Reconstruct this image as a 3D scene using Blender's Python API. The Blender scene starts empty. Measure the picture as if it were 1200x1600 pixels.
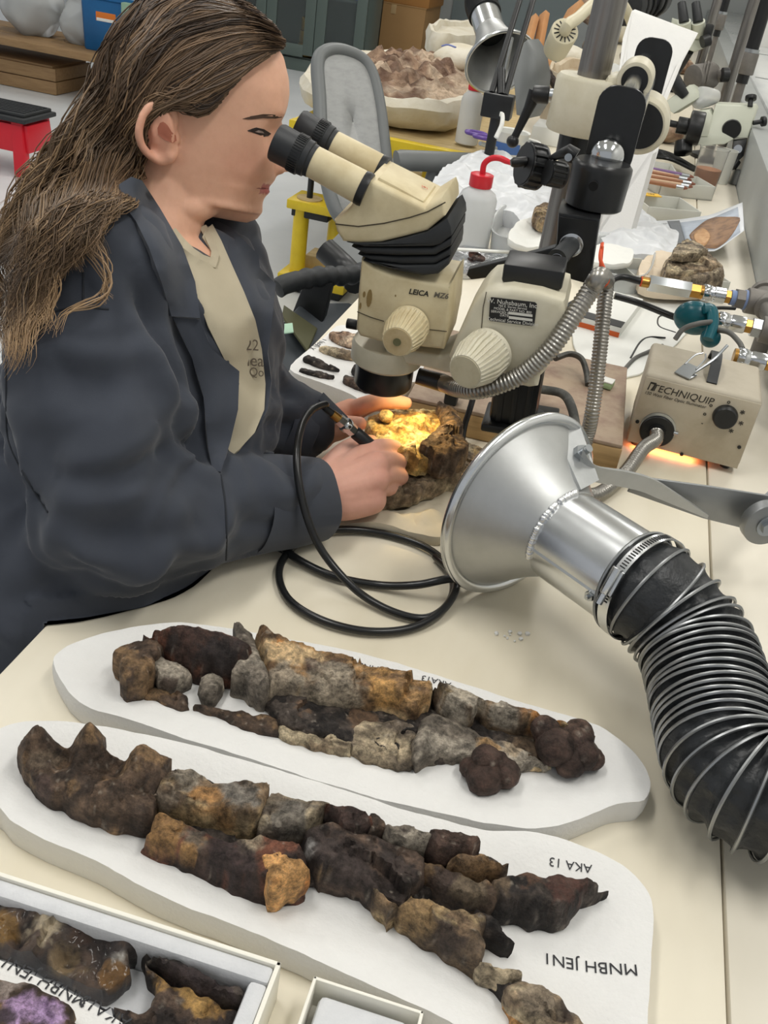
import bpy, bmesh, math, random
import numpy as np
from mathutils import Vector, Matrix, noise
from mathutils.geometry import delaunay_2d_cdt

S = bpy.context.scene
COL = S.collection
random.seed(7)
RNG = np.random.default_rng(7)
PI = math.pi

# ------------------------------------------------------------------ camera
CAM_Z = 1.36
PITCH, ROLL, YAW = map(math.radians, (32.0, 9.0, 10.6))
FPX = 1500.0                       # focal length in pixels of the 1200x1600 frame
_up = Vector((math.sin(ROLL)*math.cos(PITCH), math.cos(ROLL)*math.cos(PITCH), math.sin(PITCH)))
_rt = Vector((math.cos(ROLL), -math.sin(ROLL), 0))
_fw = _up.cross(_rt)
if _fw.z > 0: _fw = -_fw
_yy = math.cos(YAW)*_fw + math.sin(YAW)*_rt
_xx = _yy.cross(_up)
CM = Matrix((_xx, _yy, _up))       # camera axes -> world axes
CP = Vector((0, 0, CAM_Z))
cam = bpy.data.cameras.new('camera')
cam.sensor_fit = 'VERTICAL'; cam.sensor_height = 32.0; cam.lens = 32.0*FPX/1600.0
cam.clip_start = 0.02; cam.clip_end = 60
camo = bpy.data.objects.new('camera', cam); COL.objects.link(camo)
camo.matrix_world = Matrix.Translation(CP) @ CM.to_4x4()
S.camera = camo

# ------------------------------------------------------------------ world, lights, exposure
S.view_settings.view_transform = 'Standard'; S.view_settings.look = 'None'
S.view_settings.gamma = 1.0; S.view_settings.use_curve_mapping = False
S.view_settings.exposure = 0.5
w = bpy.data.worlds.new('world'); S.world = w; w.use_nodes = True
w.node_tree.nodes['Background'].inputs[0].default_value = (0.93, 0.96, 1.0, 1)
w.node_tree.nodes['Background'].inputs[1].default_value = 0.34

def area_light(name, loc, sx, sy, power, col=(1, 0.985, 0.95)):
    l = bpy.data.lights.new(name, 'AREA'); l.shape = 'RECTANGLE'; l.size = sx; l.size_y = sy
    l.energy = power; l.color = col
    o = bpy.data.objects.new(name, l); COL.objects.link(o); o.location = loc
    return o
CEIL = 3.1
LAMP_SPOTS = [(-0.9, 0.5), (0.75, 0.55), (-0.9, 2.7), (0.75, 2.7), (-3.0, 1.6), (-3.0, 4.2), (-0.9, 5.2), (0.75, 5.2), (-3.0, 7.0), (-0.9, 7.8)]
for i, (lx, ly) in enumerate(LAMP_SPOTS):
    area_light('ceiling_lamp_light', (lx, ly, CEIL-0.09), 0.28, 1.2, 8.0 if 2 < ly < 3.5 else 11.5)

# ------------------------------------------------------------------ placing helpers (pixel of the photograph -> point in the room)
def ray(px, py): return CM @ Vector(((px-600)/FPX, (800-py)/FPX, -1.0))
def A(px, py, z):
    d = ray(px, py); return CP + d*((z-CP.z)/d.z)
def D(px, py, dep): return CP + ray(px, py)*dep
def P_on(px, py, p0, n):
    d = ray(px, py); return CP + d*((p0-CP).dot(n)/d.dot(n))
def PIX(v):
    c = CM.transposed() @ (Vector(v)-CP); return (600+FPX*c.x/-c.z, 800-FPX*c.y/-c.z, -c.z)
def img_axes(px, py):
    f = ray(px, py).normalized(); r = (CM @ Vector((1, 0, 0))); r = (r-f*r.dot(f)).normalized(); u = r.cross(f)
    return r, u, f
def img_dir(px, py, ix, iy, away):
    r, u, f = img_axes(px, py); l = math.hypot(ix, iy); c = math.sqrt(max(0, 1-away*away))
    return (r*(ix/l*c) - u*(iy/l*c) + f*away).normalized()

# ------------------------------------------------------------------ materials
def lin(c):
    if isinstance(c, str): c = [int(c[i:i+2], 16)/255 for i in (0, 2, 4)]
    return tuple(((x/12.92) if x <= 0.04045 else ((x+0.055)/1.055)**2.4) for x in c)
MATS = {}
def mat(name, col, rough=0.5, metal=0.0, n=None, bump=None, trans=0.0, ior=1.45, emit=None, spec=0.5, coords='Object', attr=None, sheen=0, coat=0, aniso=None, sss=0, alpha=None):
    """n = (scale, amount, second colour, stretch) colour mottling; bump = (scale, strength)"""
    if name in MATS: return MATS[name]
    m = bpy.data.materials.new(name); m.use_nodes = True
    nt = m.node_tree; b = nt.nodes['Principled BSDF']; L = nt.links.new
    b.inputs['Base Color'].default_value = (*lin(col), 1); b.inputs['Roughness'].default_value = rough
    b.inputs['Metallic'].default_value = metal; b.inputs['IOR'].default_value = ior
    b.inputs['Specular IOR Level'].default_value = spec
    if trans: b.inputs['Transmission Weight'].default_value = trans
    if sheen: b.inputs['Sheen Weight'].default_value = sheen
    if coat: b.inputs['Coat Weight'].default_value = coat
    if alpha is not None: b.inputs['Alpha'].default_value = alpha
    if sss:
        b.inputs['Subsurface Weight'].default_value = sss; b.inputs['Subsurface Radius'].default_value = (0.012, 0.004, 0.002)
        b.inputs['Subsurface Scale'].default_value = 0.5
    if emit: b.inputs['Emission Color'].default_value = (*lin(emit[0]), 1); b.inputs['Emission Strength'].default_value = emit[1]
    tc = nt.nodes.new('ShaderNodeTexCoord'); src = tc.outputs[coords]
    base = None
    if attr:
        a = nt.nodes.new('ShaderNodeAttribute'); a.attribute_name = attr; base = a.outputs['Color']
        L(base, b.inputs['Base Color'])
    if n:
        sc, amt, c2 = n[0], n[1], n[2]
        mp = nt.nodes.new('ShaderNodeMapping'); L(src, mp.inputs[0])
        if len(n) > 3: mp.inputs['Scale'].default_value = n[3]
        t = nt.nodes.new('ShaderNodeTexNoise'); t.inputs['Scale'].default_value = sc; t.inputs['Detail'].default_value = 6; t.inputs['Roughness'].default_value = 0.62
        L(mp.outputs[0], t.inputs['Vector'])
        r = nt.nodes.new('ShaderNodeMapRange'); r.inputs['From Min'].default_value = 0.42; r.inputs['From Max'].default_value = 0.68
        r.inputs['To Max'].default_value = amt
        L(t.outputs[0], r.inputs['Value'])
        mx = nt.nodes.new('ShaderNodeMix'); mx.data_type = 'RGBA'
        L(r.outputs[0], mx.inputs[0])
        if base: L(base, mx.inputs[6])
        else: mx.inputs[6].default_value = (*lin(col), 1)
        mx.inputs[7].default_value = (*lin(c2), 1)
        L(mx.outputs[2], b.inputs['Base Color'])
    if bump:
        t2 = nt.nodes.new('ShaderNodeTexNoise'); t2.inputs['Scale'].default_value = bump[0]; t2.inputs['Detail'].default_value = 5
        L(src, t2.inputs['Vector'])
        bp = nt.nodes.new('ShaderNodeBump'); bp.inputs['Strength'].default_value = bump[1]; bp.inputs['Distance'].default_value = bump[2] if len(bump) > 2 else 0.002
        L(t2.outputs[0], bp.inputs['Height']); L(bp.outputs[0], b.inputs['Normal'])
    MATS[name] = m; return m

# ------------------------------------------------------------------ objects
def tag(o, label=None, cat=None, group=None, kind=None):
    if label: o['label'] = label
    if cat: o['category'] = cat
    if group: o['group'] = group
    if kind: o['kind'] = kind
    return o
def thing(name, label, cat, loc=(0, 0, 0), group=None, kind=None):
    o = bpy.data.objects.new(name, None); COL.objects.link(o); o.location = Vector(loc); o.empty_display_size = 0.05
    o['wl'] = list(Vector(loc))
    return tag(o, label, cat, group, kind)
def origin_of(p):
    while p is not None and p.parent is not None: p = p.parent
    return Vector(p.location) if p is not None else Vector((0, 0, 0))
def link_mesh(name, me, m=None, parent=None, own_origin=True):
    """me has world coordinates; shift them so the object has its origin at its thing's base"""
    if parent is not None: off = origin_of(parent)
    else:
        co = np.empty(len(me.vertices)*3); me.vertices.foreach_get('co', co); co = co.reshape(-1, 3)
        mn, mx = co.min(0), co.max(0); off = Vector(((mn[0]+mx[0])/2, (mn[1]+mx[1])/2, mn[2]))
    me.transform(Matrix.Translation(-off))
    o = bpy.data.objects.new(name, me); COL.objects.link(o)
    if parent is not None: o.parent = parent
    else: o.location = off
    if m is not None: me.materials.clear(); me.materials.append(m)
    return o
def copy_tree(o, loc=None, label=None, group=None, rotz=None):
    c = o.copy(); COL.objects.link(c)
    def kids(a, b):
        for ch in list(a.children):
            d = ch.copy(); COL.objects.link(d); d.parent = b; kids(ch, d)
    kids(o, c)
    if loc is not None: c.location = Vector(loc)
    if rotz is not None: c.rotation_euler.z = rotz
    if label: c['label'] = label
    if group: c['group'] = group
    return c

def catmull(pts, per=8, closed=False):
    P = [Vector(p) for p in pts]; n = len(P); out = []
    rng = range(n) if closed else range(n-1)
    for i in rng:
        if closed: a, b, c, d = P[(i-1) % n], P[i], P[(i+1) % n], P[(i+2) % n]
        else:
            b, c = P[i], P[i+1]; a = P[i-1] if i else b*2-c; d = P[i+2] if i+2 < n else c*2-b
        for k in range(per):
            t = k/per
            out.append(0.5*((2*b)+(c-a)*t+(2*a-5*b+4*c-d)*t*t+(3*b-a-3*c+d)*t**3))
    if not closed: out.append(P[-1])
    return out
def frames(pts, closed=False):
    n = len(pts); T = []
    for i in range(n):
        a = pts[(i-1) % n] if (closed or i) else pts[i]; b = pts[(i+1) % n] if (closed or i < n-1) else pts[i]
        t = (b-a); T.append(t.normalized() if t.length > 1e-9 else Vector((0, 0, 1)))
    nrm = T[0].orthogonal().normalized(); N = [nrm]
    for i in range(1, n):
        v = N[-1]-T[i]*N[-1].dot(T[i])
        N.append(v.normalized() if v.length > 1e-8 else T[i].orthogonal().normalized())
    return T, N
class MB:
    def __init__(s, M=None): s.bm = bmesh.new(); s.M = M
    def _pt(s, v): return (s.M @ Vector(v)) if s.M is not None else Vector(v)
    def v(s, p): return s.bm.verts.new(s._pt(p))
    def f(s, vs):
        try: return s.bm.faces.new(vs)
        except ValueError: return None
    def box(s, c, d, bevel=0.0, rot=None, seg=2, axes=None):
        c = Vector(c); h = Vector(d)/2; V = []
        for z in (-1, 1):
            for x, y in ((-1, -1), (1, -1), (1, 1), (-1, 1)):
                q = Vector((x*h.x, y*h.y, z*h.z))
                if rot is not None: q = rot @ q
                if axes: q = axes[0]*q.x+axes[1]*q.y+axes[2]*q.z
                V.append(s.v(c+q))
        F = [s.f([V[i] for i in q]) for q in ((3, 2, 1, 0), (4, 5, 6, 7), (0, 1, 5, 4), (1, 2, 6, 5), (2, 3, 7, 6), (3, 0, 4, 7))]
        if bevel: bmesh.ops.bevel(s.bm, geom=list({e for f in F for e in f.edges}), offset=bevel, segments=seg, affect='EDGES', profile=0.5)
        return s
    def prism(s, poly, vec, bevel=0.0, seg=2):
        vec = Vector(vec); a = [s.v(p) for p in poly]; b = [s.v(Vector(p)+vec) for p in poly]; n = len(a)
        F = [s.f(list(reversed(a))), s.f(b)]
        for i in range(n): F.append(s.f([a[i], a[(i+1) % n], b[(i+1) % n], b[i]]))
        F = [f for f in F if f]
        bmesh.ops.recalc_face_normals(s.bm, faces=F)
        if bevel:
            es = set()
            for f in F[:2]: es |= set(f.edges)
            bmesh.ops.bevel(s.bm, geom=list(es), offset=bevel, segments=seg, affect='EDGES', profile=0.5)
        return s
    def rings(s, rows, closed=False, cap=True, wrap=True):
        R = [[s.v(p) for p in r] for r in rows]; n = len(R[0]); m = len(R)
        for i in range(m if closed else m-1):
            a, b = R[i], R[(i+1) % m]
            for k in range(n if wrap else n-1):
                s.f([a[k], a[(k+1) % n], b[(k+1) % n], b[k]])
        if cap and not closed and wrap: s.f(list(reversed(R[0]))); s.f(R[-1])
        return s
    def lathe(s, p0, axis, prof, seg=32, cap=True, ang=None):
        p0 = Vector(p0); ax = Vector(axis).normalized(); u = ax.orthogonal().normalized(); w_ = ax.cross(u)
        rows = [[p0+ax*d+(u*math.cos(2*PI*k/seg)+w_*math.sin(2*PI*k/seg))*max(r, 1e-5) for k in range(seg)] for d, r in prof]
        return s.rings(rows, cap=cap)
    def cyl(s, p0, p1, r0, r1=None, seg=24, bevel=0.0):
        p0, p1 = Vector(p0), Vector(p1); L = (p1-p0).length; r1 = r0 if r1 is None else r1
        pr = [(0, r0), (L, r1)]
        if bevel: pr = [(0, r0-bevel), (bevel*0.3, r0-bevel*0.3), (bevel, r0), (L-bevel, r1), (L-bevel*0.3, r1-bevel*0.3), (L, r1-bevel)]
        return s.lathe(p0, p1-p0, pr, seg)
    def tube(s, pts, r, seg=10, closed=False, flat=1.0):
        pts = [Vector(p) for p in pts]; T, N = frames(pts, closed); rows = []
        for i, p in enumerate(pts):
            rr = r[i] if hasattr(r, '__len__') else r; b = T[i].cross(N[i])
            rows.append([p+(N[i]*math.cos(2*PI*k/seg)+b*(math.sin(2*PI*k/seg)*flat))*rr for k in range(seg)])
        return s.rings(rows, closed=closed)
    def ball(s, c, r, sub=3, rot=None):
        m = Matrix.Translation(Vector(c)) @ (rot.to_4x4() if rot else Matrix.Identity(4)) @ Matrix.Diagonal((*((r, r, r) if not hasattr(r, '__len__') else r), 1))
        if s.M is not None: m = s.M @ m
        bmesh.ops.create_icosphere(s.bm, subdivisions=sub, radius=1, matrix=m); return s
    def strip(s, pts, wdir, wid, thick=0.001):
        """flat bar following pts, width along wdir"""
        pts = [Vector(p) for p in pts]; wv = Vector(wdir).normalized(); T, _ = frames(pts); rows = []
        for i, p in enumerate(pts):
            ww = wid[i] if hasattr(wid, '__len__') else wid
            n_ = T[i].cross(wv).normalized()
            rows.append([p+wv*ww/2+n_*thick/2, p-wv*ww/2+n_*thick/2, p-wv*ww/2-n_*thick/2, p+wv*ww/2-n_*thick/2])
        return s.rings(rows)
    def shake(s, amp, freq, seed=0):
        for v in s.bm.verts:
            q = v.co*freq+Vector((seed*7.3, seed*1.7, seed*3.1))
            v.co += noise.noise_vector(q)*amp
        return s
    def mesh(s, name, smooth=True, angle=40):
        bmesh.ops.recalc_face_normals(s.bm, faces=s.bm.faces[:])
        me = bpy.data.meshes.new(name); s.bm.to_mesh(me); s.bm.free()
        if smooth:
            me.polygons.foreach_set('use_smooth', [True]*len(me.polygons))
            me.set_sharp_from_angle(angle=math.radians(angle))
        return me
    def build(s, name, m, parent=None, smooth=True, angle=40):
        return link_mesh(name, s.mesh(name, smooth, angle), m, parent)

def text_mesh(name, txt, size, p, xdir, ydir, m, parent, lift=0.0003, align='CENTER', shear=0.0, bold=0.0, extrude=0.0001):
    cu = bpy.data.curves.new(name, 'FONT'); cu.body = txt; cu.size = size; cu.align_x = align; cu.align_y = 'CENTER'
    cu.extrude = extrude; cu.shear = shear; cu.offset = bold; cu.resolution_u = 3
    o = bpy.data.objects.new(name, cu); COL.objects.link(o)
    x = Vector(xdir).normalized(); y = Vector(ydir); y = (y-x*y.dot(x)).normalized(); z = x.cross(y)
    M = Matrix((x, y, z)).transposed().to_4x4(); M.translation = Vector(p)+z*lift
    bpy.context.view_layer.update()
    me = bpy.data.meshes.new_from_object(o.evaluated_get(bpy.context.evaluated_depsgraph_get()))
    bpy.data.objects.remove(o); bpy.data.curves.remove(cu)
    me.transform(M)
    return link_mesh(name, me, m, parent)

def remesh(bm_or_mb, name, voxel, smooth_it=6, fac=0.5):
    me = bm_or_mb.mesh(name, smooth=False)
    o = bpy.data.objects.new('tmp', me); COL.objects.link(o)
    r = o.modifiers.new('r', 'REMESH'); r.mode = 'VOXEL'; r.voxel_size = voxel; r.use_smooth_shade = True
    if smooth_it:
        sm = o.modifiers.new('s', 'SMOOTH'); sm.iterations = smooth_it; sm.factor = fac
    bpy.context.view_layer.update()
    res = bpy.data.meshes.new_from_object(o.evaluated_get(bpy.context.evaluated_depsgraph_get()))
    bpy.data.objects.remove(o); bpy.data.meshes.remove(me)
    res.polygons.foreach_set('use_smooth', [True]*len(res.polygons))
    return res
def get_co(me):
    co = np.empty(len(me.vertices)*3); me.vertices.foreach_get('co', co); return co.reshape(-1, 3)
def set_col(me, cols):
    a = me.color_attributes.new('Col', 'FLOAT_COLOR', 'POINT')
    c = np.ones((len(me.vertices), 4), np.float32); c[:, :3] = cols; a.data.foreach_set('color', c.ravel())
def vnoise(co, freq, seed=0.0, octaves=3):
    return np.array([noise.fractal(Vector((x*freq+seed, y*freq+seed*1.7, z*freq-seed)), 1.0, 2.0, octaves) for x, y, z in co])
# ================================================================== SETTING
M_floor = mat('floor_concrete', 'dcdedf', 0.32, n=(1.3, 0.55, 'c3c7ca'), bump=(30, 0.05))
M_wall = mat('wall_paint', 'b9bdbc', 0.6, n=(0.8, 0.2, 'a9aead'))
M_white = mat('white_paint', 'e4e3de', 0.55, n=(3, 0.2, 'd4d3cd'))
M_grey = mat('grey_paint', 'a5a8a6', 0.35, n=(5, 0.35, '939795'))
MB().box((-2.6, 5.0, -0.05), (9.6, 13.2, 0.1)).build('floor', M_floor)['kind'] = 'structure'
MB().box((-2.6, 5.0, CEIL+0.05), (9.6, 13.2, 0.1)).build('ceiling', M_white)['kind'] = 'structure'
MB().box((-2.6, 11.2, CEIL/2), (9.6, 0.1, CEIL)).build('wall_back', M_wall)['kind'] = 'structure'
MB().box((1.55, 5.0, CEIL/2), (0.1, 13.2, CEIL)).build('wall_right', M_white)['kind'] = 'structure'
# raised masonry ledge running along the right of the bench
lb = MB(); lb.box((0.335+0.55, 6.3, 0.46), (1.1, 9.6, 0.92), 0.008); led = lb.build('trim_1', M_grey); led['kind'] = 'structure'
M_ledgetop = mat('ledge_top', 'cfd1d0', 0.18, n=(2.2, 0.5, 'b9bdbe', (3, 1, 1)))
tl = MB()
tl.box((0.335+0.6, 6.3, 0.924), (1.04, 9.6, 0.012), 0.004); tl.build('ledge_cap', M_ledgetop, led)
for k in range(6):
    pm = MB(); pm.box((0.348+0.6, 2.2+k*1.4, 0.9315), (1.03, 0.012, 0.004)); pm.build('cap_joint', M_grey, led)
# window pier on the ledge
pw = MB(); pw.box((0.78, 7.2, 1.35), (0.5, 0.35, 0.85), 0.01); pw.build('trim_2', M_white)['kind'] = 'structure'

# ceiling lamps (recessed fixtures carrying the lamp light)
M_emit = mat('lamp_diffuser', 'ffffff', 0.5, emit=('fff8ee', 1.5))
M_frame = mat('lamp_frame', 'e9e9e6', 0.5)
LAMP_LABELS = ['white linear ceiling lamp with a glowing diffuser over the person', 'white linear ceiling lamp above the ledge, nearest the camera', 'white linear ceiling lamp above the yellow worktable edge', 'white linear ceiling lamp above the second microscope', 'white linear ceiling lamp above the step stool, nearer one', 'white linear ceiling lamp above the step stool, farther one', 'white linear ceiling lamp beyond the plaster jacket', 'white linear ceiling lamp over the ledge beyond the second microscope', 'white linear ceiling lamp over the blue bin', 'white linear ceiling lamp in front of the glazed cabinet']
lt0 = None
for i, (lx, ly) in enumerate(LAMP_SPOTS):
    if lt0 is None:
        lt0 = thing('ceiling_light', LAMP_LABELS[0], 'lamp', (lx, ly, CEIL-0.03), 'linear ceiling lamps')
        MB().box((lx, ly, CEIL-0.03), (0.34, 1.28, 0.06), 0.006).build('lamp_frame', M_frame, lt0)
        MB().box((lx, ly, CEIL-0.065), (0.28, 1.2, 0.016), 0.004).build('diffuser', M_emit, lt0)
    else: copy_tree(lt0, (lx, ly, CEIL-0.03), LAMP_LABELS[i])

# ================================================================== BENCH
M_lam = mat('bench_laminate', 'e8e0cc', 0.38, n=(2.6, 0.75, 'd6cbb1', (1.2, 0.5, 1)), bump=(60, 0.03))
M_lam2 = mat('bench_laminate_grey', 'dfd8c8', 0.4, n=(3, 0.6, 'cfc8b6', (1, 0.4, 1)))
M_steel = mat('steel_frame', '8a8d8e', 0.4, 0.6)
bench = thing('workbench', 'long cream laminate workbench running away from the camera', 'table', (-0.1, 3.2, 0))
MB().box(((-0.412+0.2065)/2, 5.0, 0.74), (0.6185, 10.8, 0.04), 0.003).build('tabletop', M_lam, bench)
b2 = MB().box(((0.2085+0.334)/2, 5.0, 0.7395), (0.1255, 10.8, 0.04), 0.003).build('rear_board', M_lam2, bench)
MB().box((-0.03, 5.0, 0.67), (0.66, 10.6, 0.09)).build('apron', M_steel, bench)
for yy in (-0.2, 2.2, 4.6, 7.0, 9.8):
    for xx in (-0.32, 0.26):
        MB().box((xx, yy, 0.315), (0.05, 0.05, 0.63), 0.004).build('leg', M_steel, bench)
# ================================================================== ROCK AND BONE TOOLS
M_fossil = mat('fossil_bone', '6b5a48', 0.62, attr='Col', n=(230, 0.55, '332c27'), bump=(320, 1.0, 0.002), spec=0.35)
def gritty(m, amt=0.75):
    nt = m.node_tree; b = nt.nodes['Principled BSDF']; L = nt.links.new
    src = b.inputs['Base Color'].links[0].from_socket; tc = nt.nodes.new('ShaderNodeTexCoord')
    t = nt.nodes.new('ShaderNodeTexNoise'); t.inputs['Scale'].default_value = 75; t.inputs['Detail'].default_value = 12; t.inputs['Roughness'].default_value = 0.8
    L(tc.outputs['Object'], t.inputs['Vector'])
    r = nt.nodes.new('ShaderNodeMapRange'); r.inputs['From Min'].default_value = 0.38; r.inputs['From Max'].default_value = 0.64; r.inputs['To Min'].default_value = 0.45; r.inputs['To Max'].default_value = 1.35+1.6*amt
    L(t.outputs[0], r.inputs['Value'])
    x = nt.nodes.new('ShaderNodeVectorMath'); x.operation = 'SCALE'; L(src, x.inputs[0]); L(r.outputs[0], x.inputs['Scale']); L(x.outputs[0], b.inputs['Base Color'])
    bp = nt.nodes.new('ShaderNodeBump'); bp.inputs['Strength'].default_value = 0.9; bp.inputs['Distance'].default_value = 0.004; L(t.outputs[0], bp.inputs['Height'])
    if b.inputs['Normal'].links: L(b.inputs['Normal'].links[0].from_socket, bp.inputs['Normal'])
    L(bp.outputs[0], b.inputs['Normal'])
gritty(M_fossil)
M_foam = mat('foam_sheet', 'e3e2df', 0.75, n=(45, 0.35, 'dcdbd8'), bump=(300, 0.4, 0.0015))
M_ink = mat('marker_ink', '26262a', 0.6)
M_blue_ink = mat('blue_marker_ink', '7f8ecb', 0.7)
PAL = {
 'dark': ('3d3430', '2b2523', '5a4a3f'), 'darkred': ('42332e', '302724', '6b4434'), 'grey': ('7d7468', '5d564d', '9a9183'),
 'ochre': ('a58257', '6e563e', 'c4a981'), 'ochre2': ('877055', '54473a', 'b09a74'), 'tan': ('96836a', '655848', 'b8a98c'),
 'greytan': ('8b7d68', '5f554a', 'a99a80'), 'brown': ('5b4a3c', '40352d', '7e6549'), 'rust': ('a9713c', '6b4a30', 'c89a63'),
 'black': ('2c2826', '1f1c1b', '4a423c'), 'choc': ('45352e', '372b26', '57453b'), 'gold': ('cfae6a', '94713d', 'e5cf9a'),  # gold: rock tone with the lamp's yellow light mixed in
 'cream': ('cbb692', 'a78f6b', 'e0d2b4'), 'plasterrock': ('a58a72', '6f5545', 'c9b49c'), 'violet': ('b79cc0', '9a80a8', 'cdb8d4'),
}
def _h(c): return np.array(lin(c))
JAW_AX = np.array((A(900, 1150, 0.78)-A(300, 1030, 0.78)).normalized())
def paint(co, pal, seed, freq=45.0, patches=()):
    c1, c2, c3 = (_h(c) for c in PAL[pal])
    if pal in ('ochre', 'ochre2', 'tan', 'greytan', 'grey'):      # bone grain runs along the jaw
        co0 = co; co = co-JAW_AX[None]*(co@JAW_AX)[:, None]*0.62
    else: co0 = co
    n1 = vnoise(co, freq, seed, 4); n2 = vnoise(co, freq*0.55, seed+11.3, 3); n3 = vnoise(co, freq*3.1, seed+5.1, 2)
    t = np.clip(0.5+n1*1.5+n3*0.35, 0, 1)[:, None]; c = c1*(1-t)+c2*t
    n5 = vnoise(co, freq*1.9, seed+31, 3); t3 = np.clip((n2-0.05)*4.5+n3*1.0, 0, 1)[:, None]*0.85; c = c*(1-t3)+c3*t3; c = c*(1+0.55*np.clip(n5, -0.7, 0.6))[:, None]
    n4 = vnoise(co, 330, seed+21, 1); fl = np.clip((n4-0.50)*9, 0, 1)[:, None]*0.35; c = c*(1-fl)+_h('b5ab9c')*fl
    for (p, r, col) in patches:
        d = np.linalg.norm(co0-np.array(p), axis=1)/r+n1*0.5+n3*0.25
        k = np.clip((1.0-d)*4, 0, 1)[:, None]*0.92; c = c*(1-k)+_h(col)*k
    return c
def seg_dist(p, B):
    a = B; b = np.roll(B, -1, 0); ab = b-a
    ap = p[:, None, :]-a[None]; t = np.clip((ap*ab[None]).sum(2)/np.maximum((ab*ab).sum(1), 1e-12)[None], 0, 1)
    return np.linalg.norm(ap-t[..., None]*ab[None], axis=2).min(1)
def inside(p, B):
    x, y = p[:, 0:1], p[:, 1:2]; x1, y1 = B[:, 0][None], B[:, 1][None]; x2, y2 = np.roll(B[:, 0], -1)[None], np.roll(B[:, 1], -1)[None]
    c = ((y1 > y) != (y2 > y)) & (x < (x2-x1)*(y-y1)/np.where(np.abs(y2-y1) < 1e-12, 1e-12, y2-y1)+x1)
    return c.sum(1) % 2 == 1
def resample(poly, step):
    out = []; n = len(poly)
    for i in range(n):
        a, b = poly[i], poly[(i+1) % n]; k = max(1, int(round(np.linalg.norm(b-a)/step)))
        for j in range(k): out.append(a+(b-a)*j/k)
    return np.array(out)
def smooth_closed(poly, per=5):
    return np.array([[v.x, v.y] for v in catmull([(p[0], p[1], 0) for p in poly], per, True)])
def slab_mesh(poly, step, hfun, z0, side_rows=2, bulge=0.0, wob=0.0, seed=0):
    """closed solid over a plan outline: top surface hfun(xy, dist), walls down to z0"""
    B = resample(np.array(poly, float), step); 
    if wob:
        j = np.array([[noise.noise(Vector((x*100+seed, y*100, 1))), noise.noise(Vector((x*100, y*100+seed, 9)))] for x, y in B]); B = B+j*wob
    mn, mx = B.min(0), B.max(0); gx, gy = np.arange(mn[0], mx[0], step), np.arange(mn[1], mx[1], step*0.87)
    G = np.array([(x+(0.5*step if i % 2 else 0), y) for i, y in enumerate(gy) for x in gx]).reshape(-1, 2)
    r = np.random.default_rng(int(seed*10)+3)
    if len(G):
        G = G+r.uniform(-.25, .25, G.shape)*step; G = G[inside(G, B)]
        if len(G): G = G[seg_dist(G, B) > step*0.55]
    P = np.vstack([B, G]) if len(G) else B
    n = len(B)
    vs, es, fs, ov, _, _ = delaunay_2d_cdt([Vector(p) for p in P], [], [list(range(n))], 1, 1e-7)
    V2 = np.array([[v.x, v.y] for v in vs]); d = seg_dist(V2, B); d[:min(n, len(V2))] = 0
    h = hfun(V2, d)
    verts = [(x, y, z0+k) for (x, y), k in zip(V2, h)]; faces = [tuple(f) for f in fs]
    # walls from boundary edges
    cnt = {}
    for f in faces:
        for i in range(len(f)):
            e = (f[i], f[(i+1) % len(f)]); cnt[e] = 1
    bd = [e for e in cnt if (e[1], e[0]) not in cnt]
    cen = V2.mean(0); low = [{} for _ in range(side_rows)]
    for k in range(side_rows):
        fr = 1-(k+1)/side_rows
        for a, b in bd:
            for q in (a, b):
                if q not in low[k]:
                    o = V2[q]-cen; o = o/max(np.linalg.norm(o), 1e-6)
                    low[k][q] = len(verts); bl = bulge*math.sin(PI*fr) if fr > 0 else -bulge*0.4
                    verts.append((V2[q][0]+o[0]*bl, V2[q][1]+o[1]*bl, z0+h[q]*fr))
    for a, b in bd:
        pa, pb = a, b
        for k in range(side_rows):
            na, nb = low[k][a], low[k][b]; faces.append((pb, pa, na, nb)); pa, pb = na, nb
    nxt = {b: a for a, b in bd}
    if bd:
        loop = [bd[0][0]]; 
        while len(loop) <= len(bd):
            q = nxt.get(loop[-1])
            if q is None or q == loop[0]: break
            loop.append(q)
        if len(loop) > 2: faces.append(tuple(low[-1][q] for q in loop))
    me = bpy.data.meshes.new('slab'); me.from_pydata(verts, [], faces); me.update()
    bm = bmesh.new(); bm.from_mesh(me); bmesh.ops.recalc_face_normals(bm, faces=bm.faces[:]); bm.to_mesh(me); bm.free()
    me.polygons.foreach_set('use_smooth', [True]*len(me.polygons)); me.set_sharp_from_angle(angle=math.radians(38))
    return me
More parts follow.
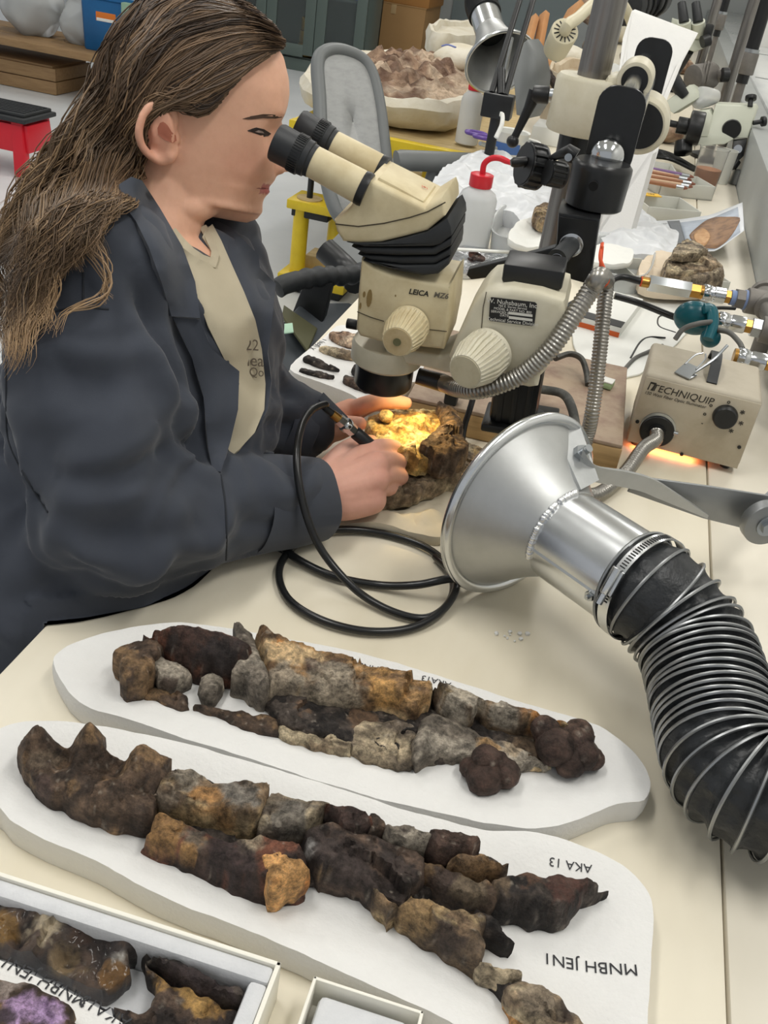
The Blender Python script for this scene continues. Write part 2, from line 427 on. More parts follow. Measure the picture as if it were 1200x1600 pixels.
def rock(name, px, z0, H, pal, parent, patches=(), seed=None, w=None, rough=0.22, step=0.0018, wob=0.0032, edge=0.86, tilt=(0, 0), peaks=(), label=None, m=None, freq=62):
    H = H*0.86; seed = (sum(px[0])*0.013+len(px)) if seed is None else seed
    ppx = np.array(px, float); tg_ = np.roll(ppx, -1, 0)-np.roll(ppx, 1, 0); ar = (ppx[:, 0]*np.roll(ppx[:, 1], -1)-np.roll(ppx[:, 0], -1)*ppx[:, 1]).sum()
    ny_ = -tg_[:, 0]/np.maximum(np.linalg.norm(tg_, axis=1), 1e-6)*np.sign(ar)       # outward normal of the outline, down the picture: the foot shows there, the top edge at the back
    poly = np.array([[*A(x, y, z0+H*(0.48-(0.24 if k > 0 else 0.40)*k))[:2]] for (x, y), k in zip(px, ny_)])
    poly = smooth_closed(poly, 2)
    pk = [(np.array(A(x, y, z0+H)[:2]), r, hh) for x, y, r, hh in peaks]
    ext = np.ptp(poly, axis=0).min(); ww = w or max(0.0035, min(0.006, ext*0.15))
    cen = poly.mean(0)
    def hf(V, d):
        t = np.clip(d/ww, 0, 1); base = edge+(1-edge)*np.sqrt(np.clip(t*(2-t), 0, 1))
        co = np.c_[V, np.zeros(len(V))]
        nz = vnoise(co, 55, seed, 4)*1.0+np.abs(vnoise(co, 120, seed+3, 2))*0.5
        if rough >= 0.12:
            k_ = max(3, int(len(V)/420)); rr = np.random.default_rng(int(seed*97)+1); sd = V[rr.integers(0, len(V), k_)]
            Vw = V+np.c_[vnoise(co, 70, seed+8, 3), vnoise(co, 70, seed+9, 3)]*0.006
            ci = ((Vw[:, None, :]-sd[None])**2).sum(2).argmin(1); go = rr.uniform(-.5, .5, k_); gt = rr.normal(0, 0.13, (k_, 2))
            fac = go[ci]*H*min(rough, 0.35)*0.75+((Vw-sd[ci])*gt[ci]).sum(1)
        else: fac = 0
        h = H*(base+nz*rough*0.36*(0.35+0.65*t))+fac*(0.5+0.5*t)+vnoise(co, 260, seed+6, 2)*0.0009-0.0020*np.exp(-(vnoise(co, 17, seed+14, 3)/0.014)**2)*np.clip(t*2, 0, 1)*(rough >= 0.12)+(V[:, 0]-cen[0])*tilt[0]+(V[:, 1]-cen[1])*tilt[1]
        for c, r, hh in pk: h = h+hh*np.exp(-(np.linalg.norm(V-c, axis=1)/r)**2)
        return np.maximum(h, 0.002)
    me = slab_mesh(poly, step, hf, z0, 3, bulge=0.0012, wob=wob, seed=seed)
    co = get_co(me); pt = [(A(x, y, z0+H*0.8), r*0.00055, c) for x, y, r, c in patches]
    co2 = co+np.c_[vnoise(co, 90, seed+1, 2), vnoise(co, 90, seed+2, 2), vnoise(co, 90, seed+3, 2)]*0.0012
    co2[:, 2] = np.maximum(co2[:, 2], z0); me.vertices.foreach_set('co', co2.ravel()); me.update()
    set_col(me, paint(co, pal, seed, freq, pt))
    o = link_mesh(name, me, m or M_fossil, parent)
    if label: o['label'] = label
    return o
def lump(mbx, px, py, z, r, seed, sub=3, amp=0.12, sq=(1, 1, 0.9)):
    """rounded nodule added to a bmesh"""
    b = bmesh.new(); bmesh.ops.create_icosphere(b, subdivisions=sub, radius=1)
    c = A(px, py, z)
    for v in b.verts:
        k = 1+amp*noise.fractal(v.co*1.7+Vector((seed, 0, seed)), 1, 2, 3)
        v.co = c+Vector((v.co.x*r*sq[0]*k, v.co.y*r*sq[1]*k, v.co.z*r*sq[2]*k))
    me = bpy.data.meshes.new('l'); b.to_mesh(me); b.free(); mbx.bm.from_mesh(me); bpy.data.meshes.remove(me)
def nodule(name, balls, pal, parent, seed=1.0, label=None):
    mb = MB()
    for i, (x, y, z, r) in enumerate(balls): lump(mb, x, y, z, r, seed+i)
    me = mb.mesh(name); co = get_co(me); set_col(me, paint(co, pal, seed))
    o = link_mesh(name, me, M_fossil, parent)
    if label: o['label'] = label
    return o
def cradle(name, px, ztop, label, dip=0.006, seed=1.0, mtl=None, waves=0.003, zb=0.7602, group=None):
    poly = np.array([[*A(x, y, ztop)[:2]] for x, y in px]); poly = smooth_closed(poly, 4)
    def hf(V, d):
        t = np.clip(d/0.05, 0, 1); co = np.c_[V, np.zeros(len(V))]
        h = (ztop-zb)-dip*t*t*(3-2*t)+vnoise(co, 14, seed, 2)*waves*(0.5+0.5*t)+vnoise(co, 42, seed+4, 2)*waves*0.22
        if seed == 12: h = h+0.007*np.abs(np.sin(V[:, 0]*70+V[:, 1]*95+vnoise(co, 25, 3.0, 2)*5))*t+0.004*np.sin(V[:, 0]*160-V[:, 1]*60+vnoise(co, 30, 5.0, 2)*6)*t
        return np.maximum(h, 0.004)
    me = slab_mesh(poly, 0.006, hf, zb, 4, bulge=0.0015, wob=0.0006, seed=seed)
    o = link_mesh(name, me, mtl or M_foam, None)
    return tag(o, label, 'foam cradle', group)

# ---------------------------------------------------------------- upper cradle and its jaw
cr1 = cradle('foam_cradle', [(84,1038),(92,1020),(125,1001),(175,986),(235,976),(300,974),(400,990),(520,1012),(620,1036),(720,1066),(800,1092),(880,1116),(935,1135),(978,1165),(1003,1192),(1016,1222),(1006,1250),(965,1256),(905,1280),(860,1291),(805,1293),(700,1272),(600,1250),(500,1220),(400,1188),(300,1157),(200,1122),(142,1106),(108,1080)],
  0.784, 'white felt-covered foam cradle with wavy edge under the upper jaw', seed=2.0)
def on_foam(px, py, z=0.7805): return A(px, py, z)
def ink(name, txt, px, py, px2, py2, size, parent, z, shear=0.0, bold=0.0, m=None):
    """lettering lying flat: baseline runs from (px,py) towards (px2,py2)"""
    p = A(px, py, z); x = A(px2, py2, z)-p; y = Vector((0, 0, 1)).cross(x)
    o = text_mesh(name, txt, size, p, x, y, m or M_ink, parent, lift=0.0, shear=shear, bold=bold, extrude=0.0)
    bm = bmesh.new(); bm.from_mesh(o.data)
    bmesh.ops.subdivide_edges(bm, edges=[e for e in bm.edges if e.calc_length() > 0.004], cuts=2); bmesh.ops.triangulate(bm, faces=bm.faces[:])
    for v in bm.verts:
        hit, loc, nn, _i = parent.ray_cast(Vector((v.co.x, v.co.y, 1.0)), Vector((0, 0, -1)))
        if hit: v.co.z = loc.z+0.0006
    bm.to_mesh(o.data); bm.free(); return o
ink('lettering', 'AKA13', 682, 1061, 640, 1050, 0.0092, cr1, 0.7858, bold=0.0)
ink('lettering', 'MNBH J', 566, 1037, 520, 1027, 0.0092, cr1, 0.7856, bold=0.0)
J1 = thing('fossil_jaw', 'long brown fossil jaw with dark rounded left end on the upper cradle', 'fossil', A(560, 1100, 0.779))
Z1 = 0.777
rock('matrix_base', [(402,1010),(470,1022),(560,1045),(650,1072),(690,1085),(800,1115),(900,1148),(850,1192),(760,1190),(648,1192),(560,1172),(450,1148),(425,1120),(412,1085)], Z1, 0.012, 'black', J1, rough=0.3, patches=[(470,1115,22,'6a5442'),(560,1122,26,'5d4938'),(745,1135,16,'2a2624'),(820,1170,30,'6b5a48')])
rock('bone_fragment', [(303,1102),(340,1104),(380,1114),(422,1120),(438,1133),(437,1153),(400,1147),(350,1128),(312,1114)], Z1, 0.012, 'brown', J1)
rock('bone_fragment', [(438,1135),(480,1127),(520,1131),(549,1146),(548,1182),(500,1175),(460,1164),(438,1153)], Z1, 0.012, 'tan', J1)
rock('bone_fragment', [(550,1136),(600,1128),(636,1130),(656,1150),(646,1172),(642,1203),(600,1196),(550,1183)], Z1, 0.013, 'greytan', J1)
rock('bone_fragment', [(416,1090),(470,1096),(560,1106),(610,1114),(655,1122),(662,1140),(600,1142),(545,1146),(480,1136),(432,1126)], Z1, 0.010, 'black', J1)
rock('bone_fragment', [(225,1084),(255,1074),(290,1088),(293,1109),(266,1107),(236,1097)], Z1, 0.010, 'brown', J1)
rock('bone_fragment', [(314,1060),(346,1058),(344,1086),(328,1101),(314,1092)], Z1, 0.022, 'grey', J1)
rock('bone_fragment', [(236,1030),(270,1036),(296,1052),(288,1076),(262,1082),(240,1064)], Z1, 0.026, 'grey', J1, patches=[(260,1068,16,'4a3f38')])
rock('bone_fragment', [(180,1034),(194,1010),(222,998),(244,1008),(256,1030),(240,1050),(237,1070),(217,1088),(196,1091),(187,1070),(188,1050)], Z1, 0.040, 'brown', J1, patches=[(212,1045,14,'3a3436'),(205,1075,18,'413833')])
rock('bone_fragment', [(366,983),(392,996),(402,1026),(416,1058),(419,1096),(402,1105),(380,1086),(362,1070),(372,1040)], Z1, 0.036, 'grey', J1)
rock('nodule', [(226,1000),(232,979),(255,969),(290,966),(332,973),(365,984),(388,1010),(391,1040),(374,1058),(345,1061),(300,1048),(268,1036),(245,1020)], Z1, 0.064, 'darkred', J1, rough=0.09, w=0.03, edge=0.5,
     patches=[(322,985,22,'7d6238'),(352,995,12,'7a4a30'),(240,990,22,'6d6150'),(300,1000,40,'48352e'),(340,1030,48,'2f2a2a')], label='dark smooth rounded nodule')
rock('bone_fragment', [(402,997),(430,999),(487,1016),(540,1026),(600,1044),(650,1057),(677,1070),(673,1096),(660,1115),(640,1124),(610,1112),(570,1106),(520,1104),(470,1096),(432,1094),(418,1092),(412,1060)], Z1+0.004, 0.034, 'ochre', J1, edge=0.6,
     patches=[(520,1054,30,'463833'),(490,1048,20,'463833'),(440,1070,40,'8d8272'),(520,1085,60,'938877'),(600,1075,30,'b98f58'),(430,1010,24,'b88048')], label='orange-brown bone shaft')
rock('bone_fragment', [(646,1172),(660,1130),(690,1120),(735,1136),(748,1150),(800,1160),(850,1186),(846,1203),(780,1201),(720,1193),(680,1191),(648,1202)], Z1, 0.020, 'grey', J1, patches=[(760,1165,22,'a08058'),(800,1170,20,'9a8a74')])
rock('bone_fragment', [(678,1080),(692,1072),(720,1078),(760,1094),(800,1102),(850,1120),(896,1136),(928,1152),(905,1166),(850,1156),(800,1144),(752,1128),(742,1120),(733,1138),(690,1121)], Z1+0.003, 0.034, 'ochre2', J1, edge=0.6,
     patches=[(720,1095,40,'a09788'),(790,1120,30,'a39a8b'),(850,1130,34,'9a6a3a'),(820,1108,30,'7a5a3c')])
rock('bone_fragment', [(820,1196),(846,1190),(858,1199),(840,1205)], Z1, 0.008, 'cream', J1)
nodule('nodule', [(852,1140,0.803,0.0125),(868,1166,0.798,0.0175),(898,1158,0.798,0.015),(910,1178,0.794,0.0145),(890,1190,0.790,0.014),(926,1186,0.790,0.010),(905,1145,0.800,0.0125)], 'choc', J1, 3.0, 'cluster of dark brown round nodules at the tip')
nodule('nodule', [(760,1186,0.800,0.0125),(788,1208,0.790,0.0135),(757,1212,0.789,0.0165),(777,1192,0.796,0.010),(735,1200,0.789,0.009)], 'choc', J1, 5.0, 'cluster of brown nodules beside the shaft')

# ---------------------------------------------------------------- lower cradle and its jaw
cr2 = cradle('foam_cradle', [(-40,1160),(0,1138),(40,1127),(90,1126),(150,1133),(220,1147),(300,1164),(400,1193),(500,1223),(600,1254),(680,1278),(760,1297),(840,1300),(900,1318),(960,1345),(1000,1378),(1020,1420),(1017,1500),(1012,1600),(1010,1690),(880,1700),(790,1650),(700,1596),(640,1566),(540,1522),(440,1476),(350,1438),(300,1420),(230,1390),(150,1345),(70,1312),(22,1286),(0,1262),(-45,1230)],
  0.785, 'white felt-covered foam cradle reaching the lower frame edge under the forked jaw', dip=0.009, seed=5.0)
ink('lettering', 'AKA 13', 893, 1346, 850, 1336, 0.0098, cr2, 0.7868, bold=0.0)
ink('lettering', 'MNBH JEN1', 924, 1501, 880, 1492, 0.0122, cr2, 0.784, bold=0.0)
Z2 = 0.775
B2 = thing('fossil_vertebra', 'dark knobbly fossil chunk with pointed ridges at the left end of the lower cradle', 'fossil', A(150, 1240, Z2))
rock('bone', [(30,1192),(38,1164),(56,1150),(76,1160),(98,1172),(118,1172),(127,1158),(140,1154),(160,1166),(168,1186),(200,1192),(212,1180),(240,1192),(264,1202),(268,1218),(258,1250),(242,1272),(238,1298),(206,1301),(150,1290),(100,1266),(56,1246),(44,1216)], Z2, 0.034, 'brown', B2, rough=0.5, w=0.016,
     peaks=[(58,1165,0.011,0.024),(140,1172,0.012,0.028),(222,1200,0.014,0.02),(100,1185,0.008,-0.012),(180,1205,0.010,-0.013)],
     patches=[(228,1205,28,'857d70'),(230,1225,20,'7d756a'),(70,1190,20,'6d5f50'),(140,1180,18,'6a5d50'),(60,1235,20,'4b3d38')])
J2 = thing('fossil_jaw', 'large forked fossil jaw of dark and ochre pieces lying across the lower cradle', 'fossil', A(560, 1380, Z2))
rock('matrix_base', [(255,1230),(300,1215),(420,1250),(510,1270),(600,1298),(735,1325),(790,1365),(770,1425),(690,1400),(640,1425),(680,1470),(745,1510),(810,1545),(870,1600),(840,1630),(760,1535),(600,1420),(470,1380),(400,1400),(260,1325)], Z2, 0.014, 'black', J2, rough=0.3)
rock('bone_fragment', [(262,1211),(296,1203),(332,1222),(372,1228),(419,1240),(402,1302),(362,1312),(300,1292),(246,1272),(240,1256)], Z2, 0.040, 'ochre2', J2, rough=0.3, patches=[(372,1255,34,'77726a'),(290,1222,26,'8b8274'),(262,1248,20,'85796a'),(320,1255,26,'a37a4c'),(340,1290,30,'8f6d46')])
rock('bone_fragment', [(419,1240),(470,1252),(506,1261),(511,1286),(482,1311),(442,1321),(404,1303)], Z2, 0.040, 'greytan', J2, rough=0.2, patches=[(450,1285,36,'6c675f')])
rock('bone_fragment', [(244,1269),(300,1289),(362,1310),(404,1304),(472,1321),(478,1350),(470,1396),(430,1413),(380,1399),(300,1361),(222,1329),(234,1300)], Z2, 0.038, 'darkred', J2, edge=0.35,
     patches=[(260,1300,36,'96734a'),(300,1330,24,'a07c50'),(390,1320,20,'a2937c'),(350,1350,40,'3a302f'),(255,1340,18,'3a3230'),(300,1310,20,'5e554b')])
rock('bone_fragment', [(404,1346),(432,1330),(476,1360),(479,1386),(446,1406),(421,1411),(412,1376)], Z2+0.006, 0.036, 'rust', J2, rough=0.4)
rock('bone_fragment', [(480,1312),(512,1290),(560,1302),(620,1322),(664,1346),(656,1386),(636,1402),(626,1432),(590,1420),(560,1398),(502,1382),(478,1350)], Z2, 0.036, 'dark', J2, rough=0.25, patches=[(486,1330,14,'8d8a86'),(500,1372,20,'8a7355'),(540,1340,40,'423936')])
rock('bone_fragment', [(505,1263),(520,1258),(573,1275),(586,1300),(562,1322),(536,1319),(512,1290)], Z2+0.012, 0.034, 'darkred', J2, edge=0.7, rough=0.15)
rock('bone_fragment', [(575,1276),(601,1290),(599,1319),(570,1321)], Z2+0.008, 0.032, 'brown', J2)
rock('bone_fragment', [(600,1296),(622,1290),(661,1305),(667,1336),(632,1343),(605,1326)], Z2+0.010, 0.032, 'grey', J2, patches=[(635,1300,14,'3b3431')])
rock('bone_fragment', [(667,1305),(700,1298),(736,1315),(743,1341),(710,1361),(682,1353),(667,1336)], Z2+0.008, 0.036, 'choc', J2, rough=0.15)
rock('bone_fragment', [(700,1352),(740,1334),(782,1350),(788,1372),(750,1382),(700,1377)], Z2+0.004, 0.036, 'brown', J2, patches=[(760,1362,26,'7d6243')])
rock('bone_fragment', [(646,1380),(660,1345),(700,1362),(764,1384),(784,1400),(768,1432),(720,1421),(680,1407),(664,1392)], Z2, 0.030, 'brown', J2, patches=[(690,1385,26,'3d332f'),(735,1395,24,'6a5d4c')])
rock('bone_fragment', [(762,1382),(790,1366),(840,1364),(900,1369),(946,1379),(941,1396),(906,1416),(882,1442),(850,1446),(802,1439),(766,1426)], Z2, 0.034, 'black', J2, edge=0.5, rough=0.1, patches=[(880,1385,30,'4a332c'),(820,1372,24,'5b4436'),(780,1385,20,'6a5a48')], label='dark beak-shaped end piece')
rock('bone_fragment', [(574,1398),(612,1426),(640,1400),(700,1420),(742,1426),(757,1442),(752,1475),(751,1496),(741,1526),(690,1491),(640,1461),(615,1437)], Z2, 0.030, 'ochre2', J2, patches=[(700,1470,30,'3f352f'),(650,1435,30,'8b7250'),(720,1450,20,'7b6650')])
rock('bone_fragment', [(737,1429),(766,1431),(781,1460),(798,1494),(762,1481),(749,1456)], Z2, 0.024, 'black', J2)
rock('bone_fragment', [(750,1502),(790,1512),(813,1529),(800,1549),(771,1546),(745,1527)], Z2, 0.026, 'greytan', J2)
rock('bone_fragment', [(786,1550),(814,1531),(851,1545),(881,1570),(906,1602),(912,1640),(850,1640),(806,1592)], Z2, 0.028, 'tan', J2, patches=[(875,1585,16,'3a302b'),(840,1570,24,'7c7060')])
rock('bone_fragment', [(790,1572),(812,1594),(850,1640),(810,1640)], Z2, 0.014, 'rust', J2)

# ---------------------------------------------------------------- foam-lined specimen box, lower left
M_card = mat('white_card', 'efece0', 0.55, n=(20, 0.15, 'e2ddcf'))
M_foam2 = mat('grey_foam', 'd3d4d6', 0.7, n=(60, 0.4, 'bfc1c4'), bump=(350, 0.4, 0.001))
def frame_box(name, label, c, ex, ey, lx, ly, h, th, z0=0.7602, foam=0.0, m=None, cat='box'):
    """open tray: inner corner c (plan), unit edges ex, ey"""
    r = thing(name, label, cat, (c.x+ex.x*lx/2+ey.x*ly/2, c.y+ex.y*lx/2+ey.y*ly/2, z0))
    ez = Vector((0, 0, 1)); mid = Vector((c.x, c.y, 0))+ex*lx/2+ey*ly/2
    MB().box(mid+ez*(z0+0.0015), (lx, ly, 0.003), axes=(ex, ey, ez)).build('base', m or M_card, r)
    for a, s, b, o, l in ((ex, ey, 0, 0, lx), (ex, ey, 1, 0, lx), (ey, ex, 0, 1, ly), (ey, ex, 1, 1, ly)):
        off = Vector((c.x, c.y, 0))+a*l/2+s*((ly if not o else lx)*b)+s*(th/2 if b == 0 else -th/2)
        MB().box(off+ez*(z0+h/2), (l, th, h), 0.0006, axes=(a, s, ez)).build('wall', m or M_card, r)
        if foam:
            fo = s*((th+foam/2)*(1 if b == 0 else -1)); fl = l-2*th-(2*foam+0.0004 if o else 0)
            f = MB(); f.box(off-s*(th/2*(1 if b == 0 else -1))+fo+ez*(z0+h*0.49), (fl, foam, h*0.93), 0.003, axes=(a, s, ez)); f.build('foam_liner', M_foam2, r)
    return r
bc = A(440, 1504, 0.80); e1 = (A(0, 1362, 0.80)-bc); e1.z = 0; e1.normalize(); e2 = Vector((0, 0, 1)).cross(e1)
if e2.y > 0: e2 = -e2
bx = frame_box('specimen_box', 'white card box lined with grey foam in the lower left corner', bc, e1, e2, 0.36, 0.20, 0.040, 0.003, foam=0.012)
MB().box(Vector((bc.x, bc.y, 0.766))+e1*0.18+e2*0.10, (0.33, 0.17, 0.006), 0.002, axes=(e1, e2, Vector((0, 0, 1)))).build('foam_floor', M_foam2, bx)
ZB = 0.7685
F1 = thing('fossil_skull_piece', 'dark shiny fossil with a pale eye-like hollow in the foam-lined box', 'fossil', A(100, 1480, ZB))
M_wet = mat('fossil_glossy', '54463a', 0.3, attr='Col', n=(150, 0.5, '1d1916'), bump=(160, 0.6, 0.002), coat=0.25); gritty(M_wet, 0.6)
rock('bone', [(-30,1400),(0,1402),(40,1412),(80,1420),(120,1432),(160,1448),(190,1466),(215,1462),(230,1478),(228,1500),(205,1505),(200,1535),(180,1555),(158,1565),(120,1545),(70,1520),(45,1508),(30,1500),(-30,1480)], ZB, 0.026, 'dark', F1, m=M_wet, rough=0.45, step=0.002, freq=70, w=0.012,
     peaks=[(102,1488,0.007,-0.010),(30,1462,0.006,-0.010),(100,1462,0.010,0.006),(200,1470,0.008,0.006)], patches=[(70,1450,26,'b9aa90'),(130,1460,18,'a5703f'),(105,1500,22,'7d6a4f'),(180,1495,14,'a9a49c'),(10,1450,20,'8a6a3c'),(150,1450,40,'38302e'),(190,1460,30,'38302e'),(180,1530,16,'7a5a35')])
F2 = thing('fossil_bone_piece', 'dark fossil wedge with a flat upper edge at the right end of the foam-lined box', 'fossil', A(320, 1540, ZB))
rock('bone', [(226,1496),(240,1490),(300,1512),(360,1540),(402,1562),(396,1590),(330,1566),(280,1545),(230,1515)], ZB+0.004, 0.026, 'black', F2, edge=0.75, rough=0.12, patches=[(320,1530,50,'3b3232')])
rock('bone', [(226,1515),(255,1535),(300,1548),(350,1575),(396,1592),(380,1625),(300,1640),(210,1620),(180,1590),(215,1590),(245,1570)], ZB, 0.022, 'dark', F2, rough=0.4, freq=80, patches=[(255,1535,16,'b08a50'),(310,1560,26,'a5834f'),(350,1575,16,'8a6a3e')])
# inked foam strip and the mauve specimen in front of it
st = cradle('foam_strip', [(-40,1478),(0,1500),(60,1528),(130,1562),(200,1604),(240,1640),(-60,1640),(-70,1560)], 0.8075, 'inked white foam strip crossing the near corner of the lined box', dip=0.0, seed=8.0, waves=0.0008, zb=0.8004)
ink('lettering', 'MNBH JEN1', 70, 1533, 30, 1513, 0.0115, st, 0.807, bold=0.0)
ink('lettering', 'AKA13', 164, 1580, 128, 1561, 0.011, st, 0.807, bold=0.0)
F3 = thing('mauve_specimen', 'knobbly brown and mauve specimen lying on the inked foam strip', 'fossil', A(50, 1580, 0.808))
rock('bone', [(-60,1520),(0,1528),(40,1540),(80,1555),(106,1572),(112,1600),(120,1640),(-60,1650)], 0.808, 0.022, 'brown', F3, rough=0.4, patches=[(40,1590,26,'bfa0c8'),(70,1600,22,'b79ac2'),(10,1600,18,'3a3236'),(20,1545,16,'8c8078')])
# small lidless box at the bottom edge
c2 = A(491, 1523, 0.792); e1 = (A(663, 1579, 0.792)-c2); e1.z = 0; L1 = e1.length; e1.normalize(); e2 = Vector((0, 0, 1)).cross(e1)
if e2.y > 0: e2 = -e2
sb = frame_box('small_box', 'small open white card box with a grey foam insert at the bottom edge', c2, e1, e2, L1, 0.07, 0.031, 0.0022)
MB().box(Vector((c2.x, c2.y, 0.7746))+e1*L1/2+e2*0.035, (L1-0.014, 0.058, 0.022), 0.004, axes=(e1, e2, Vector((0, 0, 1)))).build('foam_insert', M_foam2, sb)
# ================================================================== ALUMINIUM EXTRACTION HOOD WITH FLEXIBLE DUCT
M_alu = mat('brushed_aluminium', 'bfc0bf', 0.46, 1.0, n=(14, 0.6, 'a9aba9'), bump=(140, 0.12, 0.0006))
M_alu2 = mat('bright_aluminium', 'dcdedf', 0.24, 1.0, n=(30, 0.3, 'b5b7b9'))
M_weld = mat('weld_bead', 'e4e5e6', 0.25, 1.0, bump=(90, 0.6, 0.002))
M_zinc = mat('zinc', 'aeb2b5', 0.3, 1.0)
M_duct = mat('duct_fabric', '232527', 0.42, n=(40, 0.35, '3c3f42'), bump=(70, 0.7, 0.004))
M_wire = mat('duct_wire', '9a9c9d', 0.35, 0.85)
M_armgrey = mat('arm_grey', '8f9192', 0.42, 0.7, n=(12, 0.4, '7f8182'))
ax = img_dir(815, 790, 0.83, 0.56, -0.57)            # hood axis, from the mouth towards the duct
hc = D(812, 790, 0.982)                               # centre of the mouth
hood = thing('extraction_hood', 'welded aluminium cone hood on a black wire-ribbed flexible duct', 'extractor', A(900, 1000, 0.76))
R0, RN, LC, LN = 0.0948, 0.0470, 0.065, 0.162
mb = MB(); prof = []
for k in range(13):
    t = k/12; prof.append((LC*t, RN+(R0-RN)*(1-t)**1.25))
mb.lathe(hc, ax, prof+[(d+0.0004, r-0.0022) for d, r in reversed(prof)]+[prof[0]], 96, cap=False)
mb.build('cone', M_alu, hood)
mb = MB(); u = ax.orthogonal().normalized(); w_ = ax.cross(u)
mb.tube([hc+(u*math.cos(2*PI*k/96)+w_*math.sin(2*PI*k/96))*(R0+0.002) for k in range(96)], 0.0062, 10, closed=True)
mb.build('rolled_rim', M_alu2, hood)
MB().lathe(hc, ax, [(LC-0.002, RN), (LN, RN), (LN, RN-0.002), (LC, RN-0.002), (LC-0.002, RN)], 96, cap=False).build('neck', M_alu2, hood)
# the side of the neck facing the camera, for welds, seam and bolts
vdir = (CP-hc).normalized(); side = (vdir-ax*vdir.dot(ax)).normalized(); up_ = side.cross(ax).normalized()
if up_.z < 0: up_ = -up_
def on_neck(d, ang, r): return hc+ax*d+(side*math.cos(ang)+up_*math.sin(ang))*r
def weld(name, pts, parent, r=0.0042, n=26):
    P = catmull(pts, 10); mb = MB()
    for i in range(n):
        p = P[int(i/(n-1)*(len(P)-1))]
        mb.ball(p, r*(0.85+0.3*random.random()), 2)
    return mb.build(name, M_weld, parent)
for a0, a1 in ((-0.85, -0.1), (0.02, 0.4), (0.55, 0.95)):
    weld('weld_bead', [on_neck(LC-0.001, a0+(a1-a0)*k/5, RN+0.0008) for k in range(6)], hood, 0.0036, 16)
MB().box(on_neck((LC+LN)/2, -0.62, RN), (LN-LC-0.004, 0.003, 0.0016), axes=(ax, ax.cross(side), side)).build('seam', M_alu2, hood)
p = on_neck(LN-0.018, -0.72, RN); nn = (p-(hc+ax*(LN-0.018))).normalized()
MB().cyl(p, p+nn*0.004, 0.005, seg=6).cyl(p, p+nn*0.007, 0.0022, seg=10).build('screw', M_zinc, hood)
# bracket channel welded to the cone
b0, b1 = P_on(848, 692, hc+side*0.06, vdir), P_on(900, 768, hc+side*0.06, vdir)
def cone_pt(px, py, lift):                            # point over the visible face of the cone
    return D(px, py, 0.955)-vdir*0+vdir*lift
q = [D(845, 690, 0.962), D(868, 675, 0.955), D(906, 664, 0.975), D(887, 768, 0.935), D(908, 765, 0.920), D(936, 750, 0.938)]
lx = (q[3]-q[0]).normalized(); wx = (q[1]-q[0]); wx = (wx-lx*wx.dot(lx)).normalized(); bk3 = -vdir*0.035
mb = MB(); mid0, mid1 = q[1].lerp(q[2], 0.12), q[4].lerp(q[5], 0.12)
mb.rings([[q[0]+bk3, q[0], q[1], mid0, q[2], q[2]+bk3], [q[3]+bk3, q[3], q[4], mid1, q[5], q[5]+bk3]])
brk = mb.build('bracket', mat('bracket_shaded_alu', 'b4b6b6', 0.42, 1.0, n=(30, 0.5, '9a9c9c')), hood, angle=20); N_ = vdir  # bracket metal darkened to carry the shade on its front face
weld('weld_bead', [q[0].lerp(q[3], k/5)-wx*0.002-vdir*0.010 for k in range(6)], hood, 0.0052, 22)
bp = D(912, 706, 0.945); bn = (wx*0.75+N_*0.6).normalized()
MB().cyl(bp-bn*0.012, bp, 0.0085, seg=6).cyl(bp, bp+bn*0.009, 0.0042, seg=14).cyl(bp-bn*0.016, bp-bn*0.012, 0.011, seg=20).build('bolt', M_zinc, hood)
# flat strap and the grey arm carrying the hood
pts = [D(908, 712, 0.943), D(926, 738, 0.952), D(965, 746, 0.985), D(1010, 757, 1.01), D(1060, 782, 1.03), D(1105, 806, 1.045)]
mb = MB(); mb.strip(catmull(pts, 6), Vector((0, 0, 1)), [0.017]*12+[0.018]*8+[0.018-0.0014*k for k in range(11)], 0.005)
for k, (a, b) in enumerate(zip(pts[:-1], pts[1:])): pass
mb.build('strap', M_alu, hood)
p0, p1 = D(985, 762, 1.030), D(1205, 806, 1.075)
xa = (p1-p0).normalized(); za = (Vector((0, 0, 1))-xa*xa.z).normalized(); ya = za.cross(xa)
mb = MB(); mb.prism([p0+za*0.014, p0-za*0.006, p0+xa*0.10-za*0.020, p1-za*0.024, p1+za*0.024, p0+xa*0.09+za*0.020], ya*0.004, 0.0012)
arm = mb.build('support_arm', M_armgrey, hood)
pv = D(1191, 812, 1.060)
MB().cyl(pv+ya*0.002, pv-ya*0.012, 0.026, seg=40, bevel=0.002).build('pivot_disc', M_armgrey, hood)
MB().cyl(pv-ya*0.012, pv-ya*0.014, 0.0125, seg=28).cyl(pv-ya*0.013, pv-ya*0.019, 0.0085, seg=6).build('pivot_bolt', M_zinc, hood)
a0, a1 = D(1188, 800, 1.08), D(1290, 700, 1.16)
MB().box((a0+a1)/2, ((a1-a0).length, 0.004, 0.045), 0.001, axes=((a1-a0).normalized(), ya, (a1-a0).normalized().cross(ya))).build('upper_arm', M_armgrey, hood)
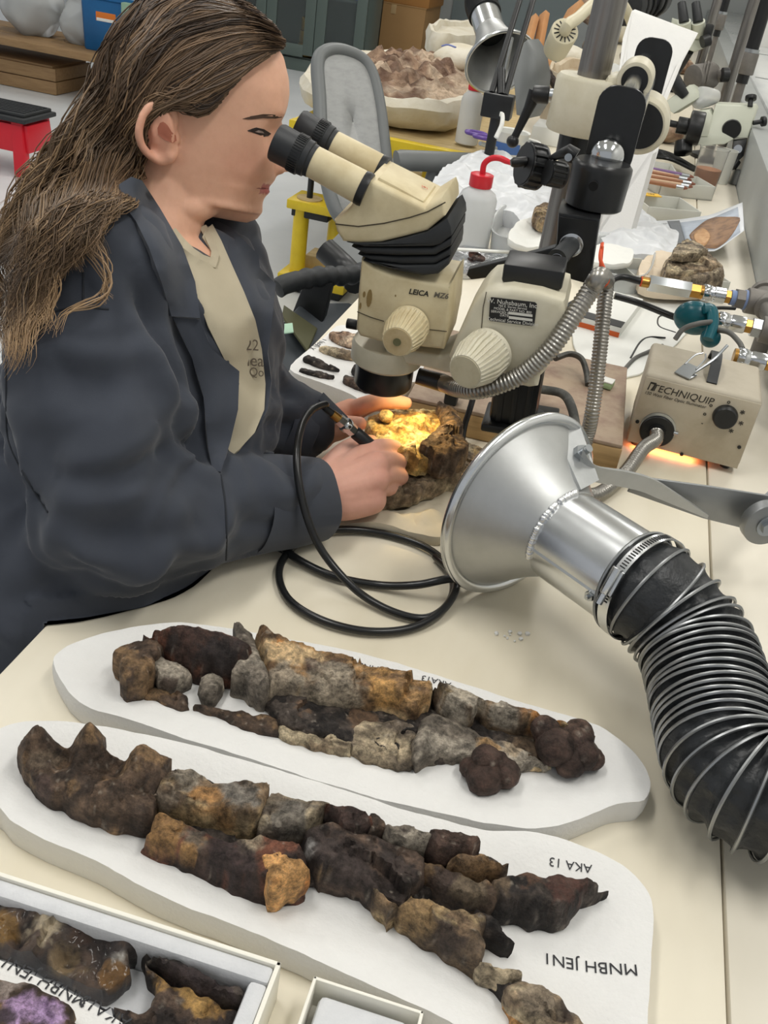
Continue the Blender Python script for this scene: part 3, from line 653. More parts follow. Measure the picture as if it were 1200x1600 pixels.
# duct: centre line lying on and over the bench
ne = hc+ax*(LN-0.012)
cl = [ne, ne+ax*0.022, A(1043, 952, 0.862), A(1082, 1003, 0.850), A(1104, 1064, 0.840), A(1120, 1130, 0.832), A(1145, 1203, 0.828), A(1205, 1243, 0.828), A(1290, 1235, 0.830), A(1390, 1200, 0.84), A(1500, 1170, 0.86)]
path = catmull(cl, 16); T, N = frames(path)
S_ = [0]
for a, b in zip(path[:-1], path[1:]): S_.append(S_[-1]+(b-a).length)
RD = 0.0505
def along(s):
    for i in range(len(S_)-1):
        if S_[i+1] >= s: t = (s-S_[i])/max(1e-9, S_[i+1]-S_[i]); break
    else: i, t = len(S_)-2, 1
    return path[i].lerp(path[i+1], t), T[i].lerp(T[i+1], t).normalized(), N[i].lerp(N[i+1], t).normalized()
tot = S_[-1]
ring_s = [0.003, 0.022]; s = 0.022
while s < tot:
    k = s/tot; s += 0.0150 if s < 0.06 else (0.0098 if k < 0.20 else (0.0080 if k < 0.42 else 0.0086)); ring_s.append(s)
rows = []; seg = 72
for i in range(len(ring_s)-1):
    for t in (0, 0.18, 0.34, 0.5, 0.66, 0.82):
        ss = ring_s[i]+(ring_s[i+1]-ring_s[i])*t; p, tt, nn = along(min(ss, tot)); b = tt.cross(nn); dip = math.sin(PI*t)**0.6*(0.0085 if i > 2 else 0.005)
        row = []
        for k in range(seg):
            a = 2*PI*k/seg
            r = RD-0.0012-dip*(0.65+0.5*noise.noise(Vector((math.cos(a)*4, math.sin(a)*4, ss*90))))
            row.append(p+(nn*math.cos(a)+b*math.sin(a))*r)
        rows.append(row)
MB().rings(rows, cap=False).build('duct_sleeve', M_duct, hood)
for i, ss in enumerate(ring_s):
    if ss > tot: break
    p, tt, nn = along(ss); b = tt.cross(nn); tilt = 0.05*math.sin(i*2.1)
    MB().tube([p+(nn*math.cos(2*PI*k/56)+b*math.sin(2*PI*k/56))*RD+tt*(RD*tilt*math.cos(2*PI*k/56)) for k in range(56)], 0.00155, 6, closed=True).build('wire_ring', M_wire, hood)
# worm-drive hose clamp
cs, ct, cn = along(0.014); cb = ct.cross(cn)
mb = MB(); ringp = [cs+(cn*math.cos(2*PI*k/72)+cb*math.sin(2*PI*k/72))*(RD+0.0012) for k in range(72)]
T2, _ = frames(ringp, True); rr = []
for i, p in enumerate(ringp):
    o = (p-cs).normalized(); rr.append([p+ct*0.0055, p+ct*0.0055+o*0.0012, p-ct*0.0055+o*0.0012, p-ct*0.0055])
mb.rings(rr, closed=True, cap=False); clampo = mb.build('hose_clamp', M_alu2, hood)
ang0 = None
sd = (side-ct*side.dot(ct)).normalized(); ud = ct.cross(sd); 
if ud.z > 0: ud = -ud
for k in range(34):
    a = -1.25+k*0.055
    if 0.0 < a < 0.42: continue
    o = (sd*math.cos(a)+ud*math.sin(a)); tg = (-sd*math.sin(a)+ud*math.cos(a))
    MB().box(cs+o*(RD+0.0026), (0.0055, 0.0012, 0.0005), axes=(ct, tg, o)).build('slot', mat('slot_black', '2a2a2a', 0.6), clampo)
a = 0.2; o = (sd*math.cos(a)+ud*math.sin(a)); tg = (-sd*math.sin(a)+ud*math.cos(a))
pc = cs+o*(RD+0.006)
MB().cyl(pc-tg*0.014, pc+tg*0.012, 0.0045, seg=16, bevel=0.001).cyl(pc+tg*0.012, pc+tg*0.022, 0.0032, seg=12).box(pc-o*0.003, (0.013, 0.024, 0.004), 0.001, axes=(ct, tg, o)).build('clamp_screw', M_alu2, clampo)
# ================================================================== STEREO MICROSCOPE ON ITS BOOM STAND
M_cream = mat('scope_cream', 'd6c9a6', 0.42, n=(26, 0.5, 'b39f74'), spec=0.4)
M_creamA = mat('carrier_cream', 'd5cfba', 0.45, n=(22, 0.5, 'bdb497'))
M_black = mat('black_plastic', '1b1c1d', 0.38)
M_blackm = mat('black_anodised', '161718', 0.30, n=(30, 0.3, '26282a'))
M_rubber = mat('black_rubber', '242628', 0.5, n=(40, 0.35, '34373a'))
M_chrome = mat('chrome', 'c9cbcc', 0.14, 1.0)
M_post = mat('steel_post', '8f8c88', 0.34, 0.9, n=(70, 0.75, '57534f', (1, 1, 0.06)))
M_seam = mat('seam_dark', '4b4334', 0.7)
e1 = D(432, 222, 0.955); e2 = D(466, 199, 1.013)
B = (e2-e1).normalized(); P0 = (e1+e2)/2
U = Vector((0, 0, 1)); U = (U-B*U.dot(B)).normalized(); F = B.cross(U)
def SP(px, py, off=0.0): return P_on(px, py, P0+B*off, B)
def sprism(pxs, o0, o1, bevel=0.003, seg=2, mb=None):
    mb = mb or MB(); return mb.prism([SP(x, y, o0) for x, y in pxs], B*(o1-o0), bevel, seg)
scope = thing('stereo_microscope', 'cream stereo microscope with black eyecups in front of the seated person', 'microscope', A(720, 640, 0.76))
phi = math.radians(17); AX = (F*math.cos(phi)-U*math.sin(phi)).normalized()
for e in (e1, e2):
    tb = MB(); tb.lathe(e, AX, [(0.034, 0.0150), (0.040, 0.0158), (0.092, 0.0168), (0.098, 0.016)], 40); tube_o = tb.build('eyepiece_tube', M_cream, scope)
    cb = MB(); cb.lathe(e, AX, [(0.004, 0.0125), (0.0, 0.0150), (-0.001, 0.0178), (0.002, 0.0190), (0.018, 0.0186), (0.019, 0.0192), (0.030, 0.0190), (0.0305, 0.0182), (0.036, 0.0180), (0.037, 0.0165), (0.041, 0.0163)], 48)
    cup = cb.build('eyecup', M_rubber, scope)
    rb = MB(); uu = AX.orthogonal().normalized(); vv = AX.cross(uu)
    for k in range(44):
        a = 2*PI*k/44; o = uu*math.cos(a)+vv*math.sin(a)
        rb.box(e+AX*0.0245+o*0.0192, (0.0095, 0.0013, 0.0012), axes=(AX, o.cross(AX), o))
    rbo = rb.build('grip_ribs', M_black, cup); rbo['kind'] = 'stuff'
    MB().lathe(e, AX, [(0.094, 0.0170), (0.0985, 0.0176), (0.102, 0.017)], 40).build('tube_collar', M_black, scope)
# housing (prism head)
hn = -0.044
house = sprism([(521,344),(534,337),(547,323),(560,302),(572,284),(576,281),(620,303),(664,325),(690,309),(694,320),(695,338),(668,361),(630,371),(596,379),(560,382),(535,378),(525,362)], hn, 0.044, 0.0045, 3).build('prism_housing', M_cream, scope, angle=35)
mb = MB()
mb.strip([SP(x, y, hn-0.0003) for x, y in [(524,350),(560,354),(600,349),(640,340),(668,331),(696,316)]], B, 0.0006, 0.0012); mb.build('seam', M_seam, house)
# raised oblique top panel with the red emblem
tp = MB(); t0, t1 = SP(586, 284, hn+0.012), SP(664, 322, hn+0.012)
dv = (t1-t0); upn = dv.cross(B).normalized()
if upn.z < 0: upn = -upn
tp.prism([t0+upn*0.0005, t1+upn*0.0005, t1+upn*0.004-dv*0.06, t0+upn*0.006+dv*0.04], B*0.064, 0.002); tp.build('top_panel', M_cream, house)
em = t0.lerp(t1, 0.80)+upn*0.0062+B*0.034
text_mesh('emblem', 'lei', 0.0075, em, dv, -B, mat('emblem_red', 'c8543a', 0.5), house, lift=0.0002, shear=0.3)
MB().cyl(SP(699, 345, 0.0), SP(714, 341, 0.0), 0.0058, seg=20, bevel=0.0008).build('lock_screw', M_black, scope)
MB().lathe(SP(684, 316, 0.05), U, [(-0.03, 0.011), (0.004, 0.012), (0.004, 0.0095), (-0.002, 0.009)], 28).build('photo_port', M_black, scope)
# ergo wedge and bellows
sprism([(541,379),(598,380),(632,372),(668,362),(699,341),(705,355),(706,368),(688,382),(676,385),(620,386),(570,386)], -0.046, 0.046, 0.002).build('tilt_wedge', M_rubber, scope)
for i, (pl, w_) in enumerate((([(548,386),(600,387),(676,387),(706,370),(705,384),(680,399),(620,400),(570,397)], 0.044), ([(558,398),(620,401),(680,400),(704,387),(704,400),(680,413),(630,414),(580,408)], 0.041), ([(566,408),(630,415),(680,414),(703,401),(701,414),(684,429),(660,431),(620,424),(585,414)], 0.043))):
    sprism(pl, -w_, w_, 0.003, 3).build('bellows_fold', M_rubber, scope)
# zoom body
zb = MB(); rows = []
near = [(564,406),(584,420),(612,431),(650,440),(704,447),(700,500),(692,547)]
body = sprism([(564,405),(584,418),(612,429),(650,438),(700,446),(706,441),(702,500),(693,547),(640,541),(592,534),(562,526),(556,515),(559,460)], -0.041, 0.041, 0.004, 3, zb).build('zoom_body', M_cream, scope, angle=35)
mb = MB(); mb.strip([SP(x, y, -0.0413) for x, y in [(558,487),(580,496),(600,502)]], B, 0.0006, 0.0008); mb.build('seam', M_seam, body)
mb = MB(); mb.strip([SP(x, y, -0.0413) for x, y in [(662,514),(698,518)]], B, 0.0006, 0.0008); mb.build('seam', M_seam, body)
xl = SP(697, 463, -0.041)-SP(642, 455, -0.041)
text_mesh('lettering', 'LEICA', 0.0080, SP(654, 457.5, -0.0412), xl, U, mat('print_black', '2b2a26', 0.6), body, bold=0.0002, shear=0.2)
text_mesh('lettering', 'MZ6', 0.0080, SP(689, 462, -0.0412), xl, U, mat('print_grey', '6d675b', 0.6), body, bold=0.0002, shear=0.2)
mk = mat('grime', '8a7448', 0.7)
for x, y, r, st in ((577, 466, 0.0042, 2.4), (563, 478, 0.0016, 2.5), (569, 460, 0.0022, 1.6), (618, 462, 0.0012, 1.0), (650, 500, 0.001, 1.0)):
    c = SP(x, y, -0.0412); mb = MB(); mb.prism([c+F*(r*math.cos(2*PI*k/12))*0.7+U*(r*st*math.sin(2*PI*k/12)) for k in range(12)], -B*0.0002); mb.build('stain', mk, body)
def ribbed_knob(name, c0, c1, r0, r1, n, m, parent, cap_col=None):
    ax_ = (c1-c0); L = ax_.length; ax_ = ax_.normalized(); u = ax_.orthogonal().normalized(); v = ax_.cross(u); rows = []
    prof = [(0, r0*1.02, 0), (0.10, r0*1.02, 0), (0.16, r0*0.98, 1), (0.5, r0*0.92+r1*0.08, 1), (0.80, r0*0.35+r1*0.65, 1), (0.95, r1*1.05, 0.7), (1.0, r1, 0)]
    for d, r, k in prof: rows.append([c0+ax_*(d*L)+(u*math.cos(a)+v*math.sin(a))*(r*(1+0.045*k*(1 if math.sin(a*n) > 0.1 else -1))) for a in [2*PI*j/(n*8) for j in range(n*8)]])
    o = MB().rings(rows).build(name, m, parent, angle=25)
    MB().cyl(c1-ax_*0.001, c1+ax_*0.0008, r1*0.93, seg=40).build('knob_face', cap_col or mat('knob_face', 'c8b48c', 0.5, n=(60, 0.5, 'a88d5e')), o)
    return o
kb = ribbed_knob('zoom_knob', SP(640, 508, -0.041), SP(621, 534, -0.083), 0.0218, 0.0160, 26, M_cream, scope)
kc = SP(620.5, 534.5, -0.0842); MB().cyl(kc, kc-B*0.001, 0.0042, seg=20).build('knob_stud', mat('stud_green', '6b6a4c', 0.4, 0.3), kb)
# lens ring, objective, carrier arm
obj_c = SP(606, 540, 0.0)
MB().lathe(obj_c, -U, [(-0.006, 0.0385), (0.0, 0.0405), (0.016, 0.0405), (0.020, 0.036)], 56).build('carrier_ring', M_creamA, scope)
MB().lathe(obj_c, -U, [(0.017, 0.0335), (0.046, 0.0335), (0.049, 0.0315), (0.049, 0.025), (0.046, 0.024)], 48).build('objective', M_blackm, scope)
MB().cyl(SP(559, 508, 0.005), SP(542, 505, 0.005), 0.0058, seg=18, bevel=0.0008).build('clamp_screw', M_black, scope)
sprism([(598,541),(640,548),(690,556),(712,548),(722,530),(738,585),(700,584),(660,574),(610,566)], -0.030, 0.030, 0.004, 3).build('carrier_arm', M_creamA, scope)
fc = sprism([(700,560),(712,530),(724,503),(737,480),(750,464),(760,455),(800,450),(845,458),(882,471),(884,490),(877,524),(868,552),(852,582),(842,592),(840,606),(826,608),(800,602),(740,594),(712,585)], -0.045, 0.045, 0.008, 4).build('focus_housing', M_creamA, scope, angle=35)
mb = MB(); mb.strip([SP(x, y, -0.0453) for x, y in [(760,456),(755,480),(752,518)]], B, 0.0008, 0.0008); mb.build('seam', M_seam, fc)
mb = MB(); mb.prism([SP(x, y, -0.0452) for x, y in [(766,466),(768,464),(836,472),(839,475),(835,507),(831,509),(766,501),(764,498)]], -B*0.001); plate = mb.build('name_plate', M_black, fc)
wt = mat('print_white', 'dcdad2', 0.6); xl = SP(836, 474, -0.045)-SP(768, 466, -0.045)
for t_, y_, sz in (('W. Nuhsbaum, Inc.', 474, 0.0068), ('760 E. Stereo Service', 480, 0.0034), ('MODEL & PART NO. 800', 485, 0.0036), ('SERVICED BY', 490, 0.0036), ('DATE', 495, 0.0036), ('Technical Service Division', 502.5, 0.0050)):
    x_ = 801 if sz > 0.0045 or y_ < 487 else (783 if y_ < 492 else 788)
    text_mesh('lettering', t_, sz, SP(x_, y_+(0 if x_ == 801 else -2), -0.0464), xl, U, wt, plate)
for y_ in (489, 496): 
    mb = MB(); mb.prism([SP(x, y, -0.0463) for x, y in [(795,y_-2.3),(832,y_+2.3),(832,y_+6.3),(795,y_+1.9)]], -B*0.0002); mb.build('blank_field', wt, plate)
ribbed_knob('focus_knob', SP(764, 549, -0.045), SP(727, 581, -0.092), 0.0262, 0.0185, 28, M_creamA, scope, mat('knob_face2', 'cfc7ab', 0.5, n=(60, 0.4, 'b5a886')))
# square black focusing column, foot plate and top bracket
def sp_ax(p, sx, sy, h, m, name, bev=0.004):
    return MB().box(p, (sx, sy, h), bev, axes=(F, B, U)).build(name, m, scope)
ctop, cbot = SP(838, 424, 0.0), SP(802, 652, 0.0)
ca = (ctop-cbot).normalized(); cx = (F-ca*F.dot(ca)).normalized()
MB().box((ctop+cbot)/2, (0.052, 0.044, (ctop-cbot).length), 0.006, axes=(cx, ca.cross(cx), ca)).build('focus_column', M_blackm, scope)
MB().box(cbot-ca*0.004, (0.066, 0.060, 0.010), 0.003, axes=(cx, ca.cross(cx), ca)).build('foot_plate', M_black, scope)
MB().box(cbot+cx*0.03+B*0.02-ca*0.004, (0.04, 0.05, 0.006), 0.002, axes=(cx, ca.cross(cx), ca)).build('foot_tab', M_black, scope)
for k in (-0.015, 0.0, 0.015):
    MB().box((ctop+cbot)/2+cx*k-ca.cross(cx)*0.0222, (0.006, 0.002, (ctop-cbot).length*0.96), 0.0006, axes=(cx, ca.cross(cx), ca)).build('column_rib', M_black, scope)
MB().box(SP(836, 421, 0.0), (0.062, 0.050, 0.020), 0.003, axes=(cx, ca.cross(cx), ca)).build('top_bracket', M_black, scope)

# ------------------------------------------------------------------ boom stand
boom = thing('boom_stand', 'steel post boom stand with cream clamp holding the near microscope', 'stand', A(830, 545, 0.76))
pz = D(935, 84, 1.38); PX, PY = pz.x, pz.y
MB().cyl((PX, PY, 0.762), (PX, PY, 1.62), 0.0235, seg=48).build('post', M_post, boom)
MB().lathe((PX, PY, 0.7602), (0, 0, 1), [(0, 0.045), (0.010, 0.045), (0.014, 0.03)], 40).build('floor_flange', M_black, boom)
def vert(px, py):                                      # point on the post axis plane facing the camera
    return P_on(px, py, Vector((PX, PY, 1)), Vector((0, 1, 0)))
zt, zb_ = vert(927, 120).z, vert(900, 206).z
MB().lathe((PX, PY, zb_), (0, 0, 1), [(0, 0.050), (0.004, 0.053), (zt-zb_-0.006, 0.052), (zt-zb_, 0.048)], 56).build('clamp_body', M_creamA, boom)
MB().lathe((PX, PY, zb_-0.034), (0, 0, 1), [(0, 0.0295), (0.034, 0.030)], 40).lathe((PX, PY, zb_-0.034), (0, 0, 1), [(-0.006, 0.026), (0.002, 0.0295)], 40).build('lower_collar', M_blackm, boom)
# cross arm: rod running away from the viewer through the clamp's hub
rd0 = D(972, 168, 1.10); YV = Vector((0, 1, 0))
rr = D(994, 121, 1.385); hubc = Vector((rr.x, rr.y, rr.z))
rv = (hubc-rd0).normalized()
MB().cyl(rd0-rv*0.01, hubc+rv*0.32, 0.0105, seg=28).build('cross_rod', M_chrome, boom)
MB().lathe(hubc-rv*0.045, rv, [(0.0, 0.0175), (0.0, 0.0235), (0.004, 0.0255), (0.088, 0.0255), (0.09, 0.02)], 40).build('hub', M_creamA, boom)
MB().lathe(hubc-rv*0.0465, rv, [(0.0, 0.0108), (0.0, 0.0185), (0.004, 0.0185)], 40).build('bushing', M_black, boom)
h2 = P_on(1003, 190, hubc, YV)
MB().lathe(h2-rv*0.045, rv, [(0.0, 0.0), (0.0, 0.034), (0.006, 0.040), (0.085, 0.040), (0.09, 0.034)], 48).build('hub_drum', M_creamA, boom)
MB().lathe(h2-rv*0.0475, rv, [(0.0, 0.0), (0.0, 0.031), (0.004, 0.031)], 48).build('drum_ring', M_black, boom)
MB().box((hubc+Vector((PX, PY, hubc.z-0.045))+h2)/3, (0.06, 0.07, 0.07), 0.012).build('clamp_bridge', M_creamA, boom)
rd1 = D(985, 205, 1.10)
MB().cyl(rd1, rd1+rv*0.6, 0.0105, seg=28).build('lower_rod', M_chrome, boom)
def rplate(name, c, w_, h, th, m, tiltx):
    up = Vector((tiltx, 0, 1)).normalized(); rt_ = up.cross(rv).normalized(); rt_ = -rt_ if rt_.x < 0 else rt_; up = rt_.cross(rv); up = -up if up.z < 0 else up
    r = w_*0.36; pts = []
    for sx, sy, a0 in ((1, 1, 0), (-1, 1, 90), (-1, -1, 180), (1, -1, 270)):
        for k in range(7):
            a = math.radians(a0+15*k); pts.append(c+rt_*(sx*(w_/2-r)+r*math.cos(a))+up*(sy*(h/2-r)+r*math.sin(a)))
    return MB().prism(pts, rv*th, 0.0015).build(name, m, boom)
rplate('end_plate', D(961, 205, 1.092), 0.054, 0.094, 0.008, M_blackm, 0.0)
rplate('end_plate', D(1014, 112, 1.66), 0.062, 0.105, 0.010, M_blackm, 0.0)
bc_ = D(969, 174, 1.090); MB().cyl(bc_, bc_-rv*0.003, 0.0078, seg=28, bevel=0.0006).cyl(bc_-rv*0.003, bc_-rv*0.0034, 0.0035, seg=6).build('plate_bolt', M_chrome, boom)
# ball joint
bj = D(935, 287, 1.085)
MB().lathe(bj, (0.0, 0, 1), [(-0.026, 0.030), (-0.024, 0.0325), (0.016, 0.0340), (0.021, 0.0335), (0.0245, 0.030), (0.0245, 0.019)], 56).build('ball_socket', M_blackm, boom)
MB().ball(D(949, 243, 1.087), 0.0188, 4).build('ball', M_chrome, boom)
sh = D(927, 291, 1.052); 
MB().cyl(sh+Vector((0, 0.006, 0)), sh-Vector((0, 0.0005, 0)), 0.0052, seg=20).build('socket_hole', mat('hole_black', '050505', 0.9), boom)
# clamp block with lever, under the ball joint
kn = [(874,332),(886,320),(938,333),(942,342),(922,444),(878,436)]
bk = D(905, 385, 1.085); bN = Vector((F.x, F.y, 0)).normalized()
def BK(px, py, o=0.0): return P_on(px, py, bk+B*o, B)
MB().prism([BK(x, y, -0.004) for x, y in [(872,332),(938,342),(922,446),(866,430)]], B*0.062, 0.003).build('clamp_block', M_blackm, boom)
MB().prism([BK(x, y, -0.006) for x, y in [(875,338),(934,346),(930,382),(912,402),(868,398)]], -B*0.002, 0.0).build('block_face', M_black, boom)
lv = BK(893, 381, -0.008)
MB().cyl(lv, lv-B*0.006, 0.0135, seg=36, bevel=0.001).build('lever_washer', M_chrome, boom)
l2 = BK(872, 397, -0.040)
MB().cyl(lv-B*0.004, l2-B*0.018, 0.0098, 0.0110, seg=32).build('lever_boss', M_rubber, boom)
MB().cyl(l2-B*0.016, l2-B*0.0205, 0.0070, seg=28, bevel=0.0006).build('lever_cap', M_chrome, boom)
MB().cyl(l2-B*0.0203, l2-B*0.0208, 0.0032, seg=6).build('hex_socket', mat('hole_black', '050505', 0.9), boom)
lt_ = BK(734, 429, -0.050); ld = (lt_-l2).normalized(); lu = ld.cross(B).normalized()
lvp = [l2-lu*0.0115-B*0.010, l2-lu*0.0115*0.9-B*0.010+ld*0.04, lt_-lu*0.0065, lt_+ld*0.004, lt_+lu*0.0065, l2+lu*0.011-B*0.010+ld*0.03, l2+lu*0.0115-B*0.010]
MB().prism(lvp, B*0.012, 0.002, 2).build('lever', M_rubber, boom)
# L-shaped clamp handle, wing knob and thumb knob on the left
p0 = vert(880, 151); p1 = vert(832, 147); 
MB().cyl(p0, p0.lerp(p1, 0.4), 0.006, seg=20).cyl(p0.lerp(p1, 0.22), p0.lerp(p1, 0.44), 0.0095, seg=24).build('clamp_stud', M_zinc, boom)
hd = p1.lerp(p0, 0.1); MB().cyl(p0.lerp(p1, 0.46), hd-(p0-p1).normalized()*0.004, 0.0125, seg=32, bevel=0.0015).build('handle_hub', M_black, boom)
h1 = P_on(801, 221, hd-YV*0.01, YV)
mb = MB(); mb.tube([hd+Vector((0, 0, 0.004)), hd.lerp(h1, 0.3), hd.lerp(h1, 0.8), h1], [0.0125, 0.0085, 0.0062, 0.0068], 20, flat=0.75); mb.ball(h1, 0.0095, 3); mb.build('handle_arm', M_black, boom)
k0 = D(842, 262, 1.22); k1 = D(815, 256, 1.21); kx = (k1-k0).normalized()
ribbed_knob('wing_knob', k0, k0+kx*0.022, 0.0275, 0.0262, 14, M_black, boom, M_black)
MB().tube([k0+kx*0.02, D(820, 252, 1.205), D(803, 254, 1.205), D(798, 255, 1.205)], [0.0062, 0.006, 0.0065, 0.004], 16).build('wing_bar', M_black, boom)
k2 = D(866, 272, 1.19); ribbed_knob('thumb_knob', k2-kx*0.012, k2+kx*0.010, 0.0155, 0.015, 12, M_black, boom, M_black)
s0 = D(885, 250, 1.16); MB().tube([D(900, 244, 1.16), D(888, 236, 1.16), D(878, 240, 1.165), D(860, 248, 1.19)], [0.009, 0.0085, 0.006, 0.0035], 14).build('pinch_clamp', M_black, boom)
MB().cyl(D(888, 246, 1.15), D(888, 246, 1.14), 0.0045, seg=18).build('pinch_screw', M_zinc, boom)
# ================================================================== THE SEATED PERSON
from mathutils.bvhtree import BVHTree
M_skin = mat('skin', 'd9a084', 0.5, attr='Col', n=(120, 0.12, 'b9785e'), bump=(300, 0.10, 0.0006), sss=0.12, spec=0.35)
M_coat = mat('coat_cloth', '42464f', 0.85, n=(7, 0.35, '393d45'), bump=(900, 0.12, 0.0006), sheen=0.15, spec=0.2)
M_shirt = mat('shirt_cloth', 'bdb39c', 0.9, n=(10, 0.35, 'ada28b'), bump=(700, 0.15, 0.0006), spec=0.15)
M_trouser = mat('trousers', '2c3340', 0.9)
M_shoe = mat('shoe', '2a2a2c', 0.6)
M_brow = mat('brow_hair', '4a3629', 0.8)
M_lash = mat('lash_dark', '2a1f1b', 0.6)
M_eye = mat('eye_white', '8f7d74', 0.2)
person = thing('person', 'person with long wavy brown hair in a dark coat leaning to the eyepieces', 'person', (-0.60, 0.88, 0.0))
HM = 1.0                                               # distance of the head's middle plane
r_, u_, f_ = img_axes(300, 210)
TL = math.radians(12)
HX = (r_*math.cos(TL)-u_*math.sin(TL)); HZ = (r_*math.sin(TL)+u_*math.cos(TL)); HY = f_
HO = D(262, 215, HM)
def hp(px, py):                                       # pixel on the head's middle plane -> (X, Z)
    q = P_on(px, py, HO, HY)-HO; return q.dot(HX), q.dot(HZ)
def H(x, y, z): return HO+HX*x+HY*y+HZ*z
front = [hp(*p) for p in [(300,8),(345,16),(385,34),(425,62),(443,90),(451,125),(452,148),(449,166),(440,186),(434,212),(431,240),(430,262),(431,279),(425,287),(418,293),(422,300),(413,308),(410,317),(410,331),(402,342),(386,348)]]
fz = np.array([p[1] for p in front])[::-1]; fx = np.array([p[0] for p in front])[::-1]
o_ = np.argsort(fz); fz, fx = fz[o_], fx[o_]
z0h, z1h = fz[0], fz[-1]
bz = [z0h, -0.075, -0.05, -0.02, 0.02, 0.06, 0.09, 0.115, 0.13, z1h]; bx_ = [0.012, -0.005, -0.026, -0.050, -0.064, -0.066, -0.058, -0.040, -0.018, 0.010]
wz = [z0h, z0h+0.012, -0.08, -0.06, -0.04, -0.015, 0.01, 0.035, 0.065, 0.09, 0.112, 0.128, z1h]; ww_ = [0.022, 0.036, 0.048, 0.0575, 0.0625, 0.0675, 0.070, 0.0715, 0.073, 0.067, 0.052, 0.034, 0.006]
ex_, ez_ = hp(409, 208)
hm = MB(); rows = []; NR, NS = 110, 120
for i in range(NR+1):
    t = i/NR; z = z0h+(z1h-z0h)*(1-math.cos(PI*t))/2
    xf = float(np.interp(z, fz, fx)); xb = float(np.interp(z, bz, bx_)); wd = float(np.interp(z, wz, ww_)); xc = 0.012 if z > -0.05 else 0.03
    row = []
    for k in range(NS):
        a = 2*PI*k/NS; c, s = math.cos(a), math.sin(a)
        pw = 0.86 if c > 0 else 0.95
        x = xc+((xf-xc) if c > 0 else (xc-xb))*math.copysign(abs(c)**pw, c); y = wd*math.copysign(abs(s)**0.90, s)
        ay = abs(y)
        if c > 0:
            x -= 0.0105*math.exp(-((ay-0.030)/0.013)**2-((z-ez_)/0.011)**2)            # eye socket
            x += 0.0035*math.exp(-((ay-0.030)/0.018)**2-((z-ez_-0.022)/0.007)**2)       # brow ridge
            x += 0.0035*math.exp(-((ay-0.040)/0.014)**2-((z-ez_+0.030)/0.014)**2)       # cheekbone
            x -= 0.0025*math.exp(-((ay-0.026)/0.006)**2-((z-hp(405, 294)[1])/0.008)**2) # mouth corner
            x += 0.0040*math.exp(-((ay-0.031)/0.0105)**2-((z-ez_)/0.0075)**2)           # eyeball bulge
        row.append(H(x, y, z))
    rows.append(row)
hm.rings(rows)
# nose
nz = [(446,190,0.0055),(453,212,0.0062),(460,233,0.0074),(462,248,0.0088)]
npts = [H(hp(px-9, py)[0]-0.004, 0, hp(px-9, py)[1]) for px, py, r in nz]
hm.tube(catmull(npts, 4), [np.interp(k/12, [0, .33, .66, 1], [p[2] for p in nz]) for k in range(13)], 14, flat=1.0)
tx, tz = hp(452, 257); hm.ball(H(tx-0.004, 0, tz), (0.0098, 0.0098, 0.0088), 3)
for sgn in (-1, 1):
    ax2, az2 = hp(434, 262); hm.ball(H(ax2-0.002, sgn*0.0115, az2), (0.0105, 0.0068, 0.0075), 3)
bx2, bz2 = hp(438, 255); hm.ball(H(bx2-0.006, 0, bz2), (0.014, 0.010, 0.012), 3)
# ears
def ear(sgn):
    pts = [(270,208,.076),(274,186,.078),(264,170,.081),(248,168,.085),(234,182,.089),(227,203,.090),(229,222,.087),(240,238,.083),(256,247,.078),(270,242,.075),(276,228,.074)]
    P = []
    for px, py, yy in pts:
        x, z = hp(262+(px-262)*1.08, 215+(py-215)*1.08); P.append(H(x, sgn*yy, z))
    hm.tube(catmull(P, 5), 0.0042, 10)
    x, z = hp(252, 208); hm.ball(H(x, sgn*0.0785, z), (0.0165, 0.0065, 0.0265), 3)
    x, z = hp(262, 241); hm.ball(H(x, sgn*0.0775, z), (0.0095, 0.0048, 0.0085), 3)
    x, z = hp(277, 216); hm.ball(H(x, sgn*0.074, z), (0.0045, 0.0045, 0.0065), 2)
    hm.tube(catmull([H(*[hp(262, 190)[0], sgn*0.081, hp(262, 190)[1]]), H(hp(246, 200)[0], sgn*0.084, hp(246, 200)[1]), H(hp(247, 222)[0], sgn*0.081, hp(247, 222)[1])], 6), 0.003, 8)
ear(-1); ear(1)
# neck, shoulders and chest under the clothes
def cap(mb, pts, rad, seg=20, flat=1.0, per=5):
    P = catmull(pts, per); n = len(P); R = np.interp(np.linspace(0, 1, n), np.linspace(0, 1, len(rad)), rad)
    mb.tube(P, list(R), seg, flat=flat); mb.ball(P[0], float(R[0])*0.98, 3); mb.ball(P[-1], float(R[-1])*0.98, 3)
cap(hm, [D(258, 282, 1.0), D(248, 335, 1.0), D(228, 410, 1.0)], [0.047, 0.0475, 0.055])
hm.ball(D(306, 316, 1.0), (0.026, 0.040, 0.018), 3)
SN, EN, WN = D(152, 425, 0.885), D(168, 812, 0.905), A(494, 780, 0.800)
SF, EF, WF = D(330, 400, 1.13), A(380, 640, 0.83), A(492, 676, 0.802)
CH = D(262, 490, 1.02)
hm.ball(D(250, 545, 1.03), (0.07, 0.13, 0.09), 4); cap(hm, [CH, D(215, 660, 1.06)], [0.09, 0.09])
cap(hm, [SN, D(212, 462, 1.0), SF], [0.045, 0.050, 0.045])
cap(hm, [SN, EN], [0.045, 0.036]); cap(hm, [EN, EN.lerp(WN, 0.5), WN], [0.036, 0.035, 0.0265], flat=0.9)
cap(hm, [SF, EF], [0.045, 0.036]); cap(hm, [EF, EF.lerp(WF, 0.5), WF], [0.036, 0.035, 0.0265], flat=0.9)
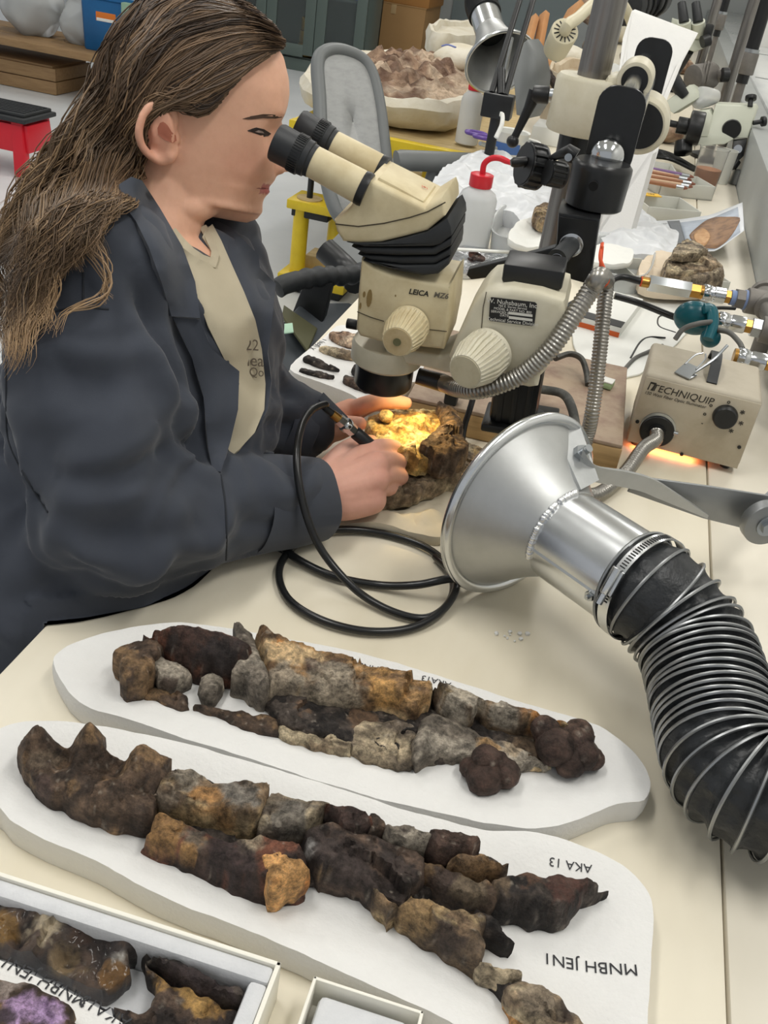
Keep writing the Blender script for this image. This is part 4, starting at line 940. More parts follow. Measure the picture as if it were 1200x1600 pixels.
# near hand: closed around the pen, back of the hand up
MC = [A(580, 702, 0.838), A(588, 722, 0.836), A(589, 744, 0.826), A(582, 766, 0.812)]
PIPJ = [A(616, 700, 0.826), A(623, 722, 0.818), A(626, 745, 0.806), A(616, 766, 0.794)]
DIPJ = [A(608, 704, 0.806), A(616, 728, 0.796), A(618, 752, 0.786), A(606, 770, 0.780)]
TIPJ = [A(592, 706, 0.800), A(596, 728, 0.790), A(598, 752, 0.782), A(588, 768, 0.779)]
for a, b in ((0, 0.0155), (1, 0.0165), (2, 0.016), (3, 0.0145)):
    cap(hm, [WN.lerp(MC[a], 0.05), WN.lerp(MC[a], 0.55)-Vector((0, 0, 0.002)), MC[a]-Vector((0, 0, 0.004))], [0.0225, 0.020, b], 16)
    fr = (0.0100, 0.0104, 0.0100, 0.0088)[a]
    cap(hm, [MC[a]-Vector((0, 0, 0.002)), MC[a].lerp(PIPJ[a], 0.55)+Vector((0, 0, 0.002)), PIPJ[a]], [b*0.82, fr*1.02, fr], 14)
    cap(hm, [PIPJ[a], DIPJ[a]], [fr, fr*0.92], 14); cap(hm, [DIPJ[a], TIPJ[a]], [fr*0.92, fr*0.82], 14)
cap(hm, [WN, A(540, 785, 0.797), MC[3]-Vector((0, 0, 0.012))], [0.022, 0.021, 0.018], 16)        # heel of the hand
cap(hm, [A(505, 752, 0.815), A(540, 712, 0.822), A(568, 694, 0.818), A(596, 694, 0.806)], [0.019, 0.0165, 0.0115, 0.009], 16)   # thumb beyond
# far hand: steadying the specimen, fingers along its upper edge
MF = [A(548, 642, 0.822), A(545, 650, 0.812), A(538, 655, 0.802), A(530, 660, 0.795)]
for k, (m_, r) in enumerate(zip(MF, (0.016, 0.0165, 0.016, 0.0145))):
    cap(hm, [WF, WF.lerp(m_, 0.6), m_], [0.021, 0.019, r], 16)
for m_, q1, q2, q3, fr in ((MF[0], A(578, 630, 0.846), A(606, 627, 0.850), A(634, 630, 0.846), 0.0098), (MF[1], A(580, 632, 0.826), A(608, 628, 0.828), A(628, 630, 0.824), 0.0098),
                           (MF[2], A(570, 634, 0.808), A(600, 630, 0.808), A(622, 632, 0.806), 0.0095), (MF[3], A(558, 640, 0.794), A(584, 634, 0.792), A(602, 636, 0.790), 0.0085)):
    cap(hm, [m_, q1, q2, q3], [fr*1.25, fr*1.08, fr, fr*0.85], 14)
cap(hm, [WF.lerp(MF[2], 0.2), A(530, 668, 0.815), A(548, 664, 0.826), A(562, 662, 0.832)], [0.020, 0.016, 0.0115, 0.009], 16)   # thumb
sk = remesh(hm, 'body', 0.0024, 3, 0.5)
co = get_co(sk)
loc = co-np.array(HO); X = loc@np.array(HX); Yl = loc@np.array(HY); Zl = loc@np.array(HZ)
base = np.tile(_h('e6b498'), (len(co), 1)); n1 = vnoise(co, 22, 3.0, 2)[:, None]
base = base*(1+0.06*n1)
def blend(mask, col):
    global base
    m_ = np.clip(mask, 0, 1)[:, None]; base = base*(1-m_)+_h(col)*m_
head = np.abs(Yl) < 0.12
mx_, mz_ = hp(414, 297)
blend(np.exp(-((X-hp(380, 255)[0])/0.03)**2-((Zl-hp(380, 255)[1])/0.024)**2)*0.30*head, 'c77a63')
blend(np.exp(-((X-hp(250, 212)[0])/0.022)**2-((Zl-hp(250, 212)[1])/0.03)**2)*0.50*(np.abs(Yl) > 0.066)*(np.abs(Yl) < 0.11), 'd08670')
lipm = ((X > hp(396, 296)[0]) & (np.abs(Yl) < 0.034) & (Zl < hp(418, 287)[1]) & (Zl > hp(418, 303.5)[1])).astype(float)*np.clip((X-hp(396, 296)[0])/0.003, 0, 1)
blend(lipm*0.85, 'b0555a')
far_h = np.linalg.norm(co-np.array(MF[0]), axis=1); near_h = np.linalg.norm(co-np.array(PIPJ[1]), axis=1)
kn_ = np.min([np.linalg.norm(co-np.array(m_), axis=1) for m_ in MC], 0)
hand_d = np.linalg.norm(co-np.array(MC[1].lerp(WN, 0.4)), axis=1); blend(np.clip(1.6-hand_d/0.07, 0, 1)*0.6, 'dba294')
blend(np.exp(-(kn_/0.011)**2)*0.42, 'd07a6c'); blend(np.exp(-(far_h/0.07)**2)*0.5, 'e08d72')
tipd = np.min([np.linalg.norm(co-np.array(m_), axis=1) for m_ in PIPJ], 0); blend(np.exp(-(tipd/0.012)**2)*0.35, 'd98d7b')
set_col(sk, base)
body_o = link_mesh('body', sk, M_skin, person)
BODY_BVH = BVHTree.FromPolygons([Vector(v) for v in co], [tuple(p.vertices) for p in sk.polygons])

def sheet(px, bvh, lift, thick, name, m, parent, step=9, fallback=1.0, smooth=1, edge_round=True):
    """cloth panel lying over a modelled surface: plan outline in the photograph, dropped onto the surface"""
    B = resample(np.array(px, float), step); mn, mx = B.min(0), B.max(0)
    G = np.array([(x+(0.5*step if i % 2 else 0), y) for i, y in enumerate(np.arange(mn[1], mx[1], step*0.87)) for x in np.arange(mn[0], mx[0], step)]).reshape(-1, 2)
    G = G[inside(G, B)]; G = G[seg_dist(G, B) > step*0.55] if len(G) else G
    P = np.vstack([B, G]) if len(G) else B
    vs, es, fs, _, _, _ = delaunay_2d_cdt([Vector(p) for p in P], [], [list(range(len(B)))], 1, 1e-6)
    pts = []; dep = []
    for v in vs:
        d = ray(v.x, v.y); dn = d.normalized(); hs = [q.ray_cast(CP, dn)[0] for q in (bvh if isinstance(bvh, list) else [bvh])]
        hs = [(q-CP).length/d.length for q in hs if q is not None]; dep.append(min(hs) if hs else None)
    good = [k for k in dep if k is not None]; V2 = np.array([(v.x, v.y) for v in vs]); gi = [i for i, k in enumerate(dep) if k is not None]
    for i, k in enumerate(dep):
        if k is None: dep[i] = dep[gi[int(((V2[gi]-V2[i])**2).sum(1).argmin())]] if gi else fallback
    dep = np.array(dep)
    nb = [set() for _ in vs]
    for f in fs:
        for a in f:
            nb[a] |= set(f)
    for _ in range(smooth): dep = np.array([dep[list(q)].mean() if q else dep[i] for i, q in enumerate(nb)])
    for v, k in zip(vs, dep): pts.append(D(v.x, v.y, k-lift))
    me = bpy.data.meshes.new(name); me.from_pydata(pts, [], [tuple(f) for f in fs]); me.update()
    bm = bmesh.new(); bm.from_mesh(me); bmesh.ops.recalc_face_normals(bm, faces=bm.faces[:])
    n_ = sum((f.normal for f in bm.faces), Vector())
    if n_.dot(CP-pts[0]) < 0: bmesh.ops.reverse_faces(bm, faces=bm.faces[:])
    bmesh.ops.solidify(bm, geom=bm.faces[:], thickness=thick); bm.to_mesh(me); bm.free()
    me.polygons.foreach_set('use_smooth', [True]*len(me.polygons)); me.set_sharp_from_angle(angle=math.radians(50))
    return link_mesh(name, me, m, parent)
# face details
sheet([(378,186),(392,181.5),(412,178.5),(430,179.5),(441,183.5),(430,185.5),(412,184.5),(394,186.5)], BODY_BVH, 0.0006, 0.0012, 'eyebrow', M_brow, body_o, 3)
sheet([(386,204),(400,199),(413,202),(424,209),(420,212),(412,214),(402,209.5)], BODY_BVH, 0.0006, 0.001, 'eye', M_lash, body_o, 2.5)
sheet([(399,294.3),(408,293.2),(418,293.4),(420,295),(410,295.4)], BODY_BVH, 0.0005, 0.0006, 'mouth_line', mat('mouth_shade', '7d3a3a', 0.6), body_o, 2.5)  # dark strip painting the shade in the crease between the lips
sheet([(398,206),(404,203.5),(411,205.5),(413,208.5),(404,207.5)], BODY_BVH, 0.0014, 0.0006, 'iris', M_eye, body_o, 2.5)
sheet([(256,190),(262,196),(268,206),(275,212),(276,220),(270,224),(258,219),(247,210),(246,200),(250,192)], BODY_BVH, 0.0003, 0.0004, 'ear_shade', mat('ear_shade_tone', 'ab6650', 0.6), body_o, 3)  # flat darker patch painting the shade of the ear recess

# ---- coat
cb_ = MB()
cb_.ball(D(285, 535, 1.04), (0.098, 0.165, 0.118), 4); cb_.ball(D(215, 520, 1.03), (0.10, 0.17, 0.125), 4); cb_.ball(D(236, 655, 1.06), (0.122, 0.165, 0.165), 4)
cb_.ball(D(110, 850, 1.06), (0.17, 0.19, 0.18), 4); cap(cb_, [D(236, 640, 1.06), D(110, 850, 1.06)], [0.15, 0.185], 28)
cap(cb_, [SN+Vector((0, 0.01, -0.005)), D(192, 432, 1.0), SF+Vector((0, 0, -0.03))], [0.068, 0.070, 0.060], 24)
cap(cb_, [SN, SN.lerp(EN, 0.35)+Vector((-0.008, 0, 0)), SN.lerp(EN, 0.7)+Vector((-0.004, 0, 0)), EN], [0.072, 0.080, 0.080, 0.071], 28)
CE = EN.lerp(WN, 0.95)
cap(cb_, [EN, EN.lerp(WN, 0.35)+Vector((0, 0, 0.004)), EN.lerp(WN, 0.65), EN.lerp(WN, 0.88)], [0.071, 0.063, 0.054, 0.047], 28)
cap(cb_, [SF, SF.lerp(EF, 0.5)+Vector((-0.01, 0, 0)), EF], [0.07, 0.072, 0.064], 24)
cap(cb_, [EF, EF.lerp(WF, 0.5)+Vector((0, 0, 0.002)), EF.lerp(WF, 0.74)], [0.062, 0.054, 0.047], 24)
cm = remesh(cb_, 'coat', 0.0045, 14, 0.6)
cc = get_co(cm); no = np.empty(len(cm.vertices)*3); cm.vertices.foreach_get('normal', no); no = no.reshape(-1, 3)
# folds: long soft creases running around the bends and diagonally over the back
EN_ = np.array(EN); dE = np.linalg.norm(cc-EN_, axis=1)
fold = np.zeros(len(cc))
wv = vnoise(cc*np.array([1, 1, 0.6]), 11, 4.0, 2)
sa = np.sin((cc@np.array([34.0, -22.0, 46.0]))+wv*5.0); fold += np.sign(sa)*np.abs(sa)**1.5*0.0085*np.exp(-(dE/0.16)**2)
sb_ = np.sin((cc@np.array([-15.0, 28.0, 22.0]))+vnoise(cc, 6, 9.0, 2)*6.0); fold += np.abs(sb_)**2*np.sign(sb_)*0.0060
fold += vnoise(cc, 24, 1.0, 2)*0.0030
low = cc[:, 2] < 0.785
fold[low & (cc[:, 0] > -0.43)] *= 0.2
cbv0 = BVHTree.FromPolygons([Vector(v) for v in cc], [tuple(p.vertices) for p in cm.polygons])
def crease(pts, depth, wid, ridge=0.5):
    global fold
    L3 = []
    for p in catmull([(x, y, 0) for x, y in pts], 6):
        h = cbv0.ray_cast(CP, ray(p.x, p.y).normalized())[0]
        if h is not None: L3.append(np.array(h))
    if len(L3) < 3: return
    L3 = np.array(L3); d_ = np.sqrt(((cc[:, None, :]-L3[None])**2).sum(2)); j_ = d_.argmin(1); dm = d_[np.arange(len(cc)), j_]
    en = np.sin(PI*np.clip((j_+0.5)/len(L3), 0, 1))**0.5
    fold = fold+(-depth*np.exp(-(dm/wid)**2)+ridge*depth*np.exp(-((dm-wid*2.1)/(wid*1.1))**2))*en
crease([(271,677),(258,702),(208,731),(154,745),(83,743)], 0.011, 0.011)
crease([(210,420),(236,480),(256,540),(272,600),(274,660)], 0.013, 0.010, 0.3)
crease([(316,722),(300,702),(284,680),(276,650)], 0.008, 0.008)
crease([(12,568),(8,640),(20,720),(75,806)], 0.006, 0.005, 0.2)
crease([(40,690),(110,700),(190,690),(240,660)], 0.006, 0.014)
crease([(120,830),(180,840),(250,835),(310,815)], 0.006, 0.013)
crease([(60,600),(130,590),(200,610)], 0.004, 0.016)
crease([(392,600),(440,610),(480,625)], 0.006, 0.012); crease([(400,650),(440,665),(490,650)], 0.005, 0.010)
crease([(90,860),(130,885),(150,905)], 0.006, 0.010)
cc2 = cc+no*fold[:, None]
tbl = (cc2[:, 0] > -0.415) & (cc2[:, 2] < 0.7615)
cc2[tbl, 2] = 0.7615
cm.vertices.foreach_set('co', cc2.ravel()); cm.update()
coat_o = link_mesh('coat', cm, M_coat, person)
COAT_BVH = BVHTree.FromPolygons([Vector(v) for v in cc2], [tuple(p.vertices) for p in cm.polygons])
# cuffs
def cuff(c0, c1, r0, r1, name):
    ax_ = (c1-c0).normalized(); L = (c1-c0).length
    pr = [(0, r0), (L*0.5, r0*0.55+r1*0.45), (L-0.002, r1), (L, r1-0.0015), (L-0.001, r1-0.004), (L*0.2, r1-0.006), (0.004, r0-0.006)]
    mb = MB(); mb.lathe(c0, ax_, pr, 48, cap=False)
    for v in mb.bm.verts:
        v.co += noise.noise_vector(v.co*26)*0.004
        if v.co.z < 0.7615: v.co.z = 0.7615
    return mb.build(name, M_coat, coat_o)
cuff(EN.lerp(WN, 0.62), EN.lerp(WN, 1.0), 0.0535, 0.0485, 'cuff')
cuff(EF.lerp(WF, 0.55), EF.lerp(WF, 0.90), 0.052, 0.047, 'cuff')
q0 = A(522, 640, 0.845); MB().box(q0, (0.045, 0.016, 0.003), 0.001, axes=(img_dir(522, 640, 0.7, 0.7, 0.1), Vector((0, 1, 0.2)).normalized(), Vector((0.3, -0.2, 1)).normalized())).build('cuff_tab', M_coat, coat_o)
# shirt, collars, lapels, seams
shirt = sheet([(268,374),(284,386),(303,400),(322,410),(333,408),(330,393),(316,370),(322,358),(332,350),(346,376),(363,415),(381,455),(399,500),(409,545),(415,600),(413,640),(398,676),(374,702),(362,712),(356,700),(364,650),(368,600),(350,560),(325,510),(300,440)], [COAT_BVH, BODY_BVH], 0.004, 0.003, 'shirt', M_shirt, person, 7, smooth=4)
sheet([(262,366),(280,387),(300,404),(322,416),(337,418),(343,398),(334,372),(322,351),(311,355),(320,370),(330,392),(329,402),(318,398),(303,388),(288,373),(274,356)], [COAT_BVH, BODY_BVH], 0.007, 0.004, 'neckband', M_shirt, shirt, 5, smooth=4)
for t_, px, py, sz in (('22', 393, 540, 0.016), ('lea', 398, 564, 0.018), ('Qo', 400, 582, 0.013)):
    h = COAT_BVH.ray_cast(CP, ray(px, py).normalized())[0] or D(px, py, 1.1)
    p = CP+(h-CP)*((h-CP).length-0.0075)/(h-CP).length
    ri, ui, fi = img_axes(px, py)
    text_mesh('lettering', t_, sz, p, ri*1.0+fi*0.6-ui*0.05, ui, mat('print_brown', '5c5145', 0.8), shirt, lift=0.0012)
sheet([(186,288),(205,276),(222,282),(250,325),(285,385),(305,440),(313,497),(268,494),(252,440),(232,385),(212,345),(192,318)], COAT_BVH, 0.017, 0.006, 'collar', M_coat, coat_o, 9, smooth=5)
sheet([(268,492),(313,500),(330,545),(374,580),(372,640),(360,690),(345,737),(332,735),(325,700),(318,620),(300,560)], COAT_BVH, 0.013, 0.005, 'lapel', M_coat, coat_o, 9, smooth=5)
sheet([(318,350),(335,343),(362,356),(404,398),(406,418),(431,443),(426,493),(418,552),(424,595),(418,640),(402,672),(411,640),(412,600),(406,545),(396,500),(378,452),(360,412),(345,376),(330,352)], COAT_BVH, 0.013, 0.006, 'lapel', M_coat, coat_o, 9, smooth=5)
def seam(pts, name='seam'):
    P = []
    for p in catmull([(x, y, 0) for x, y in pts], 6):
        h = COAT_BVH.ray_cast(CP, ray(p.x, p.y).normalized())[0]
        if h is not None: P.append(h)
    if len(P) > 2: MB().tube(P, 0.0011, 6).build(name, mat('seam_cloth', '2a2d33', 0.9), coat_o)
seam([(10,565),(10,640),(14,690),(40,745),(75,800)]); seam([(130,425),(130,450),(130,478)]); seam([(75,490),(120,480),(170,483)])
h0 = [p for p in [(345,742),(352,790),(354,840),(353,882)]]; seam(h0)
# trousers, shoes
tm = MB(); hipc = Vector((-0.60, 0.90, 0.56))
for sy in (-0.10, 0.10):
    k_ = Vector((-0.22, 0.93+sy, 0.53)); a_ = Vector((-0.20, 0.93+sy*1.1, 0.10))
    cap(tm, [hipc+Vector((0, sy, 0)), k_], [0.085, 0.065]); cap(tm, [k_, a_], [0.062, 0.045])
tm.ball(hipc, (0.15, 0.18, 0.11), 3)
link_mesh('trousers', remesh(tm, 'trousers', 0.012, 4), M_trouser, person)
for sy in (-0.11, 0.11):
    b = MB(); cap(b, [Vector((-0.23, 0.93+sy, 0.045)), Vector((-0.06, 0.93+sy, 0.032))], [0.042, 0.030]); link_mesh('shoe', remesh(b, 'shoe', 0.008, 3), M_shoe, person)
stool = thing('lab_stool', 'round padded lab stool beneath the person in the dark coat', 'stool', (-0.60, 0.90, 0))
MB().lathe((-0.60, 0.90, 0.38), (0, 0, 1), [(0, 0.17), (0.012, 0.19), (0.05, 0.19), (0.06, 0.17)], 40).build('seat', M_black, stool)
MB().cyl((-0.60, 0.90, 0.06), (-0.60, 0.90, 0.385), 0.03).build('column', M_steel, stool)
for k in range(5):
    a = 2*PI*k/5; MB().box((-0.60+0.14*math.cos(a), 0.90+0.14*math.sin(a), 0.045), (0.28, 0.04, 0.03), 0.006, rot=Matrix.Rotation(a, 3, 'Z')).build('foot', M_steel, stool)
# ---- hair: a cap over the skull and thousands of wavy strands swept back and down
M_hair = mat('hair_strands', '5a4636', 0.42, attr='Col', spec=0.45)
M_haircap = mat('hair_cap', '382b23', 0.6, n=(60, 0.5, '4b3a2e', (1, 1, 1)), bump=(120, 0.5, 0.002))
SKC = H(0.022, 0, 0.045); SKR = Vector((0.097, 0.079, 0.094))
def skull_depth(px, py, k=1.0):
    """depth of the near surface of the hair-covered skull ellipsoid"""
    d = ray(px, py); o = CP-SKC
    A_ = [HX, HY, HZ]; R = SKR*k
    dl = Vector([d.dot(a)/r for a, r in zip(A_, R)]); ol = Vector([o.dot(a)/r for a, r in zip(A_, R)])
    a, b, c = dl.dot(dl), dl.dot(ol), ol.dot(ol)-1; disc = b*b-a*c
    return (-b-math.sqrt(disc))/a if disc > 0 else None, -b/a
# cap: ellipsoid shell trimmed along the hairline
cp_ = bmesh.new(); bmesh.ops.create_icosphere(cp_, subdivisions=5, radius=1)
for v in cp_.verts: v.co = SKC+HX*(v.co.x*SKR.x*1.03)+HY*(v.co.y*SKR.y*1.04)+HZ*(v.co.z*SKR.z*1.03)
HL = [(600,70),(443,66),(424,76),(384,104),(352,140),(332,166),(300,190),(276,172),(256,160),(232,168),(218,195),(216,250),(200,330),(-200,330),(-200,-400),(600,-400)]
HLa = np.array(HL, float)
dele = []
for v in cp_.verts:
    q = v.co-HY*(2*(v.co-HO).dot(HY)) if (v.co-HO).dot(HY) > 0 else v.co   # mirror the far side onto the near one
    p = PIX(q)
    if not inside(np.array([[p[0], p[1]]]), HLa)[0]: dele.append(v)
bmesh.ops.delete(cp_, geom=dele, context='VERTS')
bmesh.ops.solidify(cp_, geom=cp_.faces[:], thickness=0.004)
me = bpy.data.meshes.new('hair_cap'); cp_.to_mesh(me); cp_.free(); me.polygons.foreach_set('use_smooth', [True]*len(me.polygons))
hair = link_mesh('hair', me, M_haircap, person)
GUIDES = [
 [(330,-12),(285,-22),(235,-8),(195,40),(160,105),(126,190),(62,270),(15,345),(-25,415)],
 [(395,12),(340,-4),(285,-6),(230,30),(185,100),(145,185),(85,270),(38,340),(0,410)],
 [(430,45),(385,25),(330,22),(265,45),(205,110),(165,200),(115,285),(58,350),(18,430)],
 [(443,66),(400,50),(345,55),(285,85),(228,140),(190,220),(140,300),(82,360),(30,450),(8,500)],
 [(442,72),(400,68),(350,88),(300,122),(250,158),(212,215),(182,270),(140,325),(88,385),(45,450),(28,520)],
 [(424,80),(385,100),(338,128),(295,148),(255,160),(222,195),(204,250),(186,295),(142,340),(108,395),(75,445)],
 [(385,106),(345,138),(315,158),(285,163),(250,152),(212,176),(198,228),(204,275),(178,310),(135,350),(125,400)],
 [(336,164),(312,178),(290,172),(254,153),(214,176),(200,220),(198,262),(206,292),(182,318),(150,352),(148,395)],
]
LOOSE = [
 ([(190,300),(150,335),(120,352),(128,385),(152,410),(168,440),(160,465),(128,480),(98,492),(84,520)], 10, 5),
 ([(180,310),(150,340),(150,375),(165,400),(172,430),(160,455),(172,470)], 8, 4),
 ([(120,300),(70,350),(50,390),(68,430),(62,470),(40,500),(32,535),(20,565)], 60, 13),
 ([(90,320),(45,370),(20,410),(38,450),(30,490),(12,520),(22,550)], 60, 12),
 ([(150,300),(95,360),(70,400),(76,440),(58,480),(66,500)], 50, 11),
 ([(60,330),(15,380),(-10,420),(10,460),(-5,500),(4,540)], 50, 12),
 ([(130,250),(90,262),(70,262),(58,266)], 14, 4), ([(110,280),(70,276),(48,266),(40,262)], 14, 4),
 ([(110,330),(80,380),(84,420),(60,450),(70,485),(56,510)], 40, 9),
]
def resamp(g, n=22):
    P = [Vector((x, y, 0)) for x, y in g]; P = catmull(P, 8); L = [0]
    for a, b in zip(P[:-1], P[1:]): L.append(L[-1]+(b-a).length)
    t = np.linspace(0, L[-1], n); return np.c_[np.interp(t, L, [p.x for p in P]), np.interp(t, L, [p.y for p in P])]
NSEG = 22
GR = [resamp(g, NSEG) for g in GUIDES]
hv, hf, hc = [], [], []
DARK, MID, LIGHT = _h('33271f'), _h('7d644c'), _h('bf9f78')
def coat_depth(px, py):
    d = ray(px, py); h = COAT_BVH.ray_cast(CP, d.normalized())[0]
    return (h-CP).length/d.length if h is not None else None
def add_strand(path, lift, rad, tone, tip_light, layer):
    P = []; prev = None
    for i, (x, y) in enumerate(path):
        t = i/(len(path)-1)
        sd, near = skull_depth(x, y, 1.05+0.10*lift+0.16*t*t*lift)
        base = min(near, 1.0)-0.02-0.05*lift
        d = sd if sd is not None else base
        if t > 0.45: d = min(d, base+0.03)
        cdp = coat_depth(x, y)
        if cdp is not None: d = min(d, cdp-0.006-0.022*lift)
        P.append(d)
    P = np.array(P); 
    for _ in range(4): P[1:-1] = np.minimum(P[1:-1]*1.0, 0.25*P[:-2]+0.5*P[1:-1]+0.25*P[2:]+0.002)
    pts = [D(x, y, float(d)) for (x, y), d in zip(path, P)]
    T, N = frames(pts); b0 = len(hv)
    for i, p in enumerate(pts):
        t = i/(len(pts)-1); r = rad*(0.75+0.35*math.sin(PI*min(1, t*1.1)))*(1 if t < 0.85 else max(0.25, (1-t)/0.15))
        bb = T[i].cross(N[i])
        k = tip_light*np.clip((t-0.35)/0.6, 0, 1); c = tone*(1-k)+LIGHT*k
        for q in range(3):
            a = 2*PI*q/3; hv.append(p+(N[i]*math.cos(a)+bb*math.sin(a))*r); hc.append(c)
        if i:
            for q in range(3):
                hf.append((b0+(i-1)*3+q, b0+(i-1)*3+(q+1) % 3, b0+i*3+(q+1) % 3, b0+i*3+q))
rg = np.random.default_rng(11)
def waves(path, amp0, amp1, freq, ph):
    n = len(path); t = np.linspace(0, 1, n); tg = np.gradient(path, axis=0); tg /= np.maximum(np.linalg.norm(tg, axis=1)[:, None], 1e-6)
    nr = np.c_[-tg[:, 1], tg[:, 0]]; a = amp0+(amp1-amp0)*t**1.5
    return path+nr*(a*np.sin(2*PI*(freq*t**1.15)+ph))[:, None]
for li in range(430):                                  # locks of strands that wave together
    g = rg.uniform(0, len(GR)-1.001); i = int(g); t = g-i
    lock = GR[i]*(1-t)+GR[i+1]*t
    ph, fr, am = rg.uniform(0, 2*PI), rg.uniform(3.0, 5.2), rg.uniform(7, 18); lift = rg.uniform(0.0, 1.0)
    tn = rg.beta(0.8, 1.5); tl = rg.beta(1.2, 2.2)*0.9; off = rg.normal(0, 7 if g < 5.4 else 3, 2); ext = rg.uniform(0.72, 1.06)
    for k in range(10):
        p = lock.copy(); tt = np.linspace(0, 1, NSEG)
        spread = rg.normal(0, 1, 2)[None]*(1.5+2.6*np.sin(PI*np.clip(tt*0.9, 0, 1))[:, None]+2.2*tt[:, None])
        p = p+off*(tt[:, None]**0.6)+spread
        if ext < 1:
            q = np.linspace(0, ext, NSEG); p = np.c_[np.interp(q, tt, p[:, 0]), np.interp(q, tt, p[:, 1])]
        p = waves(p, 2.6, am, fr, ph+rg.normal(0, 0.3))
        tone = DARK*(1-tn)+MID*tn; tone = tone*rg.uniform(0.8, 1.2)
        add_strand(p, np.clip(lift+rg.normal(0, 0.1), 0, 1.2), rg.uniform(0.0005, 0.00105), tone, tl*rg.uniform(0.5, 1.1), 0)
for g, n, sp in LOOSE:
    gr = resamp(g, NSEG)
    for k in range(n):
        p = gr+rg.normal(0, sp, 2)[None]*np.linspace(0.6, 1, NSEG)[:, None]
        p = waves(p, 1, rg.uniform(2, 7), rg.uniform(1.5, 3), rg.uniform(0, 1.2))
        add_strand(p, rg.uniform(0.2, 0.8), rg.uniform(0.0004, 0.0008), MID*rg.uniform(0.7, 1.2), rg.uniform(0.35, 1.0), 1)
me = bpy.data.meshes.new('strands'); me.from_pydata(hv, [], hf); me.update()
me.polygons.foreach_set('use_smooth', [True]*len(me.polygons)); set_col(me, np.array(hc))
so = link_mesh('strands', me, M_hair, hair); so['kind'] = 'stuff'
# ================================================================== THINGS AT THE WORKER'S HANDS
ZT = 0.7602
M_cloth = mat('beige_cloth', 'cfc4ad', 0.9, n=(16, 0.4, 'b7ab92'), bump=(500, 0.2, 0.0006))
M_yellow = mat('yellow_cloth', 'b8962a', 0.7, n=(20, 0.4, '8f7420'))
cl_ = cradle('sandbag', [(425,800),(470,782),(520,778),(570,790),(620,796),(665,782),(700,762),(712,780),(706,815),(690,838),(650,832),(600,822),(550,816),(505,826),(460,828),(432,818)], 0.773, 'wrinkled beige cloth sandbag under the lit specimen', dip=-0.010, seed=12, mtl=M_cloth, waves=0.010)
cl_['category'] = 'sandbag'
yy = cradle('yellow_pad', [(700,765),(720,742),(748,735),(752,752),(738,775),(718,785)], 0.770, 'small yellow padded cloth peeking out beside the metal hood', dip=0, seed=13, mtl=M_yellow, waves=0.004); yy['category'] = 'pad'
SPC = thing('fossil_specimen', 'rough fossil block lit golden under the microscope and held by the person', 'fossil', A(650, 735, 0.776))
zs = 0.776
M_spec = mat('specimen_rock', '8a7458', 0.7, attr='Col', n=(180, 0.45, '4a3b2c'), bump=(240, 1.0, 0.0022), spec=0.3); gritty(M_spec, 0.55)
rock('base_slab', [(540,770),(556,725),(575,690),(600,664),(650,650),(700,668),(735,695),(758,716),(744,742),(704,762),(660,778),(612,790),(572,786)], zs, 0.030, 'tan', SPC, edge=0.85, rough=0.2, m=M_spec, patches=[(600,780,40,'6f6150'),(700,755,30,'8a7a62')], seed=31)
rock('matrix', [(572,668),(588,648),(612,640),(645,634),(688,640),(708,668),(700,705),(680,730),(650,738),(618,726),(590,702)], zs+0.028, 0.028, 'gold', SPC, rough=0.5, m=M_spec, seed=32, w=0.02, peaks=[(650,660,0.02,0.008),(625,690,0.012,-0.008)])  # lit zone: the lamp's warm glow is painted into the gold colour
rock('concretion', [(680,642),(698,636),(716,656),(722,688),(728,706),(718,728),(690,738),(668,728),(652,715),(664,694),(690,674)], zs+0.030, 0.042, 'brown', SPC, rough=0.5, m=M_spec, seed=33, w=0.018, patches=[(665,720,26,'a5763c'),(700,660,22,'5a4a38')])
mb = MB(); lump(mb, 603, 650, 0.836, 0.009, 4.0); me = mb.mesh('knob'); set_col(me, paint(get_co(me), 'gold', 3.0)); link_mesh('knob', me, M_spec, SPC)  # same gold tone, lamplight included in its colour
lump_l = None
# air scribe and its coiled hose
pen = thing('air_scribe', 'black and steel air scribe with a long coiled black air hose', 'tool', A(600, 900, ZT))
pt, pm, ptop = A(640, 706, 0.838), A(572, 690, 0.846), A(531, 656, 0.872)
pd = (ptop-pm).normalized()
MB().lathe(pm-pd*0.045, pd, [(-0.024, 0.0006), (-0.02, 0.0014), (-0.002, 0.0016), (0, 0.005), (0.02, 0.0072), (0.062, 0.0075), (0.064, 0.006)], 24).build('barrel', M_black, pen)
j = pm+pd*0.020
MB().cyl(j, j+pd*0.008, 0.0072, seg=6).cyl(j+pd*0.008, j+pd*0.015, 0.0085, seg=24, bevel=0.001).cyl(j+pd*0.015, j+pd*0.024, 0.0068, seg=6).build('coupling', M_chrome, pen)
M_brass = mat('brass', 'b58a4a', 0.3, 1.0); M_hose = mat('hose_black', '191a1b', 0.28, n=(60, 0.2, '2b2c2d'))
MB().cyl(j+pd*0.024, j+pd*0.034, 0.0052, 0.0046, seg=20).build('ferrule', M_brass, pen)
